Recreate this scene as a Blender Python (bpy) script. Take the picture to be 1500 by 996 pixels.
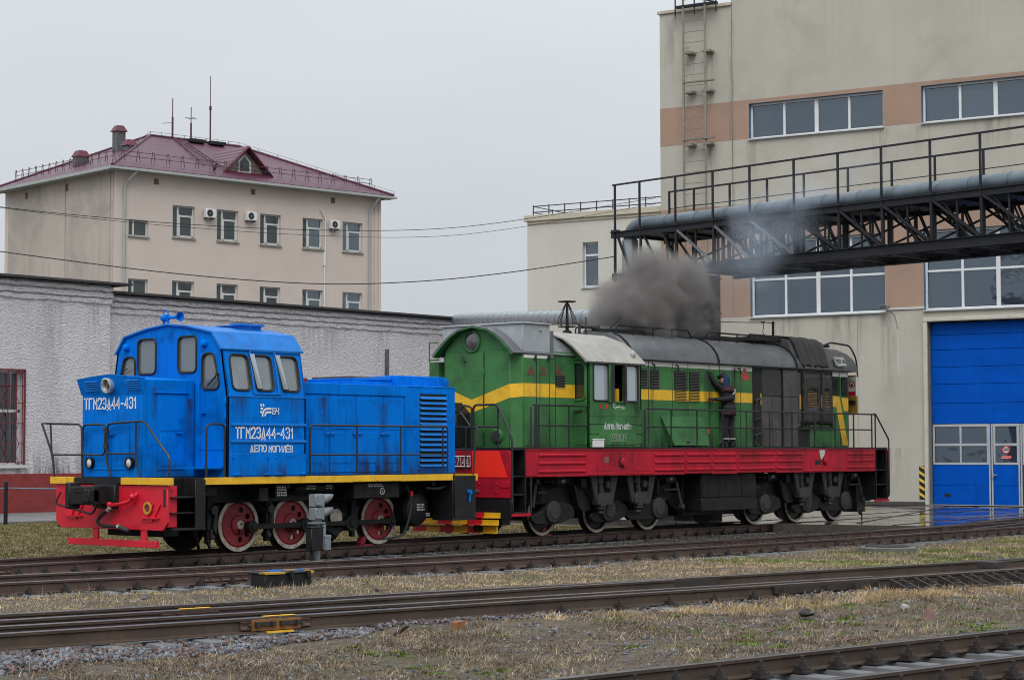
import bpy, math, random
import numpy as np
from mathutils import Vector, Matrix, noise
from mathutils.geometry import tessellate_polygon
PI = math.pi
random.seed(7)
rng = np.random.default_rng(11)
scene = bpy.context.scene
for _o in list(bpy.data.objects):
    bpy.data.objects.remove(_o)
C = scene.collection

# ---------------------------------------------------------------- camera
YAW, PITCH, ROLL = 0.8669, 0.0568, -0.0018
cam_d = bpy.data.cameras.new('camera')
cam = bpy.data.objects.new('camera', cam_d)
C.objects.link(cam)
fwd = Vector((math.sin(YAW) * math.cos(PITCH), math.cos(YAW) * math.cos(PITCH), math.sin(PITCH)))
rgt = Vector((math.cos(YAW), -math.sin(YAW), 0))
upv = rgt.cross(fwd)
r2 = rgt * math.cos(ROLL) + upv * math.sin(ROLL)
u2 = upv * math.cos(ROLL) - rgt * math.sin(ROLL)
M = Matrix.Identity(4)
for i in range(3):
    M[i][0], M[i][1], M[i][2] = r2[i], u2[i], -fwd[i]
CAM = Vector((-36.126, -28.949, 1.918))
M[0][3], M[1][3], M[2][3] = CAM
cam.matrix_world = M
cam_d.sensor_width = 36.0
cam_d.lens = 36.0 * 2854.9 / 1500.0
cam_d.clip_start = 0.5
cam_d.clip_end = 2500
scene.camera = cam

# ---------------------------------------------------------------- world: overcast sky
SUN_EL, SUN_AZ = math.radians(50), math.radians(232)     # azimuth clockwise from +Y
world = bpy.data.worlds.new('World')
scene.world = world
world.use_nodes = True
nt = world.node_tree
nt.nodes.clear()
def wn(t, **k):
    n = nt.nodes.new(t)
    for a, b in k.items(): setattr(n, a, b)
    return n
sky = wn('ShaderNodeTexSky', sky_type='NISHITA', sun_disc=False)
sky.sun_elevation = SUN_EL
sky.sun_rotation = SUN_AZ
sky.dust_density = 3.0
tc = wn('ShaderNodeTexCoord')
sx = wn('ShaderNodeSeparateXYZ')
nt.links.new(tc.outputs['Generated'], sx.inputs[0])
cl = wn('ShaderNodeMath', operation='MAXIMUM'); cl.inputs[1].default_value = 0.0
nt.links.new(sx.outputs['Z'], cl.inputs[0])
grad = wn('ShaderNodeMath', operation='MULTIPLY_ADD')     # overcast sky: (1 + 2 sin h) / 3
grad.inputs[1].default_value = 2.0
grad.inputs[2].default_value = 1.0
nt.links.new(cl.outputs[0], grad.inputs[0])
mp = wn('ShaderNodeMapping'); mp.inputs['Scale'].default_value = (1.0, 1.0, 3.0)
nt.links.new(tc.outputs['Generated'], mp.inputs[0])
ns = wn('ShaderNodeTexNoise'); ns.inputs['Scale'].default_value = 2.2; ns.inputs['Detail'].default_value = 4
nt.links.new(mp.outputs[0], ns.inputs['Vector'])
nr = wn('ShaderNodeMapRange'); nr.inputs[3].default_value = 0.86; nr.inputs[4].default_value = 1.12
nt.links.new(ns.outputs['Fac'], nr.inputs[0])
mm = wn('ShaderNodeMath', operation='MULTIPLY')
nt.links.new(grad.outputs[0], mm.inputs[0]); nt.links.new(nr.outputs[0], mm.inputs[1])
vm = wn('ShaderNodeVectorMath', operation='SCALE')
vm.inputs[0].default_value = (5.25, 5.56, 5.85)
nt.links.new(mm.outputs[0], vm.inputs['Scale'])
mix = wn('ShaderNodeMix', data_type='RGBA'); mix.inputs[0].default_value = 0.95
nt.links.new(sky.outputs[0], mix.inputs[6]); nt.links.new(vm.outputs[0], mix.inputs[7])
bg = wn('ShaderNodeBackground'); bg.inputs['Strength'].default_value = 0.1
nt.links.new(mix.outputs[2], bg.inputs['Color'])
wo = wn('ShaderNodeOutputWorld')
nt.links.new(bg.outputs[0], wo.inputs[0])

sun_d = bpy.data.lights.new('sun', 'SUN')
sun_d.energy = 1.5
sun_d.angle = math.radians(35)
sun_d.color = (1.0, 0.97, 0.92)
sun = bpy.data.objects.new('sun', sun_d)
C.objects.link(sun)
sdir = Vector((math.sin(SUN_AZ) * math.cos(SUN_EL), math.cos(SUN_AZ) * math.cos(SUN_EL), math.sin(SUN_EL)))
sun.rotation_euler = sdir.to_track_quat('Z', 'Y').to_euler()
sun.location = (0, 0, 60)

vs = scene.view_settings
vs.view_transform = 'Standard'
vs.look = 'None'
vs.exposure = 0.0
vs.gamma = 1.0
scene.cycles.max_bounces = 8
scene.cycles.transparent_max_bounces = 24
scene.cycles.volume_step_rate = 1.0
scene.cycles.volume_bounces = 4
scene.cycles.use_denoising = True
scene.cycles.filter_width = 1.05

# ---------------------------------------------------------------- materials
def new_mat(name):
    m = bpy.data.materials.new(name)
    m.use_nodes = True
    t = m.node_tree
    b = t.nodes['Principled BSDF']
    return m, t, b
def node(t, ty, ins=None, **k):
    n = t.nodes.new(ty)
    for a, b in k.items(): setattr(n, a, b)
    for a, b in (ins or {}).items():
        if hasattr(b, 'is_linked') or isinstance(b, bpy.types.NodeSocket): t.links.new(b, n.inputs[a])
        else: n.inputs[a].default_value = b
    return n
def c4(c): return (c[0], c[1], c[2], 1)
def coords(t, sc=(1, 1, 1), src='Object'):
    tcn = node(t, 'ShaderNodeTexCoord')
    return node(t, 'ShaderNodeMapping', {0: tcn.outputs[src], 'Scale': sc}).outputs[0]
def ramp(t, f, lo, hi):
    return node(t, 'ShaderNodeMapRange', {0: f, 1: lo, 2: hi, 3: 0.0, 4: 1.0}).outputs[0]
def mixc(t, f, a, b):
    n = node(t, 'ShaderNodeMix', data_type='RGBA')
    for i, v in ((0, f), (6, a), (7, b)):
        if isinstance(v, bpy.types.NodeSocket): t.links.new(v, n.inputs[i])
        else: n.inputs[i].default_value = v if not isinstance(v, tuple) else c4(v)
    return n.outputs[2]
def noise_f(t, co, sc, det=4, rough=.55, dist=0.0):
    return node(t, 'ShaderNodeTexNoise', {'Vector': co, 'Scale': sc, 'Detail': det, 'Roughness': rough, 'Distortion': dist}).outputs['Fac']

def surf(name, col, rough=.55, metal=0.0, var=.18, vs_=2.5, dirt=None, damt=.5, dsc=3.0, streak=0.0,
         fleck=None, famt=.0, fsc=40, bump=0.0, bsc=30, spec=.5, dthr=.52, coat=0.0):
    """painted / plastered / metal surface: base colour with noise, streaks of dirt that run down, flecks of wear"""
    m, t, b = new_mat(name)
    co = coords(t)
    dark = tuple(c * (1 - var) for c in col)
    lite = tuple(min(1, c * (1 + var * .6)) for c in col)
    o = mixc(t, ramp(t, noise_f(t, co, vs_, 5), .3, .7), dark, lite)
    if dirt:
        f = ramp(t, noise_f(t, co, dsc, 6, .65, .4), dthr, dthr + .22)
        if streak:
            co2 = coords(t, (6, 6, .35))
            f2 = ramp(t, noise_f(t, co2, dsc, 4, .6), .5, .8)
            f = node(t, 'ShaderNodeMath', {0: f, 1: node(t, 'ShaderNodeMath', {0: f2, 1: streak}, operation='MULTIPLY').outputs[0]}, operation='MAXIMUM').outputs[0]
        f = node(t, 'ShaderNodeMath', {0: f, 1: damt}, operation='MULTIPLY').outputs[0]
        o = mixc(t, f, o, dirt)
    if fleck:
        f = ramp(t, noise_f(t, co, fsc, 3, .6), .66, .72)
        f = node(t, 'ShaderNodeMath', {0: f, 1: famt}, operation='MULTIPLY').outputs[0]
        o = mixc(t, f, o, fleck)
    t.links.new(o, b.inputs['Base Color'])
    rn = node(t, 'ShaderNodeMapRange', {0: noise_f(t, co, vs_ * 3, 4), 1: .3, 2: .7, 3: max(0, rough - .1), 4: min(1, rough + .12)})
    t.links.new(rn.outputs[0], b.inputs['Roughness'])
    b.inputs['Metallic'].default_value = metal
    b.inputs['Specular IOR Level'].default_value = spec
    b.inputs['Coat Weight'].default_value = coat
    b.inputs['Coat Roughness'].default_value = .15
    if bump:
        bn = node(t, 'ShaderNodeBump', {'Height': noise_f(t, co, bsc, 6, .6), 'Strength': bump, 'Distance': .02})
        t.links.new(bn.outputs[0], b.inputs['Normal'])
    return m

def glass(name, tint, refl=.12, see=.35, wob=.015, body=(.03, .035, .04), rough=.03):
    """window glass: partly see-through, partly dark, with a sky reflection"""
    m, t, b = new_mat(name)
    co = coords(t)
    b.inputs['Base Color'].default_value = c4(body)
    b.inputs['Roughness'].default_value = .4
    tr = node(t, 'ShaderNodeBsdfTransparent', {0: c4(tint)})
    m1 = node(t, 'ShaderNodeMixShader', {0: see, 1: b.outputs[0], 2: tr.outputs[0]})
    bn = node(t, 'ShaderNodeBump', {'Height': noise_f(t, co, 1.2, 2), 'Strength': wob * 10, 'Distance': .05})
    gl = node(t, 'ShaderNodeBsdfGlossy', {'Color': (.72, .86, 1.0, 1), 'Roughness': rough, 'Normal': bn.outputs[0]})
    fr = node(t, 'ShaderNodeFresnel', {0: 1.5})
    fa = node(t, 'ShaderNodeMath', {0: fr.outputs[0], 1: refl}, operation='ADD')
    m2 = node(t, 'ShaderNodeMixShader', {0: fa.outputs[0], 1: m1.outputs[0], 2: gl.outputs[0]})
    out = t.nodes['Material Output']
    t.links.new(m2.outputs[0], out.inputs[0])
    return m

GRIME = (.035, .03, .027)
MT = {}
MT['blue'] = surf('blue_paint', (.0, .178, .70), .5, var=.12, vs_=1.6, dirt=(.002, .055, .24), damt=.75, dsc=1.8, streak=.8, fleck=(.02, .04, .09), famt=.5, fsc=22, bump=.10, bsc=2.6, spec=.05, dthr=.50)
MT['blue_roof'] = surf('blue_roof_paint', (.004, .165, .56), .5, var=.15, dirt=(.008, .06, .22), damt=.6, streak=.5, bump=.06, bsc=3, spec=.25)
MT['green'] = surf('green_paint', (.05, .185, .054), .5, var=.3, vs_=1.1, dirt=(.03, .075, .035), damt=.8, dsc=1.6, streak=.65, fleck=(.02, .02, .018), famt=.5, fsc=18, bump=.12, bsc=3, spec=.3, dthr=.47)
MT['green_soot'] = surf('sooted_green_paint', (.03, .05, .032), .55, var=.3, vs_=2, dirt=(.03, .03, .03), damt=.9, dsc=1.4, streak=.7, bump=.06, bsc=5)
MT['soot'] = surf('sooty_panel', (.075, .072, .07), .45, var=.4, vs_=1.6, dirt=(.016, .015, .015), damt=.95, dsc=1.5, streak=.9, fleck=(.2, .19, .19), famt=.35, fsc=9, bump=.08, bsc=5)
MT['yellow'] = surf('yellow_paint', (.82, .47, .02), .5, var=.14, dirt=(.3, .16, .02), damt=.55, dsc=4, streak=.5, fleck=(.07, .05, .03), famt=.5, fsc=16)
MT['yellow_dull'] = surf('dull_yellow_paint', (.46, .28, .035), .6, var=.2, dirt=(.1, .07, .03), damt=.7, dsc=5, fleck=(.05, .04, .03), famt=.5, fsc=16)
MT['red'] = surf('red_frame_paint', (.47, .008, .028), .5, spec=.25, var=.2, vs_=1.5, dirt=(.16, .012, .02), damt=.7, dsc=2.2, streak=.75, fleck=(.05, .02, .02), famt=.4, fsc=20, bump=.05, bsc=6)
MT['red_beam'] = surf('red_beam_paint', (.66, .008, .03), .45, var=.16, vs_=1.5, dirt=(.3, .012, .02), damt=.6, dsc=2.6, streak=.5, bump=.05, bsc=6, coat=.1)
MT['fluor'] = surf('bright_orange_red_panel', (1.0, .022, .004), .6, var=.04)
MT['wheel_red'] = surf('wheel_red_paint', (.27, .016, .03), .5, var=.3, vs_=4, dirt=(.07, .015, .015), damt=.8, dsc=6, fleck=(.03, .02, .02), famt=.6, fsc=30)
MT['white'] = surf('white_paint', (.72, .72, .70), .55, var=.12, vs_=5, dirt=(.3, .28, .25), damt=.5, dsc=5)
MT['rim_white'] = surf('white_rim_paint', (.50, .45, .37), .6, var=.25, vs_=8, dirt=(.14, .10, .075), damt=.8, dsc=6, dthr=.46)
MT['letter'] = surf('white_lettering', (.8, .8, .8), .6, var=.08)
MT['letter_worn'] = surf('worn_white_lettering', (.6, .63, .6), .6, var=.3, vs_=14, dirt=(.1, .16, .1), damt=.7, dsc=20)
MT['letter_faint'] = surf('faded_white_lettering', (.38, .45, .38), .6, var=.3, vs_=14, dirt=(.1, .16, .1), damt=.7, dsc=20)
MT['black'] = surf('black_metal', (.010, .010, .012), .5, spec=.35, var=.3, vs_=4, dirt=(.03, .027, .024), damt=.5, dsc=5, bump=.06, bsc=12)
MT['rail_bar'] = surf('handrail_paint', (.018, .019, .024), .4, var=.2, fleck=(.1, .04, .03), famt=.3, fsc=20)
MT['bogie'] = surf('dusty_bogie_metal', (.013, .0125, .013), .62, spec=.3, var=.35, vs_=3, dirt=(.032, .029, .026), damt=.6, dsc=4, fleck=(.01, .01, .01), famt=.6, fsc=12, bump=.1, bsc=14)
MT['bogie_lit'] = surf('lit_grey_metal', (.040, .039, .040), .6, spec=.35, var=.3, vs_=4, dirt=(.03, .028, .026), damt=.7, dsc=5, bump=.08, bsc=14)  # paler copy of the bogie metal, light on outer parts put into its colour
MT['tyre'] = surf('wheel_tyre_steel', (.035, .03, .027), .45, metal=.5, var=.3, vs_=5)
MT['grey'] = surf('grey_roof_paint', (.125, .132, .142), .4, var=.25, vs_=1.5, dirt=(.06, .06, .06), damt=.8, dsc=1.8, streak=.8, fleck=(.12, .08, .06), famt=.4, fsc=16, bump=.05, bsc=6)
MT['grey_box'] = surf('pale_grey_paint', (.36, .39, .41), .5, var=.14, vs_=2, dirt=(.2, .2, .2), damt=.5, dsc=3, streak=.5)
MT['cab_roof'] = surf('weathered_cab_roof', (.33, .32, .29), .6, var=.2, vs_=2.2, dirt=(.22, .19, .15), damt=.8, dsc=1.4, fleck=(.1, .08, .07), famt=.3, fsc=10, bump=.05, bsc=6)
MT['grey_dark'] = surf('dark_grey_roof_paint', (.10, .105, .11), .45, var=.3, vs_=1.6, dirt=(.035, .034, .034), damt=.8, dsc=1.6, streak=.8, bump=.05, bsc=6)
MT['galv'] = surf('galvanised_sheet', (.36, .41, .44), .38, metal=.55, var=.2, vs_=2.5, dirt=(.2, .2, .2), damt=.5, dsc=2.5, fleck=(.25, .1, .05), famt=.15, fsc=6, bump=.03, bsc=8)
MT['galv_soot'] = surf('sooty_galvanised_sheet', (.15, .185, .215), .42, metal=.45, var=.25, vs_=1.6, dirt=(.09, .1, .11), damt=.7, dsc=1.4, fleck=(.3, .12, .06), famt=.25, fsc=2.5, bump=.04, bsc=6)
MT['steel'] = surf('black_bridge_steel', (.018, .019, .025), .5, spec=.3, var=.3, vs_=2, dirt=(.03, .024, .022), damt=.5, dsc=3, fleck=(.08, .04, .03), famt=.3, fsc=14)
MT['steel_lit'] = surf('lit_grey_steel', (.13, .14, .15), .4, var=.3)  # lighter copy of the bridge steel: light on the near braces painted in
MT['duct'] = surf('sooted_blue_grey_sheet', (.02, .028, .042), .5, var=.25, vs_=1.2, dirt=(.015, .017, .02), damt=.7, dsc=1.2, streak=.6)
MT['rubber'] = surf('black_rubber', (.012, .012, .013), .6, var=.2)
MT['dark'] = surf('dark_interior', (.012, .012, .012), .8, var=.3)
MT['interior'] = surf('pale_cab_lining', (.40, .42, .40), .7, var=.1)
MT['slat_rust'] = surf('rusty_ochre_slat', (.16, .095, .035), .7, var=.3, vs_=6)
MT['tarp'] = surf('black_tarpaulin', (.03, .028, .028), .5, var=.3, vs_=3, dirt=(.06, .055, .05), damt=.4, dsc=4, bump=.3, bsc=4)
MT['orange'] = surf('orange_cloth', (.85, .16, .03), .8, var=.15)
MT['seat'] = surf('grey_seat_cloth', (.45, .45, .44), .85, var=.15)
MT['lamp_glass'] = surf('lamp_lens', (.62, .63, .60), .12, var=.25, vs_=9, coat=.8)
MT['lamp_dark'] = surf('headlight_lens', (.13, .125, .13), .08, metal=.6, var=.6, vs_=6, coat=.6)
MT['chrome'] = surf('silver_ring', (.6, .6, .58), .3, metal=.6)
MT['win_loco'] = glass('locomotive_cab_glass', (.75, .78, .76), .08, .5, body=(.30, .315, .30))
MT['win_green'] = glass('pale_cab_glass', (.7, .74, .76), .12, .15, body=(.42, .46, .49))
MT['win_dark'] = glass('dark_door_glass', (.4, .42, .4), .05, .55)
MT['win'] = glass('building_glass', (.45, .5, .55), .10, .42, body=(.03, .045, .065))
MT['win_office'] = glass('office_glass', (.5, .55, .56), .10, .3, body=(.045, .058, .06))
MT['pvc'] = surf('white_window_frame', (.66, .68, .70), .4, var=.06)
MT['pvc_far'] = surf('weathered_white_frame', (.58, .58, .56), .5, var=.08)
MT['sill'] = surf('metal_window_sill', (.5, .52, .53), .45, var=.12, dirt=(.25, .24, .22), damt=.4)
# ---------------------------------------------------------------- mesh building
ORG = {}
XA, YA, ZA = Vector((1, 0, 0)), Vector((0, 1, 0)), Vector((0, 0, 1))
def V3(a): return Vector(a)
class MB:
    def __init__(s): s.v, s.f, s.m, s.k = [], [], [], 0
    def mat(s, k): s.k = k; return s
    def add(s, vs, fs):
        b = len(s.v)
        s.v += [tuple(v) for v in vs]
        s.f += [tuple(i + b for i in f) for f in fs]
        s.m += [s.k] * len(fs)
        return s
    def box(s, x0, x1, y0, y1, z0, z1):
        x0, x1 = min(x0, x1), max(x0, x1); y0, y1 = min(y0, y1), max(y0, y1); z0, z1 = min(z0, z1), max(z0, z1)
        return s.add([(x0, y0, z0), (x1, y0, z0), (x1, y1, z0), (x0, y1, z0), (x0, y0, z1), (x1, y0, z1), (x1, y1, z1), (x0, y1, z1)],
                     [(0, 3, 2, 1), (4, 5, 6, 7), (0, 1, 5, 4), (1, 2, 6, 5), (2, 3, 7, 6), (3, 0, 4, 7)])
    def bar(s, p, q, w, h, up=(0, 0, 1)):
        p, q = V3(p), V3(q); d = (q - p).normalized(); up = V3(up)
        if abs(d.dot(up)) > .99: up = Vector((1, 0, 0))
        a = d.cross(up).normalized() * w / 2; b = a.cross(d).normalized() * h / 2
        vs = [p - a - b, p + a - b, p + a + b, p - a + b, q - a - b, q + a - b, q + a + b, q - a + b]
        return s.add(vs, [(0, 1, 2, 3), (7, 6, 5, 4), (0, 4, 5, 1), (1, 5, 6, 2), (2, 6, 7, 3), (3, 7, 4, 0)])
    def cyl(s, p, q, r, r1=None, n=14, cap=True):
        r1 = r if r1 is None else r1
        p, q = V3(p), V3(q); d = (q - p).normalized()
        a = d.orthogonal().normalized(); b = d.cross(a)
        vs, fs = [], []
        for c, rr in ((p, r), (q, r1)):
            vs += [c + (a * math.cos(2 * PI * i / n) + b * math.sin(2 * PI * i / n)) * rr for i in range(n)]
        fs = [(i, (i + 1) % n, n + (i + 1) % n, n + i) for i in range(n)]
        if cap: fs += [tuple(reversed(range(n))), tuple(range(n, 2 * n))]
        return s.add(vs, fs)
    def tube(s, pts, r, n=8, closed=False):
        pts = [V3(p) for p in pts]; N = len(pts); vs, fs = [], []
        prev = None
        for i, p in enumerate(pts):
            if closed: d = (pts[(i + 1) % N] - pts[i - 1]).normalized()
            else: d = (pts[min(i + 1, N - 1)] - pts[max(i - 1, 0)]).normalized()
            a = d.orthogonal().normalized() if prev is None else (prev - d * prev.dot(d)).normalized()
            prev = a; b = d.cross(a)
            vs += [p + (a * math.cos(2 * PI * j / n) + b * math.sin(2 * PI * j / n)) * r for j in range(n)]
        K = N if closed else N - 1
        for i in range(K):
            k = (i + 1) % N
            fs += [(i * n + j, i * n + (j + 1) % n, k * n + (j + 1) % n, k * n + j) for j in range(n)]
        if not closed: fs += [tuple(reversed(range(n))), tuple(range((N - 1) * n, N * n))]
        return s.add(vs, fs)
    def prism(s, prof, ax, a, b):
        def P(u, w, t): return (t, u, w) if ax == 'x' else ((u, t, w) if ax == 'y' else (u, w, t))
        n = len(prof)
        vs = [P(u, w, a) for u, w in prof] + [P(u, w, b) for u, w in prof]
        fs = [(i, (i + 1) % n, n + (i + 1) % n, n + i) for i in range(n)] + [tuple(reversed(range(n))), tuple(range(n, 2 * n))]
        return s.add(vs, fs)
    def lathe(s, prof, c, ax, n=24, close=False):
        """prof: (radius, distance along the axis)"""
        c = V3(c); ax = V3(ax).normalized(); a = ax.orthogonal().normalized(); b = ax.cross(a)
        vs, fs = [], []; K = len(prof)
        for r, h in prof:
            vs += [c + ax * h + (a * math.cos(2 * PI * i / n) + b * math.sin(2 * PI * i / n)) * r for i in range(n)]
        for k in range(K if close else K - 1):
            q = (k + 1) % K
            fs += [(k * n + i, k * n + (i + 1) % n, q * n + (i + 1) % n, q * n + i) for i in range(n)]
        if not close:
            if prof[0][0] > 1e-4: fs.append(tuple(reversed(range(n))))
            if prof[-1][0] > 1e-4: fs.append(tuple(range((K - 1) * n, K * n)))
        return s.add(vs, fs)
    def ball(s, c, r, n=12, m=8, sc=(1, 1, 1)):
        vs, fs = [], []
        for i in range(m + 1):
            t = PI * i / m
            for j in range(n):
                p = 2 * PI * j / n
                vs.append((c[0] + r * sc[0] * math.sin(t) * math.cos(p), c[1] + r * sc[1] * math.sin(t) * math.sin(p), c[2] + r * sc[2] * math.cos(t)))
        for i in range(m):
            for j in range(n):
                fs.append((i * n + j, (i + 1) * n + j, (i + 1) * n + (j + 1) % n, i * n + (j + 1) % n))
        return s.add(vs, fs)
    def panel(s, o, ux, uy, outer, holes, th):
        """flat panel with openings; thickness goes along -(ux x uy)"""
        o, ux, uy = V3(o), V3(ux), V3(uy); nn = ux.cross(uy).normalized()
        loops = [outer] + list(holes)
        tri = tessellate_polygon([[Vector((p[0], p[1], 0)) for p in l] for l in loops])
        flat = [p for l in loops for p in l]; n = len(flat)
        P = [o + ux * p[0] + uy * p[1] for p in flat]
        def ccw(t):
            a, b, c = (flat[i] for i in t)
            return (b[0] - a[0]) * (c[1] - a[1]) - (b[1] - a[1]) * (c[0] - a[0]) > 0
        tri = [t if ccw(t) else tuple(reversed(t)) for t in tri]
        vs = P + [p - nn * th for p in P]
        fs = [tuple(t) for t in tri] + [tuple(n + i for i in reversed(t)) for t in tri]
        k = 0
        for li, l in enumerate(loops):
            m = len(l)
            area = sum(l[i][0] * l[(i + 1) % m][1] - l[(i + 1) % m][0] * l[i][1] for i in range(m))
            fw = (area > 0) == (li == 0)
            for i in range(m):
                a, b = k + i, k + (i + 1) % m
                fs.append((a, n + a, n + b, b) if fw else (b, n + b, n + a, a))
            k += m
        return s.add(vs, fs)
    def build(s, name, mats, parent=None, bev=0.0, smooth=35, seg=1, **tags):
        me = bpy.data.meshes.new(name)
        o0 = V3(ORG.get(parent.name, (0, 0, 0))) if parent else Vector((0, 0, 0))
        ctr = Vector((0, 0, 0))
        if parent is None or tags.get('center'):
            lo = [min(v[i] for v in s.v) for i in range(3)]; hi = [max(v[i] for v in s.v) for i in range(3)]
            ctr = Vector(((lo[0] + hi[0]) / 2, (lo[1] + hi[1]) / 2, lo[2]))
        off = o0 + (ctr - o0 if parent is None else Vector((0, 0, 0)))
        me.from_pydata([(v[0] - off.x, v[1] - off.y, v[2] - off.z) for v in s.v], [], s.f)
        for mm_ in (mats if isinstance(mats, (list, tuple)) else [mats]):
            me.materials.append(MT[mm_] if isinstance(mm_, str) else mm_)
        if any(s.m): me.polygons.foreach_set('material_index', s.m)
        me.validate()
        if smooth:
            me.polygons.foreach_set('use_smooth', [True] * len(me.polygons))
            me.set_sharp_from_angle(angle=math.radians(smooth))
        ob = bpy.data.objects.new(name, me)
        C.objects.link(ob)
        if parent: ob.parent = parent; ORG[ob.name] = ORG.get(parent.name, (0, 0, 0))
        else: ob.location = ctr; ORG[ob.name] = tuple(ctr)
        if bev:
            md = ob.modifiers.new('bevel', 'BEVEL'); md.width = bev; md.segments = seg; md.limit_method = 'ANGLE'; md.angle_limit = math.radians(40)
        tag(ob, **{k: v for k, v in tags.items() if k != 'center'})
        return ob

def tag(o, label=None, cat=None, group=None, kind=None):
    if label: o['label'] = label
    if cat: o['category'] = cat
    if group: o['group'] = group
    if kind: o['kind'] = kind
    return o
def thing(name, label, cat, loc=(0, 0, 0), rz=0.0, group=None, local=False):
    """an Empty at the thing's base; local=True: its parts are given in its own frame, else in world coordinates"""
    o = bpy.data.objects.new(name, None); C.objects.link(o)
    o.location = loc; o.rotation_euler = (0, 0, rz); o.empty_display_size = .3
    ORG[o.name] = (0, 0, 0) if local else tuple(loc)
    return tag(o, label, cat, group)
def copy_ob(o, parent=None, loc=None, rot=None, kids=True):
    c = o.copy(); C.objects.link(c)
    if parent is not None: c.parent = parent
    if loc is not None: c.location = loc
    if rot is not None: c.rotation_euler = rot
    ORG[c.name] = ORG.get(o.name, (0, 0, 0))
    if kids:
        for k in list(o.children): copy_ob(k, c)
    return c

def rrect(x0, x1, y0, y1, r, n=4, sk0=0.0, sk1=0.0):
    """rounded rectangle outline; sk0 / sk1 shift the left / right top corners"""
    pts = []
    for cx, cy, a0, sk in ((x1 - r, y1 - r, 0, sk1), (x0 + r, y1 - r, 90, sk0), (x0 + r, y0 + r, 180, 0), (x1 - r, y0 + r, 270, 0)):
        for i in range(n + 1):
            a = math.radians(a0 + 90 * i / n)
            pts.append((cx + sk + r * math.cos(a), cy + r * math.sin(a)))
    return pts
def rect(x0, x1, y0, y1): return [(x0, y0), (x1, y0), (x1, y1), (x0, y1)]
def circ(cx, cy, r, n=20): return [(cx + r * math.cos(2 * PI * i / n), cy + r * math.sin(2 * PI * i / n)) for i in range(n)]
def ccw_(p):
    a = sum(p[i][0] * p[(i + 1) % len(p)][1] - p[(i + 1) % len(p)][0] * p[i][1] for i in range(len(p)))
    return p if a > 0 else p[::-1]
def inset(poly, d):
    cx = sum(p[0] for p in poly) / len(poly); cy = sum(p[1] for p in poly) / len(poly)
    out = []
    for p in poly:
        v = Vector((p[0] - cx, p[1] - cy)); l = v.length
        out.append((cx + v.x * (l - d) / l, cy + v.y * (l - d) / l))
    return out
def smooth_path(pts, n=4):
    """Catmull-Rom through the points"""
    pts = [V3(p) for p in pts]; out = []
    for i in range(len(pts) - 1):
        p0, p1, p2, p3 = pts[max(i - 1, 0)], pts[i], pts[i + 1], pts[min(i + 2, len(pts) - 1)]
        for j in range(n):
            t = j / n
            out.append(.5 * ((2 * p1) + (p2 - p0) * t + (2 * p0 - 5 * p1 + 4 * p2 - p3) * t * t + (3 * p1 - p0 - 3 * p2 + p3) * t ** 3))
    return out + [pts[-1]]
def fillet(pts, r, n=4):
    """round the corners of a polyline"""
    pts = [V3(p) for p in pts]; out = [pts[0]]
    for i in range(1, len(pts) - 1):
        a, b, c = pts[i - 1], pts[i], pts[i + 1]
        d1, d2 = (a - b), (c - b); rr = min(r, d1.length * .45, d2.length * .45)
        p, q = b + d1.normalized() * rr, b + d2.normalized() * rr
        for j in range(n + 1):
            t = j / n; out.append((1 - t) ** 2 * p + 2 * t * (1 - t) * b + t * t * q)
    return out + [pts[-1]]

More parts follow.
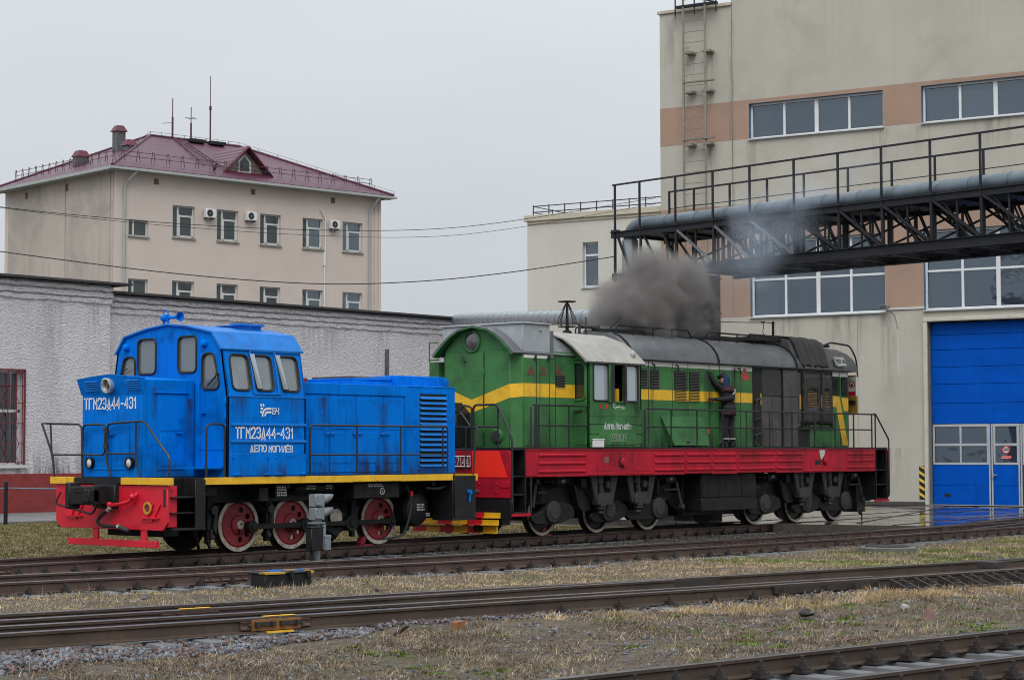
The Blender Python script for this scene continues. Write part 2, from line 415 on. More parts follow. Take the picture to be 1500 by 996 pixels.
# ---------------------------------------------------------------- stencil lettering: strokes on a 2 x 4 grid (x 0..1, y 0..1)
GL = {
 'Т': [[(0, 1), (1, 1)], [(.5, 1), (.5, 0)]], 'Г': [[(0, 0), (0, 1), (.9, 1)]], 'М': [[(0, 0), (0, 1), (.5, .45), (1, 1), (1, 0)]],
 '2': [[(0, .8), (.2, 1), (.8, 1), (1, .8), (1, .6), (0, 0), (1, 0)]], '3': [[(0, .85), (.2, 1), (.8, 1), (1, .85), (1, .65), (.75, .53), (.4, .53)], [(.75, .53), (1, .4), (1, .15), (.8, 0), (.2, 0), (0, .15)]],
 'Д': [[(0, -.12), (0, 0), (.15, .1), (.5, 1), (.85, .1), (1, 0), (1, -.12)], [(0, 0), (1, 0)]], '4': [[(.75, 0), (.75, 1), (0, .3), (1, .3)]],
 '-': [[(.1, .45), (.9, .45)]], '1': [[(.2, .75), (.6, 1), (.6, 0)]], 'Е': [[(1, 0), (0, 0), (0, 1), (1, 1)], [(0, .5), (.8, .5)]],
 'Ё': [[(1, 0), (0, 0), (0, 1), (1, 1)], [(0, .5), (.8, .5)], [(.2, 1.15), (.35, 1.15)], [(.65, 1.15), (.8, 1.15)]],
 'П': [[(0, 0), (0, 1), (1, 1), (1, 0)]], 'О': [[(0, .2), (0, .8), (.25, 1), (.75, 1), (1, .8), (1, .2), (.75, 0), (.25, 0), (0, .2)]],
 'И': [[(0, 1), (0, 0), (1, 1), (1, 0)]], 'Л': [[(0, 0), (.2, .15), (.5, 1), (1, 1), (1, 0)]], 'В': [[(0, 0), (0, 1), (.8, 1), (1, .85), (1, .65), (.8, .52), (0, .52)], [(.8, .52), (1, .38), (1, .15), (.8, 0), (0, 0)]],
 'Б': [[(.9, 1), (0, 1), (0, 0), (.8, 0), (1, .15), (1, .4), (.8, .55), (0, .55)]], 'Ч': [[(0, 1), (0, .6), (.2, .48), (1, .48)], [(1, 1), (1, 0)]],
 '5': [[(1, 1), (0, 1), (0, .55), (.75, .55), (1, .4), (1, .15), (.8, 0), (0, 0)]], '8': [[(.2, .53), (0, .68), (0, .85), (.2, 1), (.8, 1), (1, .85), (1, .68), (.8, .53), (.2, .53), (0, .38), (0, .15), (.2, 0), (.8, 0), (1, .15), (1, .38), (.8, .53)]],
 '6': [[(1, .85), (.8, 1), (.2, 1), (0, .8), (0, .2), (.2, 0), (.8, 0), (1, .2), (1, .4), (.8, .55), (0, .5)]], '9': [[(0, .15), (.2, 0), (.8, 0), (1, .2), (1, .8), (.8, 1), (.2, 1), (0, .8), (0, .6), (.2, .45), (1, .5)]],
 '7': [[(0, 1), (1, 1), (.4, 0)]], 'Э': [[(0, .8), (.2, 1), (.8, 1), (1, .8), (1, .2), (.8, 0), (.2, 0), (0, .2)], [(.4, .5), (1, .5)]],
 'о': [[(0, .2), (0, .5), (.25, .7), (.75, .7), (1, .5), (1, .2), (.75, 0), (.25, 0), (0, .2)]], 'г': [[(0, 0), (0, .7), (.9, .7)]],
 'и': [[(0, .7), (0, 0), (1, .7), (1, 0)]], 'л': [[(0, 0), (.3, .1), (.4, .7), (1, .7), (1, 0)]], 'е': [[(0, .35), (1, .35), (1, .55), (.75, .7), (.25, .7), (0, .5), (0, .2), (.25, 0), (.9, 0)]],
 'п': [[(0, 0), (0, .7), (1, .7), (1, 0)]], 'в': [[(0, 0), (0, .7), (.8, .7), (.95, .55), (.8, .37), (0, .37)], [(.8, .37), (1, .2), (.8, 0), (0, 0)]],
}
GL['ё'] = GL['е'] + [[(.2, .9), (.35, .9)], [(.65, .9), (.8, .9)]]
def lettering(name, text, o, ux, uz, width, height, mat, parent, stroke=.17, gap=.42, proud=.006, space=.7, hs=None):
    """raised stroke lettering; o = lower left corner, ux / uz unit directions, front faces ux x uz"""
    o, ux, uz = V3(o), V3(ux), V3(uz); nn = ux.cross(uz)
    adv = [space if ch == ' ' else (.7 if ch in '-1' else 1.0) for ch in text]
    tot = sum(adv) + gap * (len(text) - 1)
    cw = width / tot; x = 0; b = MB()
    sw = stroke * cw if stroke < 1 else stroke
    for ch, a in zip(text, adv):
        for st in GL.get(ch, []):
            q = [Vector((x + px * cw * a, py * height)) for px, py in st]
            n = len(q); L, R = [], []
            for i, p in enumerate(q):
                d1 = (q[i] - q[i - 1]).normalized() if i else None
                d2 = (q[i + 1] - q[i]).normalized() if i < n - 1 else None
                d = ((d1 or d2) + (d2 or d1))
                d = d.normalized() if d.length > 1e-6 else (d1 or d2)
                nrm = Vector((-d.y, d.x))
                k = 1 / max(.55, nrm.dot(Vector((-(d2 or d1).y, (d2 or d1).x))))
                e = Vector((0, 0))
                if i == 0: e = -(d2) * sw * .5
                if i == n - 1: e = d1 * sw * .5
                L.append(p + nrm * sw / 2 * k + e); R.append(p - nrm * sw / 2 * k + e)
            vs = [o + ux * p.x + uz * p.y + nn * proud for p in L + R]
            fs = [(n + i, n + i + 1, i + 1, i) for i in range(n - 1)]
            vs2 = [o + ux * p.x + uz * p.y for p in L + R]
            b.add(vs + vs2, fs + [(2 * n + i, i, i + 1, 2 * n + i + 1) for i in range(n - 1)] + [(n + i, 3 * n + i, 3 * n + i + 1, n + i + 1) for i in range(n - 1)])
        x += (a + gap) * cw
    return b.build(name, mat, parent, smooth=0)
def marks(b, o, ux, uz, w, h, rows, seed):
    """small unreadable stencil marks: rows of short dashes"""
    r = random.Random(seed); o, ux, uz = V3(o), V3(ux), V3(uz); nn = ux.cross(uz)
    for k in range(rows):
        x = r.uniform(0, .1) * w
        while x < w * .92:
            l = r.uniform(.06, .16) * w
            z0 = h * (1 - (k + .75) / rows); z1 = h * (1 - (k + .2) / rows)
            b.add([o + ux * x + uz * z0 + nn * .004, o + ux * (x + l) + uz * z0 + nn * .004, o + ux * (x + l) + uz * z1 + nn * .004, o + ux * x + uz * z1 + nn * .004], [(0, 1, 2, 3)])
            x += l + r.uniform(.03, .07) * w
# ================================================================ GROUND, PATHS, APRON
MT['asphalt'] = surf('grey_asphalt_path', (.16, .16, .165), .75, var=.2, vs_=1.2, dirt=(.09, .085, .075), damt=.5, dsc=.8, bump=.2, bsc=60)
MT['sleeper'] = surf('concrete_sleeper', (.135, .138, .145), .75, var=.25, vs_=4, dirt=(.09, .08, .075), damt=.7, dsc=3, bump=.15, bsc=30)
MT['rail'] = surf('rusty_rail_side', (.082, .048, .038), .6, var=.35, vs_=1.5, dirt=(.028, .02, .018), damt=.7, dsc=2, streak=.9, fleck=(.12, .10, .07), famt=.3, fsc=9, bump=.08, bsc=14)
MT['rail_mossy'] = surf('rail_side_with_dried_mud', (.066, .043, .030), .65, var=.35, vs_=1.4, dirt=(.026, .02, .018), damt=.7, dsc=2, streak=.9, fleck=(.10, .085, .05), famt=.4, fsc=7, bump=.08, bsc=14)
MT['rail_top'] = surf('worn_rail_head', (.15, .14, .145), .28, metal=.75, var=.25, vs_=3, dirt=(.07, .05, .04), damt=.6, dsc=3)
MT['fasten'] = surf('greasy_rail_fastening', (.030, .024, .022), .5, var=.4, vs_=9, bump=.1, bsc=30)

def soil_mat():
    m, t, b = new_mat('yard_soil')
    co = coords(t)
    n1 = noise_f(t, co, .55, 6, .62, .3); n2 = noise_f(t, co, 3.2, 6, .65); n3 = noise_f(t, co, 26, 5, .7)
    o = mixc(t, ramp(t, n2, .32, .68), (.05, .039, .03), (.21, .168, .125))
    o = mixc(t, ramp(t, n1, .48, .62), o, (.115, .098, .052))
    g = node(t, 'ShaderNodeMath', {0: ramp(t, noise_f(t, co, 1.1, 5, .6, .5), .54, .66), 1: ramp(t, n3, .42, .6)}, operation='MULTIPLY').outputs[0]
    o = mixc(t, g, o, (.075, .088, .024))
    n4 = noise_f(t, co, 60, 4, .7)
    o = mixc(t, node(t, 'ShaderNodeMath', {0: ramp(t, n4, .42, .62), 1: .7}, operation='MULTIPLY').outputs[0], o, (.035, .028, .022))
    o = mixc(t, node(t, 'ShaderNodeMath', {0: ramp(t, noise_f(t, co, 90, 3, .7), .60, .70), 1: .7}, operation='MULTIPLY').outputs[0], o, (.42, .36, .28))
    sp = node(t, 'ShaderNodeSeparateXYZ', {0: co})
    # oil-black cinders along the running track
    yy = node(t, 'ShaderNodeMath', {0: sp.outputs['Y'], 1: node(t, 'ShaderNodeMath', {0: n2, 1: 1.6}, operation='MULTIPLY').outputs[0]}, operation='ADD').outputs[0]
    a = node(t, 'ShaderNodeMapRange', {0: yy, 1: -3.6, 2: -2.4, 3: 0.0, 4: 1.0}).outputs[0]
    c = node(t, 'ShaderNodeMapRange', {0: yy, 1: 2.9, 2: 3.7, 3: 1.0, 4: 0.0}).outputs[0]
    f = node(t, 'ShaderNodeMath', {0: a, 1: c}, operation='MULTIPLY').outputs[0]
    o = mixc(t, f, o, mixc(t, ramp(t, n3, .35, .7), (.022, .019, .017), (.07, .06, .05)))
    t.links.new(o, b.inputs['Base Color'])
    b.inputs['Roughness'].default_value = .85
    b.inputs['Specular IOR Level'].default_value = .3
    bn = node(t, 'ShaderNodeBump', {'Height': noise_f(t, co, 34, 8, .75), 'Strength': .7, 'Distance': .05})
    t.links.new(bn.outputs[0], b.inputs['Normal'])
    return m
MT['soil'] = soil_mat()
def hgt(x, y):
    """gentle unevenness of the yard; flat under rails and buildings"""
    v = .022 * np.sin(x * .9 + 1.3 * np.sin(y * .6)) + .018 * np.sin(y * 1.7 + .8 * np.sin(x * 1.1)) + .010 * np.sin(x * 3.1 + y * 2.3) + .008 * np.sin(x * 5.3 - y * 4.1)
    return v
gx = np.unique(np.concatenate([np.linspace(-500, -40, 12), np.arange(-40, 20, .25), np.linspace(20, 500, 14)]))
gy = np.unique(np.concatenate([np.linspace(-500, -26, 10), np.arange(-26, 4, .2), np.linspace(4, 30, 40), np.linspace(30, 500, 12)]))
XX, YY = np.meshgrid(gx, gy)
ZG = -.215
fade = np.clip((20 - np.abs(XX + 10)) / 5, 0, 1) * np.clip((14 - np.abs(YY + 12)) / 3, 0, 1)
trench = lambda x, y: .11 * np.clip((1.45 - np.abs(y + 19.42 + .137 * (x + 22.0))) / .3, 0, 1)
ZZ = ZG + hgt(XX, YY) * fade - trench(XX, YY)
nxg, nyg = len(gx), len(gy)
idx = np.arange(nxg * nyg).reshape(nyg, nxg)
quads = np.stack([idx[:-1, :-1], idx[:-1, 1:], idx[1:, 1:], idx[1:, :-1]], -1).reshape(-1, 4)
def np_mesh(name, verts, faces, mats, smooth=True, attr=None):
    me = bpy.data.meshes.new(name); k = faces.shape[1]
    me.vertices.add(len(verts)); me.vertices.foreach_set('co', np.asarray(verts, np.float32).ravel())
    me.loops.add(faces.size); me.loops.foreach_set('vertex_index', np.asarray(faces, np.int32).ravel())
    me.polygons.add(len(faces)); me.polygons.foreach_set('loop_start', np.arange(0, faces.size, k, dtype=np.int32))
    if attr is not None:
        a = me.attributes.new('tint', 'FLOAT', 'POINT'); a.data.foreach_set('value', np.asarray(attr, np.float32))
    me.update(calc_edges=True); me.validate()
    if smooth: me.polygons.foreach_set('use_smooth', np.ones(len(faces), bool))
    for m_ in mats: me.materials.append(MT[m_] if isinstance(m_, str) else m_)
    ob = bpy.data.objects.new(name, me); C.objects.link(ob); ORG[ob.name] = (0, 0, 0)
    return ob
G = np_mesh('ground', np.stack([XX, YY, ZZ], -1).reshape(-1, 3), quads, ['soil'])
tag(G, kind='structure')
b = MB().box(-60, 60, 20.3, 27.2, -.4, -.17); tag(b.build('path', 'asphalt', None), kind='structure')

def wet_mat():
    m, t, b = new_mat('wet_concrete')
    co = coords(t)
    n1 = noise_f(t, co, .35, 5, .6, .6); n2 = noise_f(t, co, 2.4, 6, .65)
    o = mixc(t, ramp(t, n2, .3, .7), (.10, .095, .085), (.19, .18, .155))
    w_ = ramp(t, n1, .40, .52)
    o = mixc(t, w_, o, (.055, .052, .048))
    t.links.new(o, b.inputs['Base Color'])
    r = node(t, 'ShaderNodeMapRange', {0: w_, 1: 0, 2: 1, 3: .22, 4: .03}).outputs[0]
    t.links.new(r, b.inputs['Roughness'])
    b.inputs['Specular IOR Level'].default_value = .8
    b.inputs['IOR'].default_value = 1.55
    bn = node(t, 'ShaderNodeBump', {'Height': noise_f(t, co, 3, 4, .6), 'Strength': .03, 'Distance': .02})
    t.links.new(bn.outputs[0], b.inputs['Normal'])
    return m
MT['wet'] = wet_mat()
MT['kerb'] = surf('dark_wet_kerb', (.06, .052, .046), .5, var=.3, vs_=3, bump=.1)
AP = [(7.4, -1.0), (8.6, -5.2), (17.5, -3.4), (23, -14), (27.6, -12), (24.3, 10.5), (22.5, 18), (9.0, 16.0), (8.0, 3.0)]
b = MB().prism(AP, 'z', -.3, -.022); APR = b.build('concrete_apron', 'wet', None, smooth=0); tag(APR, kind='structure')
b = MB()
for p, q in zip(AP[0:2], AP[1:3]):
    b.bar((p[0], p[1], -.10), (q[0], q[1], -.10), .16, .2)
tag(b.build('apron_kerb', 'kerb', None), kind='structure')
# rails let into the apron
def groove(p0, p1, nm='embedded_rail'):
    P0, P1 = Vector(p0), Vector(p1); d = (P1 - P0).normalized(); n = Vector((-d.y, d.x)) * .06
    b = MB(); vs = [P0 - n, P1 - n, P1 + n, P0 + n]
    b.add([(v.x, v.y, -.018) for v in vs], [(0, 1, 2, 3)])
    b.add([(v.x, v.y, -.012) for v in (P0 - n * .45, P1 - n * .45, P1 + n * .45, P0 + n * .45)], [(0, 1, 2, 3)])
    b.m[-1] = 1
    o = MB(); o.v, o.f, o.m = b.v, b.f, b.m
    ob = o.build(nm, ['fasten', 'rail'], None, smooth=0); tag(ob, kind='structure')
    return ob
for a_, c_ in (((8.2, -.80), (25.0, .6)), ((8.2, .76), (25.0, 2.1)), ((9.0, -3.6), (25.2, -1.6)), ((9.6, -2.2), (25.2, 3.3)), ((12.5, -3.9), (25.4, -3.2)), ((9.2, 4.8), (24.0, 9.6)), ((9.4, 3.2), (24.6, 6.9))):
    groove(a_, c_)

# ================================================================ TRACKS
RP = [(-.075, 0), (.075, 0), (.075, .012), (.012, .03), (.009, .128), (.034, .142), (.0365, .172), (.028, .18), (-.028, .18), (-.0365, .172), (-.034, .142), (-.009, .128), (-.012, .03), (-.075, .012)]
def sweep_rail(path, parent, side='rail', name='rail', step=.6, zt=0.0):
    P = [Vector((p[0], p[1])) for p in path]
    vs, fs, ms = [], [], []; n = len(RP); N = len(P)
    for i, p in enumerate(P):
        d = (P[min(i + 1, N - 1)] - P[max(i - 1, 0)]).normalized(); nn = Vector((-d.y, d.x))
        for a, h in RP: vs.append((p.x + nn.x * a, p.y + nn.y * a, zt - .18 + h))
    for i in range(N - 1):
        for j in range(n):
            fs.append((i * n + j, (i + 1) * n + j, (i + 1) * n + (j + 1) % n, i * n + (j + 1) % n)); ms.append(1 if j in (6, 7, 8) else 0)
    fs += [tuple(range(n)), tuple(reversed(range((N - 1) * n, N * n)))]; ms += [0, 0]
    b = MB(); b.v, b.f, b.m = vs, [tuple(reversed(f)) for f in fs], ms
    return b.build(name, [side, 'rail_top'], parent, smooth=30)
def curve(pts, step=.8):
    """smooth x-y path through the points (monotone in x)"""
    x = np.array([p[0] for p in pts]); y = np.array([p[1] for p in pts])
    sm = smooth_path([(a, c, 0) for a, c in pts], 12)
    return [(p.x, p.y) for p in sm]
def y_at(path, x):
    xs = [p[0] for p in path]; ys = [p[1] for p in path]
    return float(np.interp(x, xs, ys))
SLP = MB().box(-.125, .125, -1.35, 1.35, -.20, -.02); SLP.box(-.10, .10, -1.34, 1.34, -.02, .0)
def sleeper_proto(parent, hl=1.35):
    b = MB().prism([(-.15, -.2), (.15, -.2), (.11, -.006), (-.11, -.006)], 'y', -hl, hl)
    o = b.build('sleeper', 'sleeper', parent, bev=.01); return o
def fastening_proto(parent):
    b = MB().box(-.075, .075, -.19, .19, 0, .016)
    for s in (-1, 1):
        b.box(-.055, .055, s * .07, s * .16, .016, .042); b.cyl((0, s * .115, .03), (0, s * .115, .135), .018, n=6); b.cyl((0, s * .115, .055), (0, s * .115, .095), .034, n=6); b.cyl((0, s * .115, .04), (0, s * .115, .055), .042, n=8)
        b.box(-.045, .045, s * .05, s * .12, .042, .056)
    return b.build('fastening', 'fasten', parent, smooth=0)
def lay(T, rails_, x0, x1, sp, rot_of, near, ctr, hl=1.35, side='rail', zs=-.186, fast=True):
    """sleepers along the centre line and fastenings along each rail"""
    s0 = sleeper_proto(T, hl); f0 = fastening_proto(T) if fast else None; first = True; ffirst = True
    x = x0; r = random.Random(int(x0 * 10) + 3)
    while x < x1:
        a = rot_of(x); yc = y_at(ctr, x); j = r.uniform(-.04, .04)
        if first: o = s0; first = False
        else: o = copy_ob(s0, T)
        o.location = (x + j, yc, zs + r.uniform(-.008, .004)); o.rotation_euler = (0, 0, a + r.uniform(-.02, .02))
        if fast:
            for rl in rails_:
                if rl is None or not (rl[0][0] <= x <= rl[-1][0]): continue
                if ffirst: o = f0; ffirst = False
                else: o = copy_ob(f0, T)
                yr = y_at(rl, x); k = (yr - yc)
                o.location = (x + j - math.tan(a) * k * 1.0, y_at(rl, x - math.tan(a) * k), -.182); o.rotation_euler = (0, 0, a)
        x += sp
def shift(path, d):
    out = []
    for i, p in enumerate(path):
        q0, q1 = Vector(path[max(i - 1, 0)]), Vector(path[min(i + 1, len(path) - 1)]); t = (q1 - q0).normalized()
        out.append((p[0] - t.y * d, p[1] + t.x * d))
    return out
def plates(parent, path, xs, y_side, L=.8, mat='rail', name='fishplate', paint=False):
    for x in xs:
        y = y_at(path, x); a = math.atan2(y_at(path, x + .4) - y_at(path, x - .4), .8)
        b = MB().prism([(y_side * .012, -.145), (y_side * .05, -.14), (y_side * .05, -.125), (y_side * .03, -.1), (y_side * .03, -.075), (y_side * .045, -.05), (y_side * .03, -.042), (y_side * .012, -.045)], 'x', -L / 2, L / 2)
        for k in range(4): b.cyl((-L * .38 + k * L * .25, y_side * .03, -.088), (-L * .38 + k * L * .25, y_side * .075, -.088), .017, n=6)
        o = b.build(name, mat, None); o.parent = parent; o.location = (x, y + o.location.y, o.location.z); o.rotation_euler = (0, 0, a)

# 1: track under the locomotives
T1 = thing('railway_track', 'oily railway track under the blue and green locomotives', 'railway track', (0, 0, -.2), local=False)
ORG[T1.name] = (0, 0, 0); T1.location = (0, 0, 0)
p1 = [(x, -.80) for x in np.arange(-60, 9.01, 3)]; p1f = [(x, .80) for x in np.arange(-60, 9.01, 3)]
sweep_rail(p1, T1); sweep_rail(p1f, T1)
lay(T1, (p1,), -20, 7.6, .56, lambda x: 0, None, [(-60, 0), (60, 0)], 1.3, zs=-.20)
plates(T1, p1, (-16.6,), -1)
# 2: the next track, with a branch leaving for the depot
n3 = curve([(-60, 2.4), (-40, -1.0), (-28, -3.05), (-19, -4.55), (-13, -5.58), (-9.3, -6.1), (-4, -6.48), (1.6, -6.72), (10, -6.80), (24, -6.8), (60, -6.8)])
c2 = shift(n3, .80); f3 = shift(n3, 1.60)
T2 = thing('railway_track', 'rusty railway track between the locomotives and the strip of dry grass, beside the dwarf signal', 'railway track', (0, 0, 0))
slope = lambda path: (lambda x: math.atan2(y_at(path, x + .5) - y_at(path, x - .5), 1.0))
sweep_rail(n3, T2); sweep_rail(f3, T2)
lay(T2, (n3, f3), -23, 17, .57, slope(n3), None, c2, 1.38)
plates(T2, n3, (-15.25, 1.35), -1); plates(T2, f3, (-14.5, -.6), -1)
br = curve([(4.0, y_at(f3, 4.0) - .02), (8, -5.02), (11.5, -4.66), (15.1, -4.1), (20, -3.0), (26, -1.2)])
br2 = curve([(7.6, -6.55), (9.4, -6.2), (12, -5.75), (15.6, -5.3)])
sweep_rail(br, T2, name='branch_rail'); sweep_rail(br2, T2, name='branch_rail')
b = MB().box(7.2, 8.0, -6.62, -6.5, -.15, -.03); b.build('frog_block', 'fasten', T2, bev=.01)
b = MB(); b.add([(-15.4, y_at(n3, -15.4) + .01, .004), (-14.9, y_at(n3, -14.9) + .01, .004), (-14.9, y_at(n3, -14.9) + .035, .004), (-15.4, y_at(n3, -15.4) + .035, .004)], [(0, 1, 2, 3)])
b.build('paint_mark', 'yellow', T2, smooth=0)
# 3: foreground turnout: two stock rails and two closing blades
f1 = curve([(-60, 1.5), (-40, -4.6), (-30, -7.35), (-22.2, -9.25), (-17.7, -10.32), (-12, -11.66), (-8.2, -12.4), (-3.6, -13.28), (10, -15.6), (40, -20.6)])
f4 = shift(f1, -1.62)
f4 = curve([(-60, 1.5 - 5.2), (-40, -8.0), (-30, -10.05), (-23.8, -11.32), (-19.5, -12.16), (-14, -13.2), (-10.7, -13.86), (-6.3, -14.62), (0, -15.72), (10, -17.5), (40, -23)])
f2 = curve([(-60, -1.4 - 1.6), (-40, -6.2), (-30, -8.5), (-22.8, -9.93), (-20.8, -10.33), (-18.1, -10.80), (-15.3, -11.27), (-12, -11.80)])
f3b = curve([(-60, -.2), (-40, -6.2 + .1), (-30, -8.9), (-23.3, -10.58), (-21.3, -11.07), (-19.1, -11.6), (-16.5, -12.25), (-13.4, -12.95), (-9.5, -13.76)])
T3 = thing('railway_turnout', 'foreground turnout with two pairs of dark rails closing together and yellow painted joints', 'railway track', (0, 0, 0))
sweep_rail(f1, T3, 'rail_mossy'); sweep_rail(f4, T3, 'rail_mossy')
cl1 = [p for p in f2 if p[0] < -12.0]; cl2 = [p for p in f3b if p[0] < -9.6]
sweep_rail(cl1, T3, name='blade_rail', side='rail_mossy'); sweep_rail(cl2, T3, name='blade_rail', side='rail_mossy')
cc = [((a[0] + c[0]) / 2, (a[1] + c[1]) / 2) for a, c in zip(f1, f4)]
ccx = [(x, (y_at(f1, x) + y_at(f4, x)) / 2) for x in np.arange(-60, 38, 1.0)]
lay(T3, (None,), -28, 12, .62, slope(f4), None, ccx, 1.62, zs=-.192, fast=False)
plates(T3, f4, (-20.45,), -1, .95, 'rail'); plates(T3, f2, (-20.4,), -1, .8, 'rail')
MT['rust_yellow'] = surf('rusty_yellow_fishplate', (.24, .11, .03), .7, var=.3, vs_=5, dirt=(.06, .03, .02), damt=.7, dsc=6)
def on_rail(path, x, y_off, z, L, w, h, mat, name, parent):
    y = y_at(path, x); a = math.atan2(y_at(path, x + .4) - y_at(path, x - .4), .8)
    b = MB().box(-L / 2, L / 2, y_off - w / 2, y_off + w / 2, z, z + h)
    o = b.build(name, mat, None); o.parent = parent; o.location = (x, y, z); o.rotation_euler = (0, 0, a)
    for v in o.data.vertices: v.co.y += y_off
    return o
on_rail(f4, -20.45, -.048, -.155, .66, .03, .13, 'rust_yellow', 'joint_block', T3)
for dx in (-.16, .17):
    on_rail(f4, -20.45 + dx, -.075, -.10, .26, .03, .045, 'fasten', 'joint_bolt_bar', T3)
    for k in (-.11, .10): on_rail(f4, -20.45 + dx + k, -.095, -.11, .05, .05, .06, 'fasten', 'joint_bolt', T3)
for dx in (-.11, .11):
    on_rail(f4, -20.38 + dx, 0, .001, .20, .07, .006, 'yellow', 'paint_mark', T3); on_rail(f2, -20.32 + dx, 0, .001, .20, .07, .006, 'yellow', 'paint_mark', T3)
on_rail(f4, -20.42, -.07, -.185, .36, .08, .02, 'yellow', 'paint_mark', T3)
for x in (-12.0, -10.9): on_rail(f4, x + .3, -.045, -.14, 1.1, .05, .10, 'fasten', 'joint_block', T3)
on_rail(f1, -11.6, -.045, -.14, 1.0, .05, .10, 'fasten', 'joint_block', T3)
# slide chairs and braces along the near stock rail on the right, spikes on the left
bp = MB().box(-.16, .16, -.52, .05, .0, .02)
for s in (-1, 1): bp.add([(s * .10 - .016, -.46, .02), (s * .10 + .016, -.46, .02), (s * .10 + .016, -.10, .15), (s * .10 - .016, -.10, .15), (s * .10 - .016, -.10, .02), (s * .10 + .016, -.10, .02)], [(0, 1, 2, 3), (0, 4, 5, 1), (0, 3, 4), (1, 5, 2), (3, 2, 5, 4)])
bp.box(-.06, .06, -.40, -.12, .02, .06); bp.cyl((0, -.30, .06), (0, -.30, .12), .03, n=6); bp.cyl((0, -.18, .06), (0, -.18, .13), .03, n=6)
bp.v = [(v[0] * 1.15, v[1] * 1.1, v[2] * 1.1) for v in bp.v]
B0 = bp.build('slide_chair', 'fasten', T3, smooth=0); first = True
x = -9.7
while x < 8:
    o = B0 if first else copy_ob(B0, T3); first = False
    a = slope(f4)(x); o.location = (x, y_at(f4, x), -.185); o.rotation_euler = (0, 0, a); x += .57
F0 = fastening_proto(T3); first = True
for x in (-16.2, -15.2, -14.3, -13.45, -12.7, -12.1, -11.2, -10.6, -10.1):
    o = F0 if first else copy_ob(F0, T3); first = False
    o.location = (x, y_at(f4, x), -.182); o.rotation_euler = (0, 0, slope(f4)(x))
# tie plate in the frog area
b = MB().box(-5.4, -5.0, -13.65, -13.3, -.1, .02); b.box(-5.15, -4.0, -13.5, -13.46, -.02, .0); b.build('point_lock', 'fasten', T3, bev=.02)
# 4: the nearest track
a4 = [(x, -18.62 - .137 * (x + 22.0)) for x in np.arange(-60, 40, 2.0)]
b4 = shift(a4, -1.60); c4_ = shift(a4, -.80)
T4 = thing('railway_track', 'nearest railway track crossing the lower right corner with grey sleepers and tall bolts', 'railway track', (0, 0, 0))
sweep_rail(a4, T4, 'rail_mossy'); sweep_rail(b4, T4, 'rail_mossy')
lay(T4, (a4, b4), -27, -9, .56, slope(a4), None, c4_, 1.38)
for o in T4.children:
    if o.name.startswith('fastening'): o.scale = (1.2, 1.1, 1.2)
# ================================================================ DEPOT BUILDING (local x along the facade, y into the building)
MT['plaster'] = surf('grey_beige_plaster', (.455, .43, .375), .85, var=.10, vs_=.35, dirt=(.33, .305, .25), damt=.55, dsc=.55, streak=.55, bump=.25, bsc=45, dthr=.5)
MT['plaster_pink'] = surf('pinkish_brown_plaster', (.36, .24, .18), .85, var=.12, vs_=.5, dirt=(.27, .18, .135), damt=.6, dsc=.7, streak=.5, bump=.25, bsc=45)
MT['plaster_annex'] = surf('pale_beige_plaster', (.54, .52, .465), .85, var=.06, vs_=.3, dirt=(.44, .40, .32), damt=.4, dsc=.5, streak=.35, bump=.15, bsc=45)
MT['cornice'] = surf('beige_cornice', (.50, .46, .36), .7, var=.1, dirt=(.25, .22, .17), damt=.4, dsc=1.5)
MT['gate_blue'] = surf('blue_gate_panel', (.0, .082, .48), .45, var=.10, vs_=1.2, dirt=(.002, .04, .22), damt=.55, dsc=1.1, streak=.6, spec=.08, bump=.05, bsc=2)
MT['gate_frame'] = surf('light_grey_gate_frame', (.46, .48, .50), .4, metal=.2, var=.1)
MT['frame_beige'] = surf('beige_gate_frame', (.52, .50, .43), .6, var=.12, dirt=(.3, .28, .23), damt=.5, dsc=1.5, streak=.5)
MT['ladder'] = surf('weathered_ladder_paint', (.24, .23, .19), .6, var=.2, dirt=(.12, .08, .05), damt=.7, dsc=4)
MT['lintel_blue'] = surf('blue_window_reveal', (.05, .13, .22), .6, var=.2)
MT['hazard_y'] = surf('hazard_yellow', (.75, .5, .05), .55, var=.15)
FR = -1.417
DP = thing('depot_building', 'tall beige depot hall with pinkish bands, ribbon windows and a blue gate', 'building', (25.379, 4.132, 0), FR, local=True)
UL, UR = -10.46, 15.0
HUP = 24.0
LOWZ = 18.55
wins_up = [(-6.77, -1.53), (-.11, 5.13), (6.5, 11.7)]
wins_lo = wins_up
ZU, ZL = (13.44, 14.77), (6.82, 9.64)
GU0, GU1, GH = 0.0, 5.25, 6.40
outer = [(UL, -.3), (GU0, -.3), (GU0, GH), (GU1, GH), (GU1, -.3), (UR, -.3), (UR, HUP), (-7.42, HUP), (-7.42, LOWZ), (UL, LOWZ)]
holes = [rect(a, c, *ZU) for a, c in wins_up] + [rect(a, c, *ZL) for a, c in wins_lo]
b = MB().panel((0, 0, 0), XA, ZA, outer, holes, .45)
b.box(UL, UL + .4, .45, 14, -.3, LOWZ); b.box(UR - .4, UR, .45, 14, -.3, HUP); b.box(UL, UR, 13.6, 14, -.3, LOWZ)
b.box(-7.42, -7.0, .45, 14, LOWZ, HUP)
b.build('wall', 'plaster', DP, smooth=0)
b = MB().box(UL + .4, -7.42, .45, 13.6, LOWZ - .5, LOWZ - .3); b.box(-7.0, UR - .4, .45, 13.6, HUP - .5, HUP - .3); b.build('roof', 'grey_dark', DP)
b = MB().box(UL - .08, -7.44, -.08, .5, LOWZ, LOWZ + .12); b.build('parapet_cap', 'cornice', DP, bev=.01)
b = MB()
